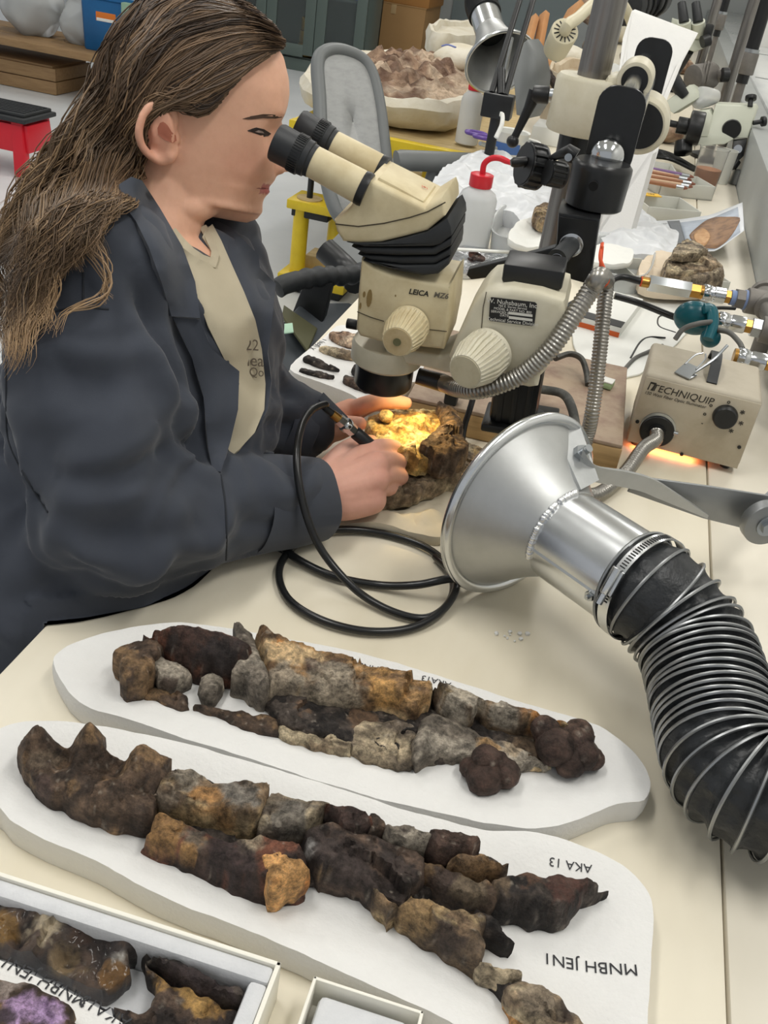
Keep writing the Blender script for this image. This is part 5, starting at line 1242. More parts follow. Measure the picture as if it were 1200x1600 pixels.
hp_ = [j+pd*0.030, j+pd*0.045, A(508, 632, 0.890), A(488, 640, 0.893), A(472, 664, 0.890), A(464, 705, 0.880), A(467, 755, 0.858), A(482, 815, 0.825), A(508, 868, 0.795), A(560, 925, 0.772), A(620, 958, 0.767), A(672, 964, 0.7665), A(706, 932, 0.7665), A(700, 885, 0.7665), A(655, 850, 0.7665), A(580, 830, 0.7665), A(505, 830, 0.769), A(458, 855, 0.7665), A(436, 892, 0.7665), A(450, 935, 0.7665), A(500, 968, 0.7665), A(570, 986, 0.7665), A(640, 982, 0.7665), A(690, 955, 0.770), A(713, 918, 0.776), A(704, 893, 0.774), A(680, 870, 0.7665)]
MB().tube(catmull(hp_, 8), 0.0041, 12).build('hose', M_hose, pen)
MB().tube(catmull([A(436, 848, 0.768), A(462, 872, 0.768), A(520, 900, 0.7665), A(590, 914, 0.7665), A(650, 914, 0.776), A(704, 904, 0.785), A(760, 900, 0.768), A(800, 893, 0.7665)], 8), 0.0044, 12).build('hose', M_hose, pen)
p_ = A(438, 848, 0.772); MB().box(p_, (0.020, 0.012, 0.012), 0.002, axes=(img_dir(438, 848, 1, 0.5, 0), Vector((0, 0, 1)), img_dir(438, 848, -0.5, 1, 0))).build('hose_clip', M_black, pen)
MB().tube(catmull([A(742, 612, 0.83), A(734, 640, 0.81), A(726, 665, 0.79), A(722, 690, 0.772), A(720, 706, 0.767)], 8), 0.0042, 12).build('power_cord', M_hose, None)
o = bpy.data.objects['power_cord']; tag(o, 'short black cord hanging down behind the lit specimen', 'cord')
# warm lamp of the fibre optic at the objective
sl = bpy.data.lights.new('fibre_lamp', 'SPOT'); sl.energy = 2.1; sl.color = (1.0, 0.74, 0.33); sl.spot_size = math.radians(95); sl.spot_blend = 0.9; sl.shadow_soft_size = 0.02
so_ = bpy.data.objects.new('fibre_lamp', sl); COL.objects.link(so_)
lp = SP(652, 560, 0.02); so_.location = lp; tg = A(645, 690, 0.825)
so_.rotation_euler = (tg-lp).to_track_quat('-Z', 'Y').to_euler()

# foam tray of teeth
tr = cradle('foam_tray', [(453,577),(480,548),(510,524),(534,508),(600,520),(690,556),(668,588),(630,602),(616,622),(578,634),(548,616),(500,597)], 0.788, 'white foam tray holding small fossil teeth behind the sleeve', dip=0.003, seed=21, waves=0.0015); tr['category'] = 'tray'
ink('lettering', 'X (JEN) 1', 497, 538, 518, 521, 0.013, tr, 0.788)
for nm, pl, pal, H_, lab in (
  ('fossil_tooth', [(515,523),(528,517),(545,521),(562,530),(562,542),(545,541),(525,534)], 'plasterrock', 0.016, 'pale brown knobbly fossil tooth at the far end of the foam tray'),
  ('fossil_tooth', [(499,546),(510,539),(530,543),(568,553),(566,562),(540,560),(515,553)], 'tan', 0.012, 'long tan fossil tooth, second from the far end of the tray'),
  ('fossil_tooth', [(475,561),(482,557),(505,565),(530,578),(510,576),(478,567)], 'black', 0.009, 'slender dark fossil tooth with pale tip, middle left of the tray'),
  ('fossil_tooth', [(469,576),(476,573),(500,580),(521,590),(500,590),(472,583)], 'black', 0.009, 'slender dark fossil tooth nearest the sleeve in the tray'),
  ('fossil_tooth', [(551,576),(560,572),(585,582),(598,592),(570,591),(553,586)], 'black', 0.010, 'short dark fossil tooth below the objective in the tray'),
  ('fossil_tooth', [(537,590),(546,587),(575,597),(600,606),(596,613),(570,612),(540,600)], 'dark', 0.012, 'thick dark fossil tooth at the near right of the tray')):
    o = rock(nm, pl, 0.7865, H_, pal, None, step=0.0025, wob=0.001, rough=0.3); tag(o, lab, 'fossil tooth', 'fossil teeth in the foam tray')

# ------------------------------------------------------------------ wooden block under the stand
M_wood = mat('block_wood', 'b99a6c', 0.65, n=(7, 0.7, '8a6f48', (1, 6, 14)), bump=(60, 0.3))
M_woodtop = mat('block_top', 'a8947e', 0.6, n=(24, 0.8, '84695c'), bump=(120, 0.35, 0.001))
q0, q1 = A(600, 604, 0.80), A(965, 692, 0.80)
wb = thing('wooden_block', 'thick worn wooden board lying under the microscope column', 'board', (-0.07, 1.32, ZT))
ex = Vector((1, 0.03, 0)).normalized(); ey = Vector((-0.03, 1, 0)).normalized(); ez = Vector((0, 0, 1))
cx_ = Vector((-0.070, 1.325, 0.0))
MB().box(cx_+ez*(ZT+0.0175), (0.298, 0.285, 0.035), 0.003, axes=(ex, ey, ez)).build('plank', M_wood, wb)
MB().box(cx_+ez*(ZT+0.0378), (0.296, 0.283, 0.006), 0.002, axes=(ex, ey, ez)).build('worn_top', M_woodtop, wb)
def handle(pts, r=0.0065):
    return MB().tube(catmull(pts, 6), r, 10, flat=0.7).build('grip_handle', mat('handle_black', '33332f', 0.55, n=(60, 0.5, '6c6a62')), wb)
handle([A(800, 604, 0.822), A(850, 609, 0.826), A(880, 616, 0.826), A(893, 636, 0.82), A(900, 668, 0.804), A(902, 690, 0.802)])
handle([A(868, 560, 0.824), A(890, 553, 0.828), A(908, 560, 0.826), A(916, 580, 0.815), A(919, 602, 0.804)])
b_ = A(706, 618, 0.812); MB().box(b_, (0.018, 0.02, 0.022), 0.003, axes=(ex, ey, ez)).build('rubber_stop', M_rubber, wb)
er = thing('eraser', 'pale green and white eraser on the right end of the wooden board', 'eraser', A(938, 606, 0.801))
ee = A(962, 612, 0.801)-A(916, 598, 0.801); ee.z = 0; ew = ee.normalized(); eu = ez.cross(ew)
MB().box(A(939, 603, 0.801)+ez*0.006, (0.034, 0.020, 0.009), 0.0012, axes=(ew, eu, ez)).build('body', mat('eraser_green', '9fb98c', 0.7), er)
MB().box(A(939, 603, 0.801)+ez*0.0115, (0.034, 0.020, 0.002), 0.0006, axes=(ew, eu, ez)).build('paper_band', mat('paper_white', 'e8e8e2', 0.7), er)
# booklet box behind
M_paper = mat('paper_white', 'e8e8e2', 0.7)
def boxpx(pa, pb, z, depth, height):
    a, b = A(*pa, z), A(*pb, z); e = b-a; w_ = e.length; e.normalize(); return a, e, ez.cross(e), w_
a, e, n_, w_ = boxpx((884, 508), (966, 531), ZT, 0, 0)
bk_ = thing('booklet_box', 'flat white box with black and orange bottom stripe behind the board', 'box', a+e*w_/2+n_*0.1)
MB().box(a+e*w_/2+n_*0.10+ez*0.011, (w_, 0.20, 0.022), 0.001, axes=(e, n_, ez)).build('body', M_paper, bk_)
MB().box(a+e*w_/2+n_*0.018+ez*0.0226, (w_*0.98, 0.034, 0.001), axes=(e, n_, ez)).build('black_stripe', M_black, bk_)
MB().box(a+e*w_/2-n_*0.0004+ez*0.008, (w_*0.98, 0.001, 0.010), axes=(e, n_, ez)).build('orange_stripe', mat('orange_print', 'd2612c', 0.6), bk_)

# ------------------------------------------------------------------ fibre optic light source
M_box = mat('lamp_box_paint', 'b3aa98', 0.5, n=(14, 0.6, '9c917c'), spec=0.4, bump=(160, 0.1))
a = A(977, 690, 0.7685); b = A(1153, 735, 0.7685); ix = (b-a); iw = ix.length; ix.normalize(); iy = ez.cross(ix)
IH, ID = 0.105, 0.135
il = thing('light_source', 'beige fibre optic lamp box with black dial and carrying strap beside the ledge', 'lamp', (a+ix*iw/2+iy*ID/2)-ez*0.008)
def IL(u, v, d=0.0): return a+ix*(u*iw)+ez*(v*IH)-iy*d
MB().box(a+ix*iw/2+iy*(ID/2+0.002)+ez*IH/2, (iw, ID, IH), 0.007, axes=(ix, iy, ez), seg=3).build('case', M_box, il)
MB().prism([IL(0.012, 0.02, -0.001), IL(0.988, 0.02, -0.001), IL(0.988, 0.965, -0.001), IL(0.012, 0.965, -0.001)], -iy*0.0015, 0.0006).build('front_panel', mat('lamp_panel', 'bcb29e', 0.5, n=(12, 0.7, '9d8f75')), il)
for u in (0.1, 0.9):
    for w2 in (0.15, 0.85): MB().cyl(a+ix*iw*u+iy*ID*w2-ez*0.008, a+ix*iw*u+iy*ID*w2+ez*0.001, 0.007, seg=16).build('foot', M_black, il)
for u, v in ((0.05, 0.33), (0.94, 0.33), (0.5, 0.03)): MB().cyl(IL(u, v, 0.0005), IL(u, v, 0.002), 0.0026, seg=12).build('screw', M_black, il)
pk = mat('print_dark', '2e2b26', 0.6)
text_mesh('lettering', 'TECHNIQUIP', 0.0142, IL(0.345, 0.845, 0.0008), ix, ez, pk, il, bold=0.0, shear=0.15, extrude=0.0001)
text_mesh('lettering', '150 Watt Fiber Optic Illuminator', 0.0062, IL(0.30, 0.755, 0.0008), ix, ez, pk, il, shear=0.2, extrude=0.0001)
lg = MB(); lg.prism([IL(0.048, 0.80, 0.0008), IL(0.060, 0.915, 0.0008), IL(0.112, 0.915, 0.0008), IL(0.100, 0.80, 0.0008), IL(0.075, 0.80, 0.0008), IL(0.098, 0.89, 0.0008), IL(0.066, 0.89, 0.0008), IL(0.060, 0.80, 0.0008)], -iy*0.0002); lg.build('logo', pk, il)
kd = IL(0.74, 0.70, 0.0)
MB().lathe(kd, -iy, [(0, 0.0165), (0.002, 0.0168), (0.010, 0.0155), (0.0115, 0.014)], 40).build('dial', M_black, il)
for k, (u, v, ch) in enumerate(((0.60, 0.80, 'o'), (0.575, 0.665, 'o'), (0.58, 0.53, '-'), (0.73, 0.90, 'o'), (0.865, 0.83, '*'), (0.885, 0.68, '*'), (0.83, 0.545, '*'))):
    text_mesh('dial_mark', ch, 0.014 if ch == '*' else 0.008, IL(u, v-(0.05 if ch == '*' else 0), 0.0008), ix, ez, pk, il, bold=0.0002)
pp = IL(0.235, 0.27, 0.0)
MB().lathe(pp, -iy, [(0, 0.0235), (0.004, 0.0235), (0.006, 0.022), (0.006, 0.012), (0.010, 0.0115), (0.010, 0.004)], 40).build('port_ring', M_black, il)
MB().lathe(pp+ez*0.003, -iy, [(0.0005, 0.0246), (0.003, 0.0246)], 40).build('port_bezel', M_zinc, il)
MB().cyl(pp+ix*0.021+ez*0.004-iy*0.003, pp+ix*0.028+ez*0.004-iy*0.003, 0.0025, seg=12).build('port_screw', M_zinc, il)
# carrying strap on top, bulldog clip
tp0 = a+ez*(IH)+ix*iw*0.56+iy*0.022
MB().strip(catmull([tp0, tp0+ez*0.004+iy*0.008, tp0+ez*0.018+iy*0.030, tp0+ez*0.022+iy*0.055, tp0+ez*0.016+iy*0.080, tp0+ez*0.0+iy*0.100], 6), ix, 0.014, 0.004).build('strap', M_rubber, il)
cp0 = a+ez*(IH+0.001)+ix*iw*0.30+iy*0.018
clip = thing('bulldog_clip', 'silver bulldog clip lying on top of the beige lamp box', 'clip', cp0)
cxv = (ix*0.5+iy*0.85).normalized(); cyv = ez.cross(cxv)
MB().prism([cp0+cyv*0.012+ez*0.001, cp0-cyv*0.012+ez*0.001, cp0-cyv*0.010+cxv*0.02+ez*0.013, cp0+cyv*0.010+cxv*0.02+ez*0.013], ez*0.0012).build('jaw', M_zinc, clip)
MB().prism([cp0+cyv*0.012+ez*0.0005, cp0-cyv*0.012+ez*0.0005, cp0-cyv*0.010+cxv*0.024+ez*0.001, cp0+cyv*0.010+cxv*0.024+ez*0.001], ez*0.0012).build('jaw', M_zinc, clip)
for s_ in (-1, 1): MB().tube(catmull([cp0+cxv*0.016+cyv*0.009*s_+ez*0.012, cp0+cxv*0.034+cyv*0.008*s_+ez*0.022, cp0+cxv*0.044+ez*0.026+cyv*0.002*s_], 5), 0.0012, 8).build('wire_arm', M_zinc, clip)
MB().tube(catmull([cp0+cxv*0.018-cyv*0.005+ez*0.003, cp0+cxv*0.05-cyv*0.012+ez*0.02, cp0+cxv*0.07-cyv*0.016+ez*0.04], 5), 0.0022, 8).build('lever', M_zinc, clip)
# the lamp's light leaking under the box
ll = bpy.data.lights.new('lamp_leak', 'AREA'); ll.shape = 'RECTANGLE'; ll.size = 0.09; ll.size_y = 0.02; ll.energy = 0.04; ll.color = (1.0, 0.25, 0.09)
lo = bpy.data.objects.new('lamp_leak', ll); COL.objects.link(lo); lo.location = a+ix*iw*0.35+iy*0.012-ez*0.0015
lo.rotation_euler = (0, 0, math.atan2(ix.y, ix.x))
# ribbed metal light guide
M_flex = mat('flex_metal', '9d9a94', 0.32, 0.9, n=(30, 0.4, '77736c'))
lgd = thing('light_guide', 'ribbed metal fibre light guide looping from lamp box to microscope', 'light guide', A(930, 780, ZT))
def flex(path, r, name, pitch=0.0042):
    P = catmull(path, 30); L = [0]
    for p, q in zip(P[:-1], P[1:]): L.append(L[-1]+(q-p).length)
    n = int(L[-1]/pitch*6); t = np.linspace(0, L[-1], n); X_ = [np.interp(t, L, [p[i] for p in P]) for i in range(3)]
    pts = [Vector((X_[0][i], X_[1][i], X_[2][i])) for i in range(n)]
    rad = [r*(1-0.13*(0.5-0.5*math.cos(2*PI*(i % 6)/6))) for i in range(n)]
    return MB().tube(pts, rad, 16).build(name, M_flex, lgd, angle=80)
g0 = pp-iy*0.010
flex([g0, g0-iy*0.016-ez*0.003, A(1004, 702, 0.792), A(976, 740, 0.777), A(935, 772, 0.772), A(905, 768, 0.776), A(898, 740, 0.79), A(915, 690, 0.815), A(926, 640, 0.86), A(936, 560, 0.92), A(944, 480, 0.975), A(948, 440, 1.0)], 0.0098, 'guide_tube')
sn = SP(692, 598, 0.0)
flex([sn, SP(712, 606, -0.03), SP(740, 610, -0.055), SP(775, 603, -0.062), SP(815, 585, -0.06), SP(860, 545, -0.055), SP(895, 495, -0.04), SP(925, 450, -0.02), SP(938, 432, -0.01), A(948, 440, 1.0)], 0.0102, 'guide_tube')
MB().cyl(SP(652, 587, 0.0), SP(694, 599, 0.0), 0.0095, 0.0105, seg=28, bevel=0.001).build('guide_nose', M_black, lgd)
M_or = mat('orange_cord', 'd9562e', 0.6)
tie = thing('orange_tie', 'orange cord tying the light guide to the black clamp block', 'cord', SP(945, 438, 0.0))
MB().tube(catmull([SP(941, 380, 0.02), SP(938, 405, 0.0), SP(950, 436, -0.012), SP(941, 446, -0.012), SP(938, 425, 0.0), SP(941, 385, 0.012)], 8), 0.0022, 8, flat=0.6).build('loop', M_or, tie)

# ------------------------------------------------------------------ compressed air manifold on the ledge
M_iron = mat('pipe_iron', '77736e', 0.55, 0.5, n=(30, 0.5, '8f8a84'), bump=(80, 0.3))
M_hexal = mat('hex_aluminium', 'c6cacd', 0.25, 0.9); M_tape = mat('thread_tape', '7d8fb5', 0.7)
mf = thing('air_manifold', 'iron pipe air manifold with three brass quick couplers above the lamp box', 'pipe', A(1192, 690, 0.76))
def coupler(c, d, L=0.055, r=0.0135):
    d = d.normalized(); u = d.orthogonal().normalized(); v = d.cross(u)
    MB().lathe(c, d, [(0, 0.006), (0, r*0.86), (0.005, r*0.90), (0.006, r*0.75)], 32).build('brass_lip', M_brass, mf)
    s_ = MB().lathe(c, d, [(0.005, r*0.88), (0.007, r), (L*0.35, r), (L*0.38, r*0.9), (L*0.44, r*0.9), (L*0.47, r), (L*0.8, r), (L*0.82, r*0.9)], 36).build('sleeve', M_chrome, mf)
    for k in range(12):
        a_ = 2*PI*k/12; o_ = u*math.cos(a_)+v*math.sin(a_)
        MB().box(c+d*(L*0.2)+o_*r, (L*0.2, 0.003, 0.0016), 0.0004, axes=(d, o_.cross(d), o_)).build('knurl', M_chrome, s_)
    MB().cyl(c+d*L*0.80, c+d*L*0.98, r*0.88, seg=6).build('brass_hex', M_brass, mf)
    return c+d*L
XV = Vector((1, 0, 0))
c1 = coupler(D(1093, 456, 1.62), Vector((1, 0.12, 0)), 0.052)
c2_ = coupler(D(1116, 499, 1.56), Vector((1, 0.05, 0)), 0.060)
c3 = coupler(D(1146, 556, 1.44), Vector((1, 0.02, 0)), 0.058)
d1 = Vector((1, 0.12, 0)).normalized()
MB().cyl(c1, c1+d1*0.008, 0.0125, seg=24).build('thread_tape', M_tape, mf)
MB().cyl(c1+d1*0.008, c1+d1*0.022, 0.0175, seg=6).build('bushing_hex', M_iron, mf)
MB().cyl(c1+d1*0.022, c1+d1*0.028, 0.0165, seg=24).build('thread_tape', M_tape, mf)
t1 = c1+d1*0.06
MB().cyl(c1+d1*0.026, t1, 0.0215, seg=32, bevel=0.003).cyl(t1-YV*0.03, t1+YV*0.035, 0.0205, seg=32, bevel=0.003).build('pipe_tee', M_iron, mf)
e0 = t1+YV*0.03; MB().tube(catmull([e0-YV*0.03, e0+YV*0.03, e0+YV*0.06+XV*0.012, e0+YV*0.07+XV*0.05], 8), 0.0185, 24).build('pipe_elbow', M_iron, mf)
MB().lathe(e0+YV*0.012, YV, [(0, 0.0195), (0, 0.0235), (0.016, 0.0235), (0.016, 0.0195)], 32).build('pipe_collar', M_iron, mf)
MB().cyl(c2_, c2_+XV*0.016, 0.0165, seg=6).build('bushing_hex', M_zinc, mf)
t2 = c2_+XV*0.045; MB().cyl(c2_+XV*0.014, t2, 0.0215, seg=32, bevel=0.003).build('pipe_tee', M_iron, mf)
t3 = c3+XV*0.05; MB().cyl(c3, t3, 0.0215, seg=32, bevel=0.003).build('pipe_tee', M_iron, mf)
MB().tube(catmull([t1-YV*0.02, t1.lerp(t2, 0.5), t2, t2.lerp(t3, 0.5), t3, t3-YV*0.05], 6), 0.0165, 24).build('header_pipe', M_iron, mf)
sx_ = t3+XV*0.01; MB().cyl((sx_.x, sx_.y, 0.762), (sx_.x, sx_.y, sx_.z), 0.014, seg=20).build('stand_pipe', M_iron, mf)
sx_ = t1+XV*0.0; MB().cyl((sx_.x+0.015, sx_.y, 0.762), (sx_.x+0.015, sx_.y, sx_.z), 0.014, seg=20).build('stand_pipe', M_iron, mf)
# line plugged into the far coupler
ln_ = thing('air_line', 'aluminium hexagonal line filter with black air line plugged into the far coupler', 'air line', D(1045, 452, 1.62))
h0_ = D(1093, 456, 1.62); hd_ = -d1
MB().cyl(h0_, h0_+hd_*0.016, 0.0125, seg=6).build('nut', M_brass, ln_)
MB().cyl(h0_+hd_*0.016, h0_+hd_*0.086, 0.0150, seg=6, bevel=0.001).build('hex_body', M_hexal, ln_)
MB().cyl(h0_+hd_*0.086, h0_+hd_*0.098, 0.009, seg=20).build('end_fitting', M_brass, ln_)
MB().cyl(h0_+hd_*0.096, h0_+hd_*0.100, 0.0085, seg=20).build('orange_ring', M_or, ln_)
s_ = h0_+hd_*0.098
MB().tube(catmull([s_, s_+hd_*0.04, D(935, 455, 1.6), D(895, 475, 1.58), D(880, 484, 1.57)], 8), 0.0060, 12).build('hose', M_hose, ln_)
MB().tube(catmull([D(960, 462, 1.66), D(1000, 474, 1.66), D(1050, 494, 1.64), D(1072, 500, 1.62)], 8), 0.0058, 12).build('hose', M_hose, ln_)
# teal case with cords
M_teal = mat('teal_plastic', '0f5560', 0.25); M_cordg = mat('cord_grey', '5d5c58', 0.5)
tc = thing('teal_case', 'round teal plastic case with a strap behind the beige lamp box', 'case', D(1090, 510, 1.56))
MB().ball(D(1086, 497, 1.56), (0.034, 0.020, 0.028), 4).build('shell', M_teal, tc)
MB().tube(catmull([D(1100, 482, 1.53), D(1112, 484, 1.53), D(1114, 505, 1.52), D(1106, 530, 1.51)], 8), 0.009, 14, flat=0.6).build('band', M_teal, tc)
MB().ball(D(1110, 528, 1.53), (0.016, 0.014, 0.016), 3).build('cup', M_teal, tc)
cord = thing('cable_bundle', 'loose grey and black cables behind the beige lamp box', 'cable', A(1020, 590, ZT))
for pts, r, m_ in (([A(975, 578, 0.765), A(992, 560, 0.766), A(1012, 550, 0.767), A(1035, 540, 0.769)], 0.0035, M_cordg), ([A(985, 560, 0.764), A(1000, 535, 0.764), A(1015, 527, 0.764), A(1040, 528, 0.768)], 0.0018, M_black),
                   ([D(1055, 530, 1.50), D(1068, 514, 1.50), D(1090, 506, 1.50), D(1112, 503, 1.52)], 0.0042, M_cordg), ([D(1120, 515, 1.52), D(1140, 520, 1.50), D(1155, 535, 1.48), D(1160, 545, 1.47)], 0.0042, M_cordg),
                   ([A(1056, 520, 0.764), A(1030, 510, 0.764), A(1030, 495, 0.764), A(1048, 492, 0.768)], 0.0016, M_black), ([D(1108, 482, 1.55), D(1128, 481, 1.56), D(1148, 482, 1.58)], 0.003, M_black)):
    MB().tube(catmull(pts, 8), r, 10).build('cable', m_, cord)
# plaster crumbs on the bench
for k in range(9):
    x, y = 800+rg.normal(0, 22), 993+rg.normal(0, 4); mb = MB(); lump(mb, x, y, ZT+0.0012, 0.0012+0.0016*rg.random(), k, 1, 0.3)
    o = mb.build('plaster_crumb', M_foam); tag(o, 'tiny white plaster crumb on the bare bench beside the hood', 'crumb', 'plaster crumbs by the hood')
# ================================================================== FAR BENCH, CHAIRS AND STORE
M_yel = mat('yellow_steel', 'e3c62c', 0.42, n=(18, 0.35, 'c7a51d')); M_ply = mat('plywood', 'c8b283', 0.7, n=(9, 0.6, 'a58b5c', (1, 5, 1)))
M_card2 = mat('cardboard', 'b58e5e', 0.75, n=(5, 0.3, 'a67f50')); M_tapec = mat('packing_tape', 'c9ab7e', 0.35)
M_plast = mat('plaster_jacket', 'dcd6c6', 0.8, n=(9, 0.5, 'c2b596'), bump=(22, 0.5, 0.01))
M_clear = mat('clear_plastic', 'e9ebea', 0.22, trans=0.55, ior=1.2, n=(8, 0.2, 'd8dad9'))
M_bottle = mat('bottle_plastic', 'e4e6e6', 0.4, trans=0.35, ior=1.15)
M_red = mat('red_plastic', 'cf2030', 0.35)
M_gchair = mat('chair_grey', '6f7272', 0.45); M_mesh = mat('chair_mesh', 'a5a6a5', 0.75, n=(26, 0.5, '8d8f8e', (1, 1, 3)), bump=(160, 0.3))
XV = Vector((1, 0, 0)); YV = Vector((0, 1, 0)); ZV = Vector((0, 0, 1))
def crate(name, label, cat, pa, pb, z, depth, h, m, lid=False, th=0.02, group=None, bev=0.004):
    """solid carton standing on level z: front bottom edge between two pixels"""
    a, b = A(*pa, z), A(*pb, z); b = Vector((b.x, a.y*0.5+b.y*0.5, z)); a = Vector((a.x, b.y, z)); w_ = b.x-a.x
    t = thing(name, label, cat, (a.x+w_/2, a.y+depth/2, z), group)
    MB().box((a.x+w_/2, a.y+depth/2, z+h/2), (w_, depth, h), bev).build('body', m, t)
    return t, a, w_
# ---- yellow worktable on corner posts
c0 = A(452, 185, 0.65); cx1 = -0.45; ty = c0.y
wt_ = thing('yellow_worktable', 'yellow steel framed plywood worktable carrying the big plaster jacket', 'table', ((c0.x+cx1)/2, ty+0.6, 0))
W_ = cx1-c0.x
MB().box(((c0.x+cx1)/2, ty+0.95, 0.628), (W_-0.06, 1.84, 0.03), 0.002).build('plywood_top', M_ply, wt_)
for yy_ in (ty+0.02, ty+1.88): MB().box(((c0.x+cx1)/2, yy_, 0.615), (W_, 0.045, 0.065), 0.004).build('rail', M_yel, wt_)
for xx_ in (c0.x+0.022, cx1-0.022): MB().box((xx_, ty+0.95, 0.614), (0.045, 1.82, 0.063), 0.004).build('rail', M_yel, wt_)
bj0 = A(452, 434, 0.07); jx, jy = c0.x+0.09, ty+0.05
for sx_ in (0, 1):
    for sy_ in (0, 1):
        x_ = jx if sx_ == 0 else cx1-0.1; y_ = jy+sy_*1.7
        MB().cyl((x_, y_, 0.35), (x_, y_, 0.6), 0.012, seg=14).build('jack_screw', M_black, wt_)
        MB().box((x_+0.05, y_+0.02, 0.345), (0.24, 0.17, 0.035), 0.004).build('jack_plate', M_yel, wt_)
        MB().cyl((x_, y_, 0.362), (x_, y_, 0.367), 0.05, seg=30).build('washer', M_ply, wt_)
        MB().box((x_+0.02, y_, 0.312), (0.15, 0.09, 0.03), 0.004).build('jack_block', M_black, wt_)
        for dx_, dy_ in ((-0.02, -0.02), (0.10, 0.06)): MB().cyl((x_+dx_, y_+dy_, 0.07), (x_+dx_, y_+dy_, 0.33), 0.031, seg=24).build('post', M_yel, wt_)
        MB().box((x_+0.06, y_+0.03, 0.055), (0.28, 0.22, 0.035), 0.004).build('foot_plate', M_yel, wt_)
        MB().box((x_+0.09, y_+0.10, 0.10), (0.20, 0.12, 0.055), 0.004).build('timber', M_ply, wt_)
        MB().box((x_+0.06, y_+0.03, 0.02), (0.24, 0.18, 0.036), 0.004).build('rubber_foot', M_black, wt_)
# ---- big plaster jacket with rock
def shell(name, label, px, z0, hgt, flare, m, seed, cat='plaster jacket', wall=0.05):
    poly = np.array([[*A(x, y, z0)[:2]] for x, y in px]); poly = smooth_closed(poly, 5); cen = poly.mean(0)
    t = thing(name, label, cat, (cen[0], cen[1], z0)); rows = []
    for k, (f, h) in enumerate(((0.80, 0.0), (0.90, 0.06), (1.0, 0.35), (1.04*flare, 0.75), (1.0*flare, 1.0), (0.90*flare, 0.97), (0.86*flare, 0.75))):
        row = []
        for i, (x, y) in enumerate(poly):
            p = Vector((cen[0]+(x-cen[0])*f, cen[1]+(y-cen[1])*f, z0+hgt*h)); nz = noise.noise_vector(p*5+Vector((seed, 0, 0)))*0.030+noise.noise_vector(p*16+Vector((0, seed, 0)))*0.012
            if k: p += nz*(1 if k > 1 else 0.4)
            p.z = max(p.z, z0+0.0005); row.append(p)
        rows.append(row)
    MB().rings(rows).build('plaster_shell', m, t)
    return t, cen, poly
jk, jc, jp = shell('plaster_jacket', 'large white plaster jacket full of brown rock on the yellow worktable', [(478,176),(520,192),(580,200),(650,212),(700,212),(735,196),(745,170),(735,145),(690,127),(620,122),(540,125),(490,142)], 0.650, 0.125, 1.0, M_plast, 3.0)
M_rock = mat('jacket_rock', 'a58a72', 0.85, attr='Col', n=(60, 0.45, '6f5545'), bump=(40, 0.9, 0.02))
ins = [(jc[0]+(x-jc[0])*0.88, jc[1]+(y-jc[1])*0.88) for x, y in jp]
def hfr(V, d):
    co = np.c_[V, np.zeros(len(V))]; t = np.clip(d/0.10, 0, 1)
    return 0.045+0.015*t+np.abs(vnoise(co, 7, 2.0, 4))*0.075*t+vnoise(co, 20, 5.0, 3)*0.022
me = slab_mesh(np.array(ins), 0.016, hfr, 0.71, 2, seed=4); set_col(me, paint(get_co(me), 'plasterrock', 6.0, 9)); link_mesh('rock_fill', me, M_rock, jk)
# ---- cardboard cartons, pallet, second small jacket behind
a = A(562, 74, 0.15); b = A(657, 92, 0.15); bw = b.x-a.x; by = 9.95
pal = thing('pallet', 'low wooden pallet beneath the stacked cardboard cartons', 'pallet', (a.x+bw/2, by+0.35, 0))
for k in range(5): MB().box((a.x+bw/2, by+0.06+k*0.15, 0.135), (bw+0.1, 0.11, 0.022), 0.002).build('slat', M_ply, pal)
for k in range(3): MB().box((a.x-0.01+k*bw/2, by+0.36, 0.062), (0.08, 0.72, 0.122), 0.003).build('bearer', M_ply, pal)
for i, (h, z_, lab, dx) in enumerate(((0.44, 0.15, 'plain cardboard carton on the pallet, lower of two', 0), (0.42, 0.592, 'orange-brown cardboard carton on top of the pallet stack', 0.02))):
    t = thing('cardboard_carton', lab, 'box', (a.x+bw/2+dx, by+0.35, z_), 'cardboard cartons on the pallet')
    MB().box((a.x+bw/2+dx, by+0.35, z_+h/2), (bw, 0.66, h), 0.006).build('body', M_card2 if i == 0 else mat('cardboard_orange', 'b37f45', 0.75), t)
    MB().box((a.x+bw/2+dx, by+0.35, z_+h-0.004), (bw+0.012, 0.672, 0.012), 0.002).build('lid_edge', M_card2, t)
    MB().box((a.x+bw*0.5+dx, by+0.018, z_+h-0.05), (0.05, 0.006, 0.08), 0.001).build('tape', M_tapec, t)
t = thing('flat_carton', 'flattened cardboard sheets standing between cabinet and cartons', 'cardboard', (a.x-0.10, by+0.3, 0))
for k in range(3): MB().box((a.x-0.16+k*0.035, by+0.30, 0.55), (0.014, 0.7, 1.1), 0.002).build('sheet', M_card2, t)
j2, _, _ = shell('plaster_bundle', 'small white plaster bundle with blue marks behind the big jacket', [(668,96),(700,102),(740,100),(770,91),(768,80),(730,74),(690,76),(668,84)], 0.652, 0.16, 1.0, M_plast, 9.0, 'plaster bundle')
MB().ball(A(718, 92, 0.80), (0.13, 0.12, 0.06), 4).shake(0.02, 9, 2).build('plaster_cap', M_plast, j2)
MB().tube(catmull([A(690, 72, 0.85), A(700, 70, 0.86), A(712, 74, 0.86)], 5), 0.004, 6).build('blue_mark', M_blue_ink, j2)
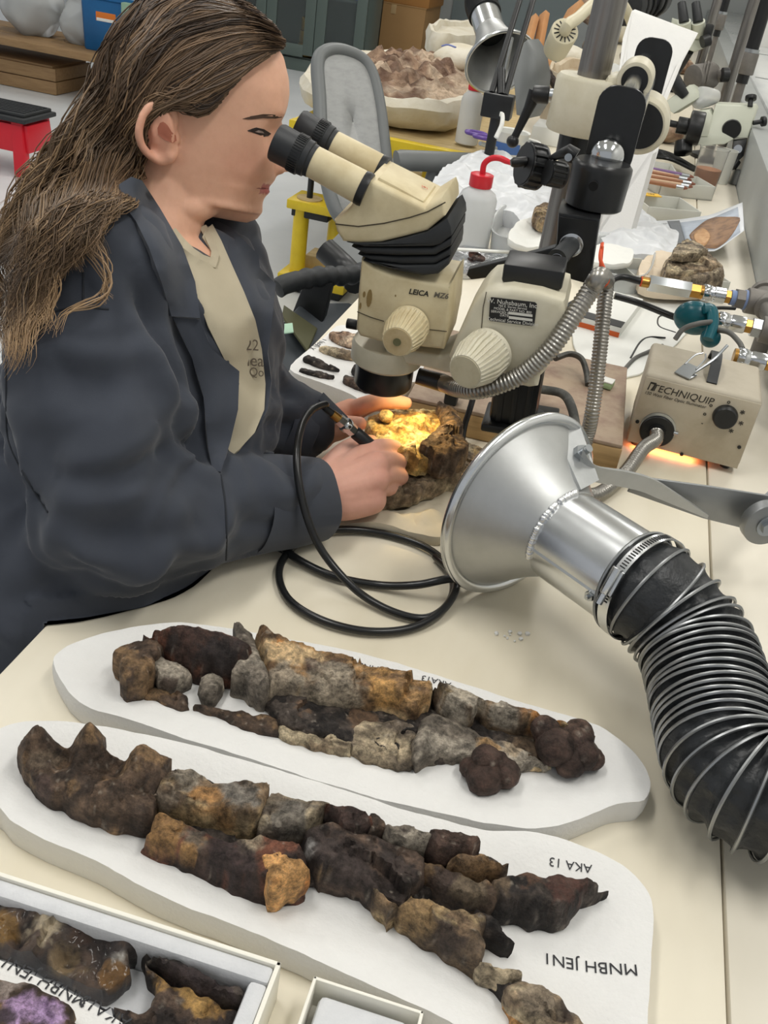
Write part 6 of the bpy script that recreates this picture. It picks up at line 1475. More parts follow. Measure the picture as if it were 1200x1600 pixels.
# ---- glazed cabinet
M_cab = mat('cabinet_green', '596560', 0.4); M_glass = mat('cabinet_glass', 'dfe6e6', 0.05, trans=0.95, ior=1.1)
a = A(430, 108, 0.0); cl0, cr0 = a.x-0.62, A(566, 130, 0.0).x-0.02; cy0 = 8.95; ch = 2.0; cw = cr0-cl0
cab = thing('glazed_cabinet', 'dark green-grey steel cabinet with glass doors against the back wall', 'cabinet', ((cl0+cr0)/2, cy0+0.25, 0))
MB().box(((cl0+cr0)/2, cy0+0.46, ch/2), (cw, 0.03, ch)).build('back_panel', M_cab, cab)
for x_ in (cl0+0.015, cr0-0.015): MB().box((x_, cy0+0.25, ch/2), (0.03, 0.45, ch), 0.002).build('side_panel', M_cab, cab)
for z_ in (0.10, 0.62, 1.12, 1.62, 1.985): MB().box(((cl0+cr0)/2, cy0+0.25, z_), (cw-0.06, 0.42, 0.025), 0.002).build('shelf', M_cab, cab)
MB().box(((cl0+cr0)/2, cy0+0.03, 0.05), (cw, 0.04, 0.10), 0.002).build('plinth', M_cab, cab)
nd = 3; dw = cw/nd
for k in range(nd):
    xk = cl0+dw*(k+0.5); dr = None
    mb = MB(); 
    for sx_ in (-1, 1): mb.box((xk+sx_*(dw/2-0.05), cy0-0.012, 0.13+0.93), (0.095, 0.024, 1.84), 0.003)
    for z_, hh in ((0.17, 0.10), (1.95, 0.08)): mb.box((xk, cy0-0.012, z_), (dw-0.19, 0.024, hh), 0.003)
    dr = mb.build('door', M_cab, cab)
    MB().box((xk, cy0-0.010, 1.06), (dw-0.19, 0.004, 1.72)).build('pane', M_glass, dr)
    MB().cyl((xk+dw/2-0.05, cy0-0.024, 1.0), (xk+dw/2-0.05, cy0-0.05, 1.0), 0.014, seg=14).build('knob', M_zinc, dr)
x_ = A(495, 75, 0.35).x; gm = mat('gold_tin', 'b08d4a', 0.35, 0.5)
for k in range(3):
    o = MB().cyl((cl0+dw*1.75, cy0+0.16, 0.1135+k*0.105), (cl0+dw*1.75, cy0+0.16, 0.2175+k*0.105), 0.085-0.008*k, seg=28, bevel=0.006).build('tin_can', gm); tag(o, ('wide gold tin at the foot of the stack in the glass cabinet', 'gold tin in the middle of the cabinet stack', 'narrow gold tin topping the stack in the glass cabinet')[k], 'tin', 'gold tins in the cabinet')
for nm, dx, dz, sz, col, lab in (('blue_box', 2.62, 0.633, (0.20, 0.2, 0.16), '3d3f8f', 'blue box on the middle cabinet shelf, right of the patterned packet'), ('violet_box', 2.62, 0.795, (0.22, 0.2, 0.10), '5a4fa0', 'violet box lying on the blue box in the cabinet'), ('white_packet', 2.22, 0.633, (0.26, 0.12, 0.22), 'd9dadd', 'white packet with red and blue print on the cabinet shelf'), ('brown_box', 0.95, 0.633, (0.28, 0.2, 0.12), 'a98650', 'brown box on the cabinet shelf behind the person'), ('white_box', 2.86, 0.1135, (0.07, 0.08, 0.12), 'd5d6d6', 'small white box standing at the right foot of the cabinet')):
    p = (cl0+dw*dx, cy0+0.16, dz+sz[2]/2)
    t = thing(nm, lab, 'box', (p[0], p[1], dz)); MB().box(p, sz, 0.006).build('body', mat(nm+'_col', col, 0.5), t)
    if nm == 'white_packet':
        MB().ball((p[0]+0.05, p[1]-0.058, p[2]+0.04), (0.05, 0.004, 0.035), 3).build('print_patch', mat('print_red', 'b33a46', 0.5), t); MB().ball((p[0]-0.05, p[1]-0.058, p[2]), (0.06, 0.004, 0.04), 3).build('print_patch', mat('print_blue', '4a5a9a', 0.5), t)
# grey steel door in the back wall
dd = thing('door_1', None, None, (-1.55, 11.10, 0)); dd['kind'] = 'structure'
MB().box((-1.55, 11.13, 1.05), (1.3, 0.04, 2.1), 0.004).build('door_leaf', mat('door_grey', '8b9799', 0.5), dd)
MB().box((-1.30, 11.10, 1.05), (0.4, 0.02, 0.5), 0.004).build('door_panel', mat('door_grey', '8b9799', 0.5), dd)
# ---- left: wooden shelf, long crate, blue bin, bags, step stool
M_shelfw = mat('shelf_wood', '9b7d58', 0.65, n=(8, 0.6, '7d6142', (1, 6, 6)), bump=(40, 0.2)); M_bluep = mat('blue_tub', '1d6aa5', 0.3, n=(4, 0.5, '174f80'), trans=0.15)
a = A(88, 150, 0.0); cr_x1, cy_ = a.x, a.y
lc = thing('wooden_crate', 'long low wooden crate on the floor below the shelf', 'crate', (cr_x1-0.5, cy_+0.2, 0))
for z_ in (0.042, 0.125): MB().box((cr_x1-0.55, cy_+0.012, z_), (1.1, 0.024, 0.078), 0.004).build('plank', M_shelfw, lc)
for z_ in (0.042, 0.125): MB().box((cr_x1-0.012, cy_+0.24, z_), (0.024, 0.43, 0.078), 0.004).build('plank', M_shelfw, lc)
MB().box((cr_x1-0.56, cy_+0.24, 0.10), (1.05, 0.43, 0.15), 0.004).build('lid', M_shelfw, lc)
sh_ = thing('timber_shelf', 'low timber shelf holding the blue bin and clear bags', 'shelf', (cr_x1-0.4, cy_+0.35, 0)); sz_ = 0.31
for k in range(3): MB().box((cr_x1-0.20, cy_+0.02+k*0.22, sz_-0.022), (2.0, 0.21, 0.044), 0.004).build('plank', M_shelfw, sh_)
for x_ in (cr_x1-1.15, cr_x1+0.70): MB().box((x_, cy_+0.24, 0.143), (0.09, 0.55, 0.286), 0.004).build('bearer', M_shelfw, sh_)
a = A(72, 84, sz_); b = A(152, 106, sz_); bw = (b.x-a.x)*1.15; bc0 = Vector((a.x+bw/2, cy_+0.27, sz_))
bb = thing('blue_bin', 'translucent blue plastic storage bin with an orange label', 'bin', bc0); rows = []
for f, h in ((0.93, 0.0), (0.955, 0.01), (1.0, 0.30), (1.06, 0.31), (1.06, 0.335), (1.0, 0.336), (0.98, 0.30), (0.91, 0.012)):
    hx, hy = bw/2*f, 0.20*f; row = []; r_c = 0.03
    for sx_, sy_, a0 in ((1, 1, 0), (-1, 1, 90), (-1, -1, 180), (1, -1, 270)):
        for k in range(5):
            aa = math.radians(a0+22.5*k); row.append(bc0+Vector((sx_*(hx-r_c)+r_c*math.cos(aa), sy_*(hy-r_c)+r_c*math.sin(aa), h+0.0005)))
    rows.append(row)
MB().rings(rows).build('tub', M_bluep, bb)
MB().box(bc0+Vector((-bw*0.12, -0.196, 0.225)), (0.14, 0.004, 0.085), 0.001).build('label', mat('orange_label', 'df7a2a', 0.5), bb)
MB().box(bc0+Vector((-bw*0.12, -0.1975, 0.192)), (0.13, 0.004, 0.018), 0.001).build('label_strip', M_paper, bb)
MB().box(bc0+Vector((0, 0, 0.20)), (bw*0.8, 0.3, 0.3), 0.08).build('bag_inside', M_clear, bb)
for k, (px_, py_, r_b, lab) in enumerate(((10, 60, (0.17, 0.15, 0.15), 'clear plastic bag of grey lumps beside the blue bin'), (-45, 38, (0.20, 0.18, 0.20), 'clear plastic bag at the left frame edge on the shelf'))):
    p = A(px_, py_, sz_+0.1); p.y = cy_+0.25; t = thing('plastic_bag', lab, 'bag', (p.x, p.y, sz_), 'clear bags on the shelf')
    MB().ball((p.x, p.y, sz_+r_b[2]*0.9), r_b, 4).shake(0.035, 8, k).build('bag', M_clear, t)
    MB().ball((p.x, p.y, sz_+r_b[2]*0.62), (r_b[0]*0.75, r_b[1]*0.7, r_b[2]*0.55), 3).shake(0.03, 9, k+3).build('contents', mat('bag_grey', '8d9092', 0.6), t)
gb = A(165, 40, sz_); t, _, _ = crate('green_box', 'pale green storage box behind the person beside the blue bin', 'box', (192, 90), (235, 100), sz_, 0.25, 0.32, mat('green_tub', '8fae94', 0.4))
a = A(46, 279, 0.0); ss = thing('step_stool', 'red plastic step stool with a ribbed black top', 'stool', (a.x-0.18, a.y+0.12, 0)); sh0 = 0.255
for sx_ in (0, 1):
    mb = MB(); x_ = a.x-0.02-sx_*0.33; mb.prism([(x_-0.05, a.y-0.02, 0), (x_+0.01, a.y-0.02, 0), (x_-0.012+0.0, a.y+0.01, sh0), (x_-0.07, a.y+0.01, sh0)], (0, 0.05, 0), 0.004); mb.build('leg', M_red, ss); mb = MB(); mb.prism([(x_-0.05, a.y+0.22, 0), (x_+0.01, a.y+0.22, 0), (x_-0.012, a.y+0.20, sh0), (x_-0.07, a.y+0.20, sh0)], (0, 0.05, 0), 0.004); mb.build('leg', M_red, ss)
MB().box((a.x-0.205, a.y+0.02, 0.175), (0.34, 0.03, 0.13), 0.006).build('front_panel', M_red, ss); MB().box((a.x-0.205, a.y+0.21, 0.175), (0.34, 0.03, 0.13), 0.006).build('rear_panel', M_red, ss)
MB().box((a.x-0.02, a.y+0.12, 0.175), (0.025, 0.20, 0.13), 0.006).build('side_panel', M_red, ss)
MB().box((a.x-0.205, a.y+0.12, sh0+0.010), (0.42, 0.28, 0.022), 0.006).build('top', mat('stool_black', '2b2d2f', 0.6), ss)
MB().box((a.x-0.205, a.y+0.13, sh0+0.028), (0.38, 0.24, 0.018), 0.006).build('tread', mat('stool_black', '2b2d2f', 0.6), ss)
for k in range(7): MB().box((a.x-0.205, a.y+0.04+k*0.03, sh0+0.039), (0.36, 0.014, 0.006), 0.002).build('tread_rib', mat('stool_black', '2b2d2f', 0.6), ss)

# ---- grey mesh chair
gc = thing('mesh_chair', 'grey mesh back office chair beyond the microscope, before the yellow table', 'chair', (-0.85, 3.15, 0))
bo = [(505,250),(499,150),(496,105),(501,86),(518,78),(542,81),(567,94),(582,118),(592,160),(599,215),(606,290),(600,360),(556,352),(525,330)]
def CB(x, y): return D(x, y, 3.10+(x-500)*0.0016+(y-80)*(-0.0006))
ol = catmull([CB(*p) for p in bo], 6, True)
MB().tube(ol, 0.022, 12, closed=True).build('back_frame', M_gchair, gc)
mb = MB(); cn_ = sum(ol, Vector())/len(ol); rows = [[cn_.lerp(p, f) for p in ol] for f in (0.02, 0.4, 0.75, 0.97)]
mb.rings(rows, cap=False); mo = mb.build('back_mesh', M_mesh, gc); sol = mo.modifiers.new('s', 'SOLIDIFY'); sol.thickness = 0.006
def arm_(px0, py0, d0, px1, py1, d1, r, m, parent, name='armrest'):
    p, q = D(px0, py0, d0), D(px1, py1, d1); q.z = p.z
    MB().tube(catmull([p, p.lerp(q, 0.08), p.lerp(q, 0.5), p.lerp(q, 0.92), q], 5), [r*0.55]+[r*0.9]*4+[r]*12+[r*0.8]*4, 18, flat=0.7).build(name, m, parent); return p, q
p, q = arm_(618, 250, 3.02, 740, 258, 3.14, 0.036, M_gchair, gc)
MB().tube([p.lerp(q, 0.5)-ZV*0.02, p.lerp(q, 0.5)-ZV*0.20+XV*-0.03], 0.02, 12).build('arm_post', M_gchair, gc)
MB().box((-0.47, 3.22, 0.44), (0.46, 0.44, 0.06), 0.02).build('seat', M_mesh, gc)
MB().tube([(-0.47, 3.2, 0.40), (-0.68, 3.15, 0.44), tuple(CB(570, 350))], 0.026, 12).build('spine', M_gchair, gc)
MB().cyl((-0.47, 3.2, 0.06), (-0.47, 3.2, 0.42), 0.026).build('gas_lift', M_black, gc)
for k in range(5):
    aa = 2*PI*k/5+0.3; e_ = Vector((-0.47+0.28*math.cos(aa), 3.2+0.28*math.sin(aa), 0.07))
    MB().tube([(-0.47, 3.2, 0.11), e_], [0.022, 0.016], 10).build('base_leg', M_gchair, gc); MB().cyl(e_-Vector((0.012, 0, 0.035)), e_+Vector((0.012, 0, -0.035)), 0.034, seg=20).build('castor', M_black, gc)
# ---- black armrest chair close to the bench
M_dk = mat('chair_dark', '4a4f54', 0.55, n=(8, 0.4, '3c4145')); bcx = thing('black_chair', 'dark task chair with ribbed black armrests pushed against the bench', 'chair', (-0.75, 1.85, 0))
p, q = D(432, 452, 2.02), D(580, 432, 2.20); q.z = p.z+0.005
ap = catmull([p, p.lerp(q, 0.1)+ZV*0.008, p.lerp(q, 0.4)+ZV*0.01, p.lerp(q, 0.7), q], 10)
MB().tube(ap, [0.012]+[0.021+(0.0025*math.sin(k*1.6) if k > 14 else 0) for k in range(1, len(ap))], 18).build('armrest', M_rubber, bcx)
mid = p.lerp(q, 0.42); MB().prism([mid+XV*-0.03, mid+XV*0.03, mid+Vector((0.01, 0.0, -0.16)), mid+Vector((-0.075, 0, -0.16))], YV*0.03, 0.005).build('arm_post', M_black, bcx)
sb0 = [D(432, 510, 2.06), D(470, 470, 2.14), D(545, 470, 2.22), D(600, 500, 2.22), D(520, 600, 2.08), D(425, 640, 1.98), D(410, 580, 2.0)]
MB().prism(sb0, (0, 0, -0.05), 0.012, 3).build('seat_shell', M_dk, bcx)
MB().prism([v+Vector((0, 0, 0.004)) for v in [D(443, 484, 2.10), D(495, 520, 2.12), D(480, 556, 2.06), D(440, 500, 2.06)]], (0, 0, 0.008), 0.002).build('seat_strip', mat('strip_olive', '5e5d42', 0.6), bcx)
MB().box(D(438, 523, 2.02)+ZV*0.012, (0.052, 0.022, 0.003), 0.0006, axes=(img_dir(438, 523, 1, -0.12, 0.1), img_dir(438, 523, -0.1, -1, 0.5), ZV)).build('green_tag', mat('tag_green', 'b9dcc2', 0.6), bcx)
MB().cyl((-0.75, 1.85, 0.05), (-0.75, 1.85, 0.50), 0.03).build('gas_lift', M_black, bcx)
for k in range(5):
    aa = 2*PI*k/5; MB().tube([(-0.75, 1.85, 0.10), (-0.75+0.28*math.cos(aa), 1.85+0.28*math.sin(aa), 0.05)], [0.022, 0.016], 10).build('base_leg', M_black, bcx); MB().ball((-0.75+0.28*math.cos(aa), 1.85+0.28*math.sin(aa), 0.03), 0.029, 2).build('castor', M_black, bcx)
MB().tube(catmull([D(508, 390, 2.3), D(540, 420, 2.28), D(556, 440, 2.22)], 5), 0.03, 12).build('back_bracket', M_black, bcx)
MB().prism([D(510, 380, 2.45), D(560, 330, 2.55), D(575, 400, 2.45), D(556, 445, 2.35), D(512, 432, 2.35)], (0.02, 0.05, -0.01), 0.01).build('back_support', M_gchair, bcx)

# ================================================================== ON THE FAR BENCH
def wash_bottle(pxb, pyb, z, r, h, label, tipdir, tiplen):
    c = A(pxb, pyb, z); t = thing('wash_bottle', label, 'bottle', c, 'red-capped wash bottles')
    MB().lathe(c, ZV, [(0, r*0.9), (0.004, r), (h*0.70, r), (h*0.78, r*0.88), (h*0.83, r*0.62), (h*0.85, r*0.52), (h*0.88, r*0.52)], 40).build('body', M_bottle, t)
    MB().lathe(c+ZV*h*0.86, ZV, [(0, r*0.56), (0.002, r*0.60), (h*0.17, r*0.60), (h*0.18, r*0.52), (h*0.18, r*0.2)], 36).build('cap', M_red, t)
    td = Vector(tipdir).normalized(); p = c+ZV*h*1.03
    MB().tube(catmull([p, p+ZV*h*0.14, p+ZV*h*0.23+td*0.012, p+ZV*h*0.26+td*0.03, p+ZV*h*0.24+td*tiplen*0.5, p+ZV*h*0.21+td*tiplen], 6), [0.0062]*24+[0.0055, 0.005, 0.0045, 0.004, 0.003, 0.0025, 0.002], 10).build('nozzle', M_red, t)
wash_bottle(733, 386, ZT, 0.041, 0.150, 'white wash bottle with red cap and bent red nozzle on the bench', (1, -0.15, 0), 0.10)
wash_bottle(728, 224, 0.652, 0.043, 0.215, 'tall white wash bottle with red cap on the yellow table', (1, -0.2, 0), 0.05)
M_sheet = mat('white_sheet', 'd6d8da', 0.4, n=(8, 0.3, 'dcdfe3'), bump=(18, 0.4, 0.006))
ws = cradle('plastic_sheet', [(672,300),(690,268),(736,238),(790,246),(830,262),(880,280),(905,310),(880,345),(830,350),(790,330),(745,335),(705,330)], 0.800, 'crumpled white plastic sheet spread over the far bench', dip=-0.02, seed=41, mtl=M_sheet, waves=0.02); ws['category'] = 'sheet'
w2 = cradle('tissue_sheet', [(930,330),(985,322),(1040,352),(1060,372),(1040,400),(985,392),(940,372)], 0.800, 'crumpled white tissue beside the printed fossil picture', dip=-0.01, seed=43, mtl=M_sheet, waves=0.02); w2['category'] = 'tissue'
w3 = cradle('paper_sheet', [(905,560),(1000,585),(1105,480),(1130,420),(1060,430),(990,440),(905,470)], 0.7625, 'white paper lying under the cables behind the board', dip=0, seed=44, mtl=M_paper, waves=0.0006); w3['category'] = 'paper'
def tub(name, label, px, z, h, m, lidm=None, cat='tub'):
    poly = np.array([[*A(x, y, z)[:2]] for x, y in px]); poly = smooth_closed(poly, 5); cen = poly.mean(0); t = thing(name, label, cat, (cen[0], cen[1], z)); rows = []
    for f, hh in ((0.93, 0), (0.95, 0.003), (1.0, h*0.97), (1.03, h), (0.99, h), (0.965, h*0.95), (0.92, 0.006)): rows.append([Vector((cen[0]+(x-cen[0])*f, cen[1]+(y-cen[1])*f, z+hh)) for x, y in poly])
    MB().rings(rows).build('tub_wall', m, t); return t, cen
t, cen = tub('clear_tub', 'clear plastic tub with tissue and a small rock behind the wash bottle', [(762,392),(785,352),(850,356),(885,362),(875,405),(850,420),(800,412)], ZT, 0.05, M_clear)
MB().box((cen[0]+0.01, cen[1]-0.105, ZT+0.026), (0.045, 0.003, 0.022), 0.0006).build('grey_label', mat('label_grey', '9a9ea3', 0.6), t)
ti = cradle('tissue', [(795,372),(812,345),(850,338),(872,350),(866,375),(835,385)], 0.826, 'white tissue nest under the small brown rock in the tub', dip=0.008, seed=51, mtl=M_paper, waves=0.012, zb=0.812); ti['category'] = 'tissue'
o = rock('small_rock', [(832,345),(838,325),(852,318),(864,328),(866,350),(850,360)], 0.825, 0.030, 'ochre2', None, step=0.004, rough=0.5); tag(o, 'small knobbly brown rock resting on tissue in the clear tub', 'rock')
t, cen = tub('frosted_tub', 'frosted plastic tub with greenish rim right of the black clamp block', [(905,430),(925,398),(975,400),(1012,412),(1008,450),(985,465),(930,455)], ZT, 0.045, M_clear)
ti = cradle('tissue', [(925,392),(945,380),(985,388),(985,408),(950,412),(928,408)], 0.815, 'white tissue with greenish crumbs in the frosted tub', dip=0, seed=52, mtl=M_paper, waves=0.01, zb=0.803); ti['category'] = 'tissue'
M_foil = mat('foil', 'c9cbce', 0.22, 1.0, bump=(70, 0.9, 0.006))
fo = cradle('foil_sheet', [(690,402),(705,388),(740,384),(780,390),(795,402),(775,420),(730,428),(700,420)], 0.772, 'crumpled aluminium foil holding a dark bone behind the microscope', dip=0, seed=53, mtl=M_foil, waves=0.012); fo['category'] = 'foil'
o = rock('dark_bone', [(733,396),(742,391),(752,398),(758,406),(748,407),(738,403)], 0.774, 0.012, 'darkred', None, step=0.003, rough=0.3); tag(o, 'small dark bone lying on the crumpled foil', 'bone')
mb = MB(); p, q = A(705, 389, 0.79), A(797, 394, 0.79); mb.box((p+q)/2, ((q-p).length, 0.012, 0.004), 0.001, axes=((q-p).normalized(), ZV.cross((q-p).normalized()), ZV)); o = mb.build('white_spatula', M_paper); tag(o, 'flat white spatula laid across the foil', 'spatula')
# rock in a card tray, printed picture, stacked card trays
M_tray = mat('tray_card', 'd3d3cb', 0.6, n=(10, 0.2, 'c3c3ba'))
def card_tray(label, pa, pb, z, depth, h, group='white card trays'):
    a, b = A(*pa, z), A(*pb, z); e = (b-a); w_ = e.length; e.normalize(); n_ = ZV.cross(e)
    c = a; return frame_box('card_tray', label, Vector((c.x, c.y, 0)), e, n_, w_, depth, h, 0.003, z0=z, m=M_tray, cat='tray'), a, e, n_, w_
t, a, e, n_, w_ = card_tray('pale card tray under the layered brown rock', (985, 452), (1135, 462), ZT, 0.12, 0.030); t['group'] = 'white card trays'
ti = cradle('tissue', [(1002,440),(1004,405),(1030,395),(1060,400),(1100,420),(1115,445),(1060,450)], 0.800, 'cream tissue wrapped under the layered brown rock', dip=0.0, seed=54, mtl=mat('cream_tissue', 'ddcdb6', 0.9), waves=0.016, zb=0.775); ti['category'] = 'tissue'
lr = thing('layered_rock', 'layered brown rock standing on tissue beside the printed picture', 'rock', A(1080, 430, 0.80))
rock('rock_layer', [(1036,440),(1040,410),(1060,395),(1095,400),(1118,425),(1126,450),(1090,452)], 0.798, 0.03, 'greytan', lr, step=0.004, rough=0.4)
rock('rock_layer', [(1042,425),(1050,398),(1075,385),(1105,398),(1122,425),(1085,430)], 0.822, 0.028, 'tan', lr, step=0.004, rough=0.4)
rock('rock_layer', [(1050,402),(1062,380),(1085,378),(1105,395),(1085,405)], 0.845, 0.024, 'greytan', lr, step=0.004, rough=0.4)
pr = thing('printed_picture', 'curled paper print showing a brown fossil on a pale ground', 'print', A(1090, 385, ZT))
def PR(u, v):
    top = np.array([[1006, 346, 0.775], [1060, 343, 0.785], [1110, 336, 0.81], [1160, 316, 0.85]]); bot = np.array([[1040, 386, 0.770], [1075, 394, 0.772], [1120, 392, 0.785], [1163, 360, 0.83]])
    x = np.linspace(0, 1, 4); p = [np.interp(u, x, top[:, i])*(1-v)+np.interp(u, x, bot[:, i])*v for i in range(3)]; return A(*p)
def patch(name, us, vs, m, lift, parent, nu=14, nv=6, warp=0):
    mb = MB(); R = []
    for i in range(nu+1):
        row = []
        for j in range(nv+1):
            u = us[0]+(us[1]-us[0])*i/nu; v = vs[0]+(vs[1]-vs[0])*j/nv
            if warp: v = 0.5*(vs[0]+vs[1])+(v-0.5*(vs[0]+vs[1]))*max(0.08, math.sin(PI*min(1, max(0, (i+0.3)/(nu+0.6))))**0.7)+0.03*math.sin(i*0.5)
            row.append(mb.v(PR(u, v)+Vector((-0.2, -0.5, 0.8))*lift))
        R.append(row)
    for i in range(nu):
        for j in range(nv): mb.f([R[i][j], R[i+1][j], R[i+1][j+1], R[i][j+1]])
    o = mb.build(name, m, parent); s_ = o.modifiers.new('s', 'SOLIDIFY'); s_.thickness = 0.0004; return o
pp_ = patch('paper', (0, 1), (0, 1), mat('print_paper', 'e3e6ea', 0.35), 0, pr)
patch('grey_bar', (0.22, 0.34), (0.04, 0.96), mat('print_grey2', '6f7378', 0.5), 0.0012, pp_, 4)
patch('pale_ground', (0.34, 0.95), (0.10, 0.96), mat('print_pale', 'b3bcc8', 0.5, n=(40, 0.4, '8d98a8')), 0.0010, pp_)
patch('fossil_image', (0.40, 0.96), (0.14, 0.98), mat('print_fossil', '96714f', 0.5, n=(45, 0.8, '5b4030')), 0.002, pp_, 20, 6, 1)
patch('fossil_image', (0.44, 0.62), (0.35, 0.85), mat('print_fossil2', 'b98a5c', 0.5, n=(60, 0.8, 'd8b184')), 0.003, pp_, 10, 4, 1)
text_mesh('lettering', '1985 cm', 0.016, PR(0.10, 0.13)+Vector((0, -0.002, 0.002)), PR(0.2, 0.13)-PR(0.05, 0.13), PR(0.1, 0.0)-PR(0.1, 0.3), M_ink, pr)
t, a, e, n_, w_ = card_tray('white card tray with a yellow tag, nearest of the stack by the beaker', (1008, 344), (1090, 352), ZT, 0.14, 0.035)
t2_, a2, e2_, n2, w2_ = card_tray('taller grey card tray behind the one with the yellow tag', (1028, 306), (1112, 314), ZT, 0.12, 0.040)
MB().box(a+e*0.045+n_*0.125+ZV*0.037, (0.075, 0.028, 0.003), 0.0006, axes=(e, n_, ZV)).build('yellow_tag', mat('tag_yellow', 'e9b93c', 0.6), t)
text_mesh('lettering', 'EN 103', 0.014, a+e*0.045+n_*0.125+ZV*0.0388, e, n_, M_ink, t)
t3_, a3, e3, n3, w3_ = card_tray('long grey card tray holding the brushes', (988, 284), (1060, 296), ZT, 0.22, 0.030)
for k in range(9):
    p0 = A(985+rg.uniform(-4, 6), 258+k*2.6, 0.80+0.004*(k % 3)); p1 = A(1075+rg.uniform(-8, 12), 277+k*2.2, 0.80+0.004*(k % 3))
    t = thing('brush', ('violet', 'pale', 'red-brown')[k % 3]+' handled brush in the long grey tray, '+('far side', 'middle', 'near side')[k//3], 'brush', (p0+p1)/2, 'brushes in the grey tray')
    MB().cyl(p0, p0.lerp(p1, 0.8), 0.0045, 0.006, seg=10).build('handle', mat('brush_wood%d' % (k % 3), ('7d5f8a', 'c8a98a', '9c6a4a')[k % 3], 0.5), t); MB().cyl(p0.lerp(p1, 0.8), p0.lerp(p1, 0.93), 0.0062, seg=10).build('ferrule', M_zinc, t); MB().cyl(p0.lerp(p1, 0.93), p1, 0.006, 0.002, seg=10).build('bristles', mat('bristle', '8a5a4a', 0.9), t)
bk2 = A(1098, 296, ZT); bt = thing('beaker', 'plastic beaker half full of orange-brown sediment', 'beaker', bk2)
MB().lathe(bk2, ZV, [(0, 0.034), (0.002, 0.036), (0.118, 0.043), (0.122, 0.046), (0.122, 0.0435), (0.116, 0.0415), (0.004, 0.0345)], 40).build('cup', mat('beaker_plastic', 'f0f0ee', 0.15, trans=0.93, ior=1.08), bt)
MB().lathe(bk2, ZV, [(0.004, 0.033), (0.062, 0.0375)], 36).build('sediment', mat('sediment', 'b3764a', 0.6, n=(40, 0.6, '96583a')), bt)
for (px_, py_, r_c, h_c, lab) in ((1122, 285, 0.033, 0.10, 'white plastic cup with dark print behind the orange beaker'), (1075, 225, 0.04, 0.07, 'grey plastic cup under the second microscope')):
    p = A(px_, py_, ZT); t = thing('plastic_cup', lab, 'cup', p, 'cups at the far bench'); MB().lathe(p, ZV, [(0, r_c*0.85), (h_c, r_c), (h_c, r_c*0.94), (0.004, r_c*0.8)], 30).build('cup', M_tray, t)
for px_, py_, r_c, h_c, lab in ((792, 246, 0.055, 0.075, 'white paper tub with blue pattern left of the black clamp handle'), (815, 250, 0.045, 0.055, 'lower white paper tub with blue dots beside the clamp handle')):
    p = A(px_, py_, ZT); t = thing('paper_tub', lab, 'tub', p, 'blue patterned tubs'); MB().lathe(p, ZV, [(0, r_c*0.88), (h_c, r_c), (h_c+0.003, r_c*1.05), (h_c, r_c*0.93), (0.004, r_c*0.82)], 36).build('tub_wall', M_paper, t); MB().lathe(p+ZV*h_c*0.25, ZV, [(0, r_c*0.93), (h_c*0.4, r_c*0.985)], 36, cap=False).build('blue_band', mat('blue_print', '4a6fae', 0.5), t)
sc = thing('scissors', 'purple handled scissors beside the blue patterned tubs', 'scissors', A(760, 225, 0.80)); M_pur = mat('purple_plastic', '6b4f9c', 0.35)
for s_ in (-1, 1): MB().tube([A(748+6*s_, 222+3*s_, 0.80)+Vector((0.03*math.cos(k*PI/8), 0.02*math.sin(k*PI/8), 0.02)) for k in range(16)], 0.006, 8, closed=True).build('finger_loop', M_pur, sc)
MB().tube([A(750, 224, 0.82), A(775, 232, 0.80)], 0.006, 8).build('blade', M_zinc, sc)
t, a, w_ = crate('white_carton', 'small white carton behind the long black clamp handle', 'box', (828, 222), (872, 232), ZT, 0.16, 0.055, M_paper)
# ---- leaning plaster shell, wood offcuts, slotted nozzle, lamp arms, second hood
t, cen, _ = shell('plaster_fragment', 'upright broken plaster shell with brown rim left of the post', [(838,200),(860,215),(900,220),(925,205),(915,180),(870,172),(842,180)], ZT, 0.20, 0.85, mat('old_plaster', 'd6c8b0', 0.85, n=(12, 0.6, 'b09672'), bump=(30, 0.5, 0.008)), 15.0, 'plaster fragment')
rimp = [A(832, 100, 0.98), A(845, 100, 0.96), A(858, 118, 0.95), A(872, 140, 0.93), A(888, 168, 0.90)]
MB().tube(catmull(rimp, 6), 0.013, 8).shake(0.006, 40, 1).build('brown_rim', M_rock, t)
MB().tube(catmull([A(820, 78, 1.0), A(832, 90, 0.99), A(822, 104, 0.97), A(845, 96, 0.98)], 5), [0.02]*10+[0.012]*6, 10).shake(0.008, 30, 2).build('plaster_lip', M_plast, t)
for k, (p, q, lab) in enumerate((((838, 90, 0.90), (851, 22, 1.02), 'square wooden offcut leaning upright on the far bench'), ((824, 60, 0.95), (832, 30, 1.0), 'short wooden offcut behind the leaning one'), ((884, 40, 1.0), (900, 10, 1.05), 'brown wooden board leaning at the back of the bench'))):
    P_, Q_ = D(p[0], p[1], 4.6), D(q[0], q[1], 4.7); a_ = (Q_-P_).normalized(); u_ = a_.orthogonal().normalized(); P_ = P_-a_*((P_.z-ZT)/a_.z)
    o = MB().box((P_+Q_)/2, ((Q_-P_).length, 0.045+0.02*k, 0.03), 0.003, axes=(a_, u_, a_.cross(u_))).build('wood_offcut', mat('offcut', 'b98758', 0.7, n=(8, 0.5, '9a6c42'))); tag(o, lab, 'wood')
M_ivory = mat('ivory_plastic', 'd2caae', 0.45); nz_ = thing('slotted_nozzle', 'ivory suction nozzle with slotted round cap on a curved tube', 'nozzle', A(880, 130, ZT))
n0, n1 = D(882, 50, 2.74), D(868, 78, 2.84); nd_ = (n0-n1).normalized()
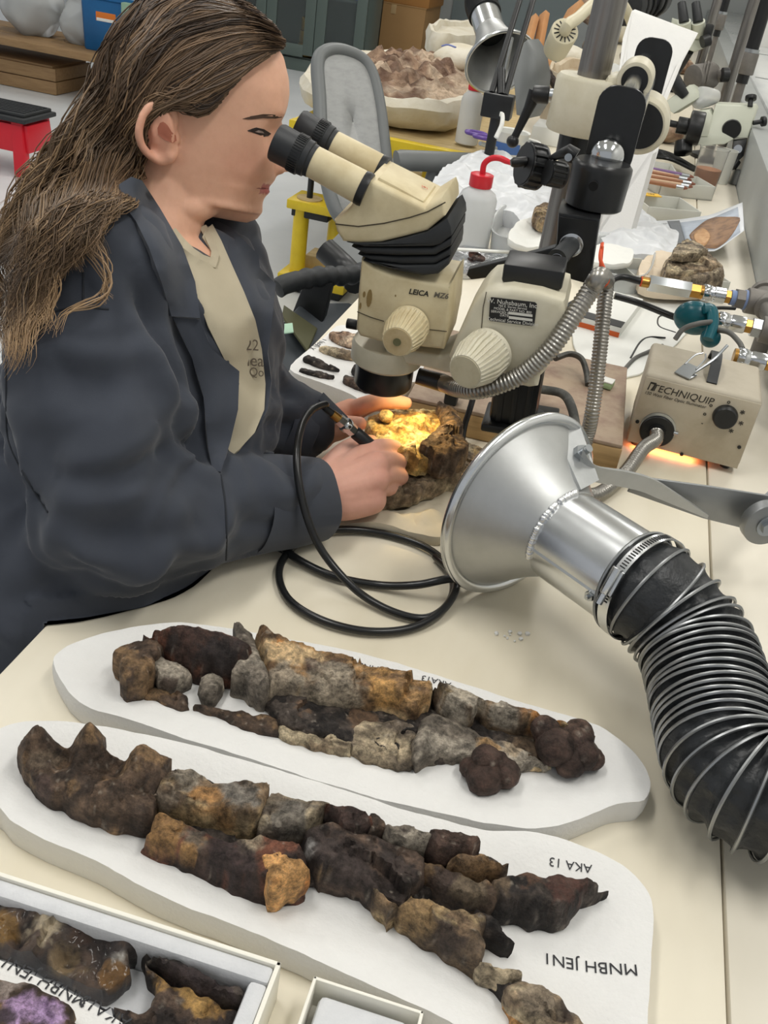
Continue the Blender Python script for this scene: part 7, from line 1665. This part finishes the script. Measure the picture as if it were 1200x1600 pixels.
MB().lathe(n1, nd_, [(0, 0.034), (0.004, 0.037), ((n0-n1).length, 0.040), ((n0-n1).length+0.004, 0.037)], 36).build('bowl', M_ivory, nz_)
uu, vv = nd_.orthogonal().normalized(), nd_.cross(nd_.orthogonal().normalized())
for k in range(14):
    o_ = uu*math.cos(2*PI*k/14)+vv*math.sin(2*PI*k/14); MB().box(n0+nd_*0.0042+o_*0.024, (0.016, 0.0035, 0.002), axes=(o_, nd_.cross(o_), nd_)).build('slot', M_black, nz_)
MB().tube(catmull([n0, n0+nd_*0.04, D(903, 28, 2.78), D(928, 6, 2.9), D(960, -6, 3.1), D(985, 30, 3.2), D(990, 70, 3.3)], 8), 0.017, 14).build('curved_tube', M_ivory, nz_)
nb_ = D(990, 70, 3.3); MB().cyl((nb_.x, nb_.y, ZT+0.001), nb_, 0.016).build('tube_stand', M_ivory, nz_)
la = thing('lamp_arm', 'black twin-bar spring lamp arm rising from a clamp on the bench edge', 'lamp', A(775, 245, ZT)); M_blk2 = mat('arm_black', '17181a', 0.4)
lb_ = D(778, 165, 2.62)
MB().box(lb_, (0.082, 0.05, 0.062), 0.004).build('clamp_box', M_blk2, la); MB().cyl(lb_-ZV*0.03, (lb_.x, lb_.y, ZT+0.001), 0.014).build('post', M_blk2, la)
for x0, y0, x1, y1 in ((768, 146, 815, -10), (789, 150, 836, -10)):
    MB().tube([D(x0, y0, 2.60), D(x1, y1, 2.80)], 0.0085, 10).build('bar', M_blk2, la)
for x0, y0, x1, y1 in ((782, 148, 800, 60), (778, 150, 792, 100)): MB().tube([D(x0, y0, 2.63), D(x1, y1, 2.75)], 0.005, 8).build('spring', M_zinc, la)
MB().tube([D(783, 150, 2.6), D(783, 110, 2.64)], 0.012, 10).build('hinge', M_blk2, la)
MB().tube(catmull([D(775, 215, 2.55), D(784, 195, 2.55), D(785, 180, 2.56), D(781, 178, 2.56)], 5), 0.006, 10).build('white_hook', M_paper, la)
h2_ = thing('far_hood', 'aluminium extraction hood hanging from a black duct above the worktable', 'extractor', D(780, 110, 3.4)); ha = (D(760, 30, 3.35)-D(782, 98, 3.25)).normalized(); hm_ = D(782, 98, 3.25)
pf = [(0.16*t/10*1.0, 0.052+(0.118-0.052)*(1-t/10)**1.4) for t in range(11)]
MB().lathe(hm_, ha, pf+[(d, r-0.003) for d, r in reversed(pf)]+[pf[0]], 56, cap=False).build('cone', M_alu, h2_)
MB().lathe(hm_, ha, [(0.15, 0.052), (0.27, 0.052), (0.27, 0.049), (0.15, 0.049)], 48, cap=False).build('neck', M_alu2, h2_)
u_ = ha.orthogonal().normalized(); v_ = ha.cross(u_); MB().tube([hm_+(u_*math.cos(2*PI*k/56)+v_*math.sin(2*PI*k/56))*0.119 for k in range(56)], 0.006, 8, closed=True).build('rim', M_alu2, h2_)
dp = [hm_+ha*0.25]; dp += [dp[0]+ha*0.07, D(755, -20, 3.4), D(748, -90, 3.5), D(740, -200, 3.6)]
dpp = catmull(dp, 10); MB().tube(dpp, 0.052, 32).build('duct', M_duct, h2_); T_, N_2 = frames(dpp)
for i in range(0, len(dpp), 1):
    b_ = T_[i].cross(N_2[i]); MB().tube([dpp[i]+(N_2[i]*math.cos(2*PI*k/36)+b_*math.sin(2*PI*k/36))*0.055 for k in range(36)], 0.0035, 6, closed=True).build('duct_ring', M_black, h2_)
MB().lathe(hm_+ha*0.262, ha, [(0, 0.054), (0, 0.056), (0.012, 0.056), (0.012, 0.054)], 40, cap=False).build('clamp_band', M_alu2, h2_)
gp = thing('grey_panel', 'rounded grey machine guard behind the lamp arm', 'guard', A(810, 190, ZT)); MB().prism([D(x, y, 3.0) for x, y in [(805,180),(800,110),(806,75),(822,62),(835,80),(842,120),(838,165),(825,185)]], (0.03, 0.10, 0), 0.01).build('guard_shell', M_gchair, gp)
# ---- foam sheet
fs = thing('foam_sheet', 'stiff white foam sheet standing upright behind the clamp', 'foam sheet', D(1000, 180, 2.3))
f0 = [D(986, 17, 2.30), D(1085, 54, 2.30), D(1060, 100, 2.24), D(1035, 160, 2.18), D(1020, 240, 2.10), (lambda v: Vector((v.x, v.y, ZT+0.001)))(D(1020, 240, 2.10)), (lambda v: Vector((v.x, v.y, ZT+0.001)))(D(960, 230, 2.10)), D(960, 230, 2.10), D(964, 130, 2.2), D(972, 60, 2.26)]
MB().prism(f0, (0.01, 0.02, 0.004), 0.003).build('sheet', M_foam, fs)
MB().prism([v+Vector((0, 0.03, 0)) for v in [D(955, 100, 2.2), D(985, 110, 2.2), D(1000, 240, 2.1), D(950, 230, 2.1)]], (0.0, 0.006, 0), 0.002).build('clear_wrap', M_clear, fs)
# ---- second microscope on its stand
M_grn = mat('scope_grey_green', 'c3c6b6', 0.45); s2 = thing('stereo_microscope', 'pale green-grey microscope with big black focus wheel farther along the bench', 'microscope', A(1120, 235, ZT)); d2 = 3.05
p0 = D(1168, 35, 3.17); MB().cyl((p0.x, p0.y, ZT+0.001), (p0.x, p0.y, 1.75), 0.018, seg=32).build('post', M_post, s2)
MB().lathe((p0.x, p0.y, ZT+0.0005), ZV, [(0, 0.06), (0.012, 0.058), (0.02, 0.03)], 36).build('base', M_blk2, s2)
cb0 = D(1130, 205, d2)
MB().prism([D(x, y, d2) for x, y in [(1113,180),(1118,163),(1140,164),(1179,166),(1182,172),(1168,216),(1150,216),(1132,226),(1080,228),(1078,215),(1104,208)]], (0.012, 0.085, 0), 0.005).build('arm_body', M_grn, s2)
MB().prism([D(x, y, d2-0.004) for x, y in [(1090,175),(1108,172),(1114,182),(1106,214),(1082,214),(1084,196)]], (0.012, 0.085, 0), 0.006).build('prism_body', M_cream if False else M_grn, s2)
MB().prism([D(x, y, d2+0.02) for x, y in [(1037,160),(1076,133),(1090,142),(1094,152),(1052,178),(1044,172)]], (0.02, 0.06, 0.0), 0.006).build('eyepiece_head', M_grn, s2)
for dx in (0.0, 0.055):
    e0_, e1_ = D(1064, 150, d2+0.03)+Vector((0.01, dx, 0)), D(1044, 112, d2)+Vector((0, dx, 0)); MB().cyl(e0_, e1_, 0.018, 0.021, seg=24, bevel=0.002).build('eyepiece', M_rubber, s2)
k0 = D(1086, 200, d2-0.03); MB().cyl(k0-XV*0.022, k0+XV*0.022, 0.050, seg=40, bevel=0.004).build('focus_wheel', M_black, s2)
MB().cyl(k0-XV*0.056, k0-XV*0.02, 0.025, seg=28, bevel=0.002).build('focus_hub', M_black, s2); MB().cyl(k0-XV*0.11, k0-XV*0.05, 0.010, seg=16).build('shaft', M_black, s2)
MB().cyl(D(1068, 222, d2), D(1067, 240, d2), 0.028, seg=28, bevel=0.002).build('objective', M_blackm, s2)
r0_ = D(1143, 202, d2-0.004); MB().lathe(r0_, -YV, [(0, 0.0), (0, 0.03), (0.008, 0.028), (0.008, 0.018)], 32).lathe(r0_, -YV, [(0.001, 0.012)], 3).build('lens_ring', M_black, s2); MB().cyl(r0_-YV*0.002, r0_-YV*0.006, 0.0125, seg=28).build('lens', M_chrome, s2)
MB().prism([D(x, y, d2-0.01) for x, y in [(1146,220),(1168,218),(1162,244),(1154,252),(1142,246)]], (0, 0.03, 0), 0.003).build('lower_clamp', M_blk2, s2); MB().cyl(D(1153, 233, d2-0.012), D(1153, 233, d2-0.022), 0.013, seg=28).build('clamp_cap', M_chrome, s2)
MB().cyl(D(1152, 252, d2), D(1145, 262, d2), 0.012, seg=20).build('clamp_stem', M_blk2, s2)
a_ = D(1156, 266, d2); MB().cyl((a_.x, a_.y, ZT+0.001), a_, 0.022, 0.018, seg=24).build('foot_post', M_steel, s2)
for (x, y, x2, y2, r) in ((1172, 167, 1173, 156, 0.008), (1177, 192, 1190, 190, 0.007)):
    p, q = D(x, y, d2), D(x2, y2, d2); MB().cyl(p, q, r, seg=16).cyl(q, q+(q-p).normalized()*0.012, r*2.2, seg=20, bevel=0.001).build('thumb_screw', M_blk2, s2)
bgm = MB(); bgm.ball(D(1100, 152, d2+0.05), (0.05, 0.04, 0.025), 4).shake(0.02, 16, 4); o = bgm.build('plastic_bag', M_clear); tag(o, 'crumpled clear bag lying on the second microscope', 'bag')
# ---- far clutter along the bench: third microscope, pipes, caps, cables
s3 = thing('stereo_microscope', 'pale microscope with two black eyepieces at the top of the frame', 'microscope', A(1080, 75, ZT)); d3 = 4.6
for x_ in (1067, 1089):
    MB().cyl(D(x_+2, 36, d3), D(x_-2, 4, d3), 0.024, 0.020, seg=24, bevel=0.003).build('eyepiece', M_rubber, s3); MB().cyl(D(x_+3, 55, d3+0.05), D(x_+2, 34, d3), 0.032, seg=24).build('eyepiece_tube', M_grn, s3)
MB().prism([D(x, y, d3+0.05) for x, y in [(1050,30),(1100,45),(1102,75),(1085,82),(1055,70),(1045,50)]], (0, 0.12, 0), 0.012).build('body', M_grn, s3)
p0 = D(1113, 30, d3+0.1); MB().cyl((p0.x, p0.y, ZT+0.001), (p0.x, p0.y, 1.7), 0.022, seg=24).build('post', M_post, s3)
MB().lathe((p0.x-0.14, p0.y, ZT+0.0005), ZV, [(0, 0.09), (0.02, 0.085)], 30).cyl((p0.x-0.14, p0.y, ZT), D(1075, 78, d3+0.08), 0.03).build('base', M_blk2, s3)
MB().box(D(1106, 52, d3), (0.04, 0.03, 0.08), 0.008).build('focus_knob', M_black, s3); MB().cyl(D(1097, 66, d3), D(1108, 62, d3), 0.028, seg=20).build('side_knob', M_black, s3)
for pts, lab, seg_, yel in ((((1198, -20, 3.45), (1175, 76, 3.45)), 'black air pipe with yellow band descending beside the near steel post', 0, True), (((1140, -20, 4.9), (1130, 18, 4.9)), 'black air pipe farther along the ledge behind the white pier', 1, False)):
    t = thing('air_pipe', lab, 'pipe', D(*pts[1]), 'black air pipes'); p, q = D(*pts[0]), D(*pts[1]); p = Vector((q.x, q.y, 1.9)); r = 0.019*(1.25 if yel else 1.0)
    MB().cyl(q, p, r, seg=24).build('tube', M_blk2, t); MB().cyl(q-ZV*0.012, q, r*1.2, seg=24).build('collar', M_zinc, t); MB().cyl(q-ZV*0.085, q-ZV*0.012, r*1.32, seg=28, bevel=0.004).build('iron_socket', M_iron, t); MB().cyl(q-ZV*0.115, q-ZV*0.085, r*0.9, seg=20).build('union', M_black, t)
    MB().cyl((q.x, q.y, 0.765 if q.x < 0.33 else 0.93), q-ZV*0.11, r*0.7, seg=16).build('lower_pipe', M_iron, t)
    if yel: MB().cyl(D(1192, 8, 3.45)-ZV*0.035, D(1192, 8, 3.45)+ZV*0.09, r*1.06, seg=24).build('yellow_band', mat('band_yellow', 'ecc11f', 0.5), t); 
vc = thing('iron_valve', 'ribbed grey iron fitting on the near steel post of the second microscope', 'fitting', D(1100, 120, 3.16))
MB().cyl(D(1082, 122, 3.16), D(1112, 118, 3.2), 0.041, seg=28, bevel=0.004).build('ribbed_cap', M_iron, vc)
for k in range(3): MB().tube([D(1096+k*5, 119-k*0.6, 3.17)+Vector((0, 0.0435*math.cos(2*PI*j/24), 0.0435*math.sin(2*PI*j/24))) for j in range(24)], 0.0025, 6, closed=True).build('rib', M_iron, vc)
MB().cyl(D(1112, 118, 3.2), D(1133, 117, 3.16), 0.022, seg=20).build('nipple', M_iron, vc); MB().cyl(D(1128, 117, 3.14), D(1138, 117, 3.14), 0.022, seg=20).build('clamp_ring', M_black, vc)
cbk = thing('black_cables', 'bundle of black cables coiled beneath the second microscope', 'cable', A(1030, 245, ZT))
for k in range(5): MB().tube(catmull([A(985-k*2, 250+k*3, 0.785+0.006*k), A(1010, 235+k*3, 0.80), A(1045, 240+k*2, 0.80), A(1085, 262+k, 0.79)], 6), 0.006, 8).build('cable', M_hose, cbk)
lg2 = thing('corrugated_duct', 'black corrugated hose end near the top edge behind the foam sheet', 'hose', D(1000, 0, 3.6)); MB().cyl(D(975, 8, 3.5), D(1025, -6, 3.7), 0.07, seg=32, bevel=0.006).build('hose_end', M_rubber, lg2)
for k in range(4): q_ = D(984+k*10, 5-k*3, 3.54+0.03*k); ax_ = (D(1025, -6, 3.7)-D(975, 8, 3.5)).normalized(); u_ = ax_.orthogonal().normalized(); v_ = ax_.cross(u_); MB().tube([q_+(u_*math.cos(2*PI*j/30)+v_*math.sin(2*PI*j/30))*0.072 for j in range(30)], 0.006, 6, closed=True).build('rib', M_black, lg2)
# scattered specimens and sheets on the far bench
farset = [(940,180,0.06,'white'),(905,130,0.07,'white'),(890,100,0.07,'white'),(930,80,0.06,'grey'),(965,130,0.05,'white'),(1020,150,0.05,'tan'),(1035,215,0.07,'tan'),(960,60,0.08,'white'),(1010,60,0.07,'grey'),(1060,110,0.05,'tan'),(905,170,0.05,'tan'),(1045,90,0.06,'white'),(930,35,0.09,'tan'),(990,100,0.06,'grey')]
labs = ['white wrapped specimen bundle behind the steel post, lowest', 'white wrapped specimen bundle left of the steel post', 'white bundle beyond the slotted nozzle', 'grey stone far behind the steel post', 'white bundle between post and foam sheet', 'tan stone under the second microscope eyepieces', 'tan flat stone before the second microscope objective', 'white bundle far off behind the post, upper', 'grey stone behind the foam sheet', 'tan stone beside the iron fitting', 'tan stone tucked behind the clamp', 'white bundle near the third microscope', 'tan stone at the top edge beside the nozzle tube', 'grey stone mid bench behind the foam sheet']
for k, (x, y, r, cl) in enumerate(farset):
    p = A(x, y+r*90, ZT); f = max(1.0, PIX(p)[2]/3.2); r = r*f*0.8; mb = MB(); mb.ball(p+ZV*r*0.6, (r*1.1, r, r*0.62), 3); mb.shake(r*0.22, 9/f, k)
    for v in mb.bm.verts: v.co.z = max(v.co.z, ZT)
    me = mb.mesh('s'); 
    if cl == 'white': o = link_mesh('specimen_bundle', me, M_plast)
    else: set_col(me, paint(get_co(me), 'plasterrock' if cl == 'tan' else 'grey', k)); o = link_mesh('stone', me, M_rock)
    tag(o, labs[k], 'bundle' if cl == 'white' else 'stone')
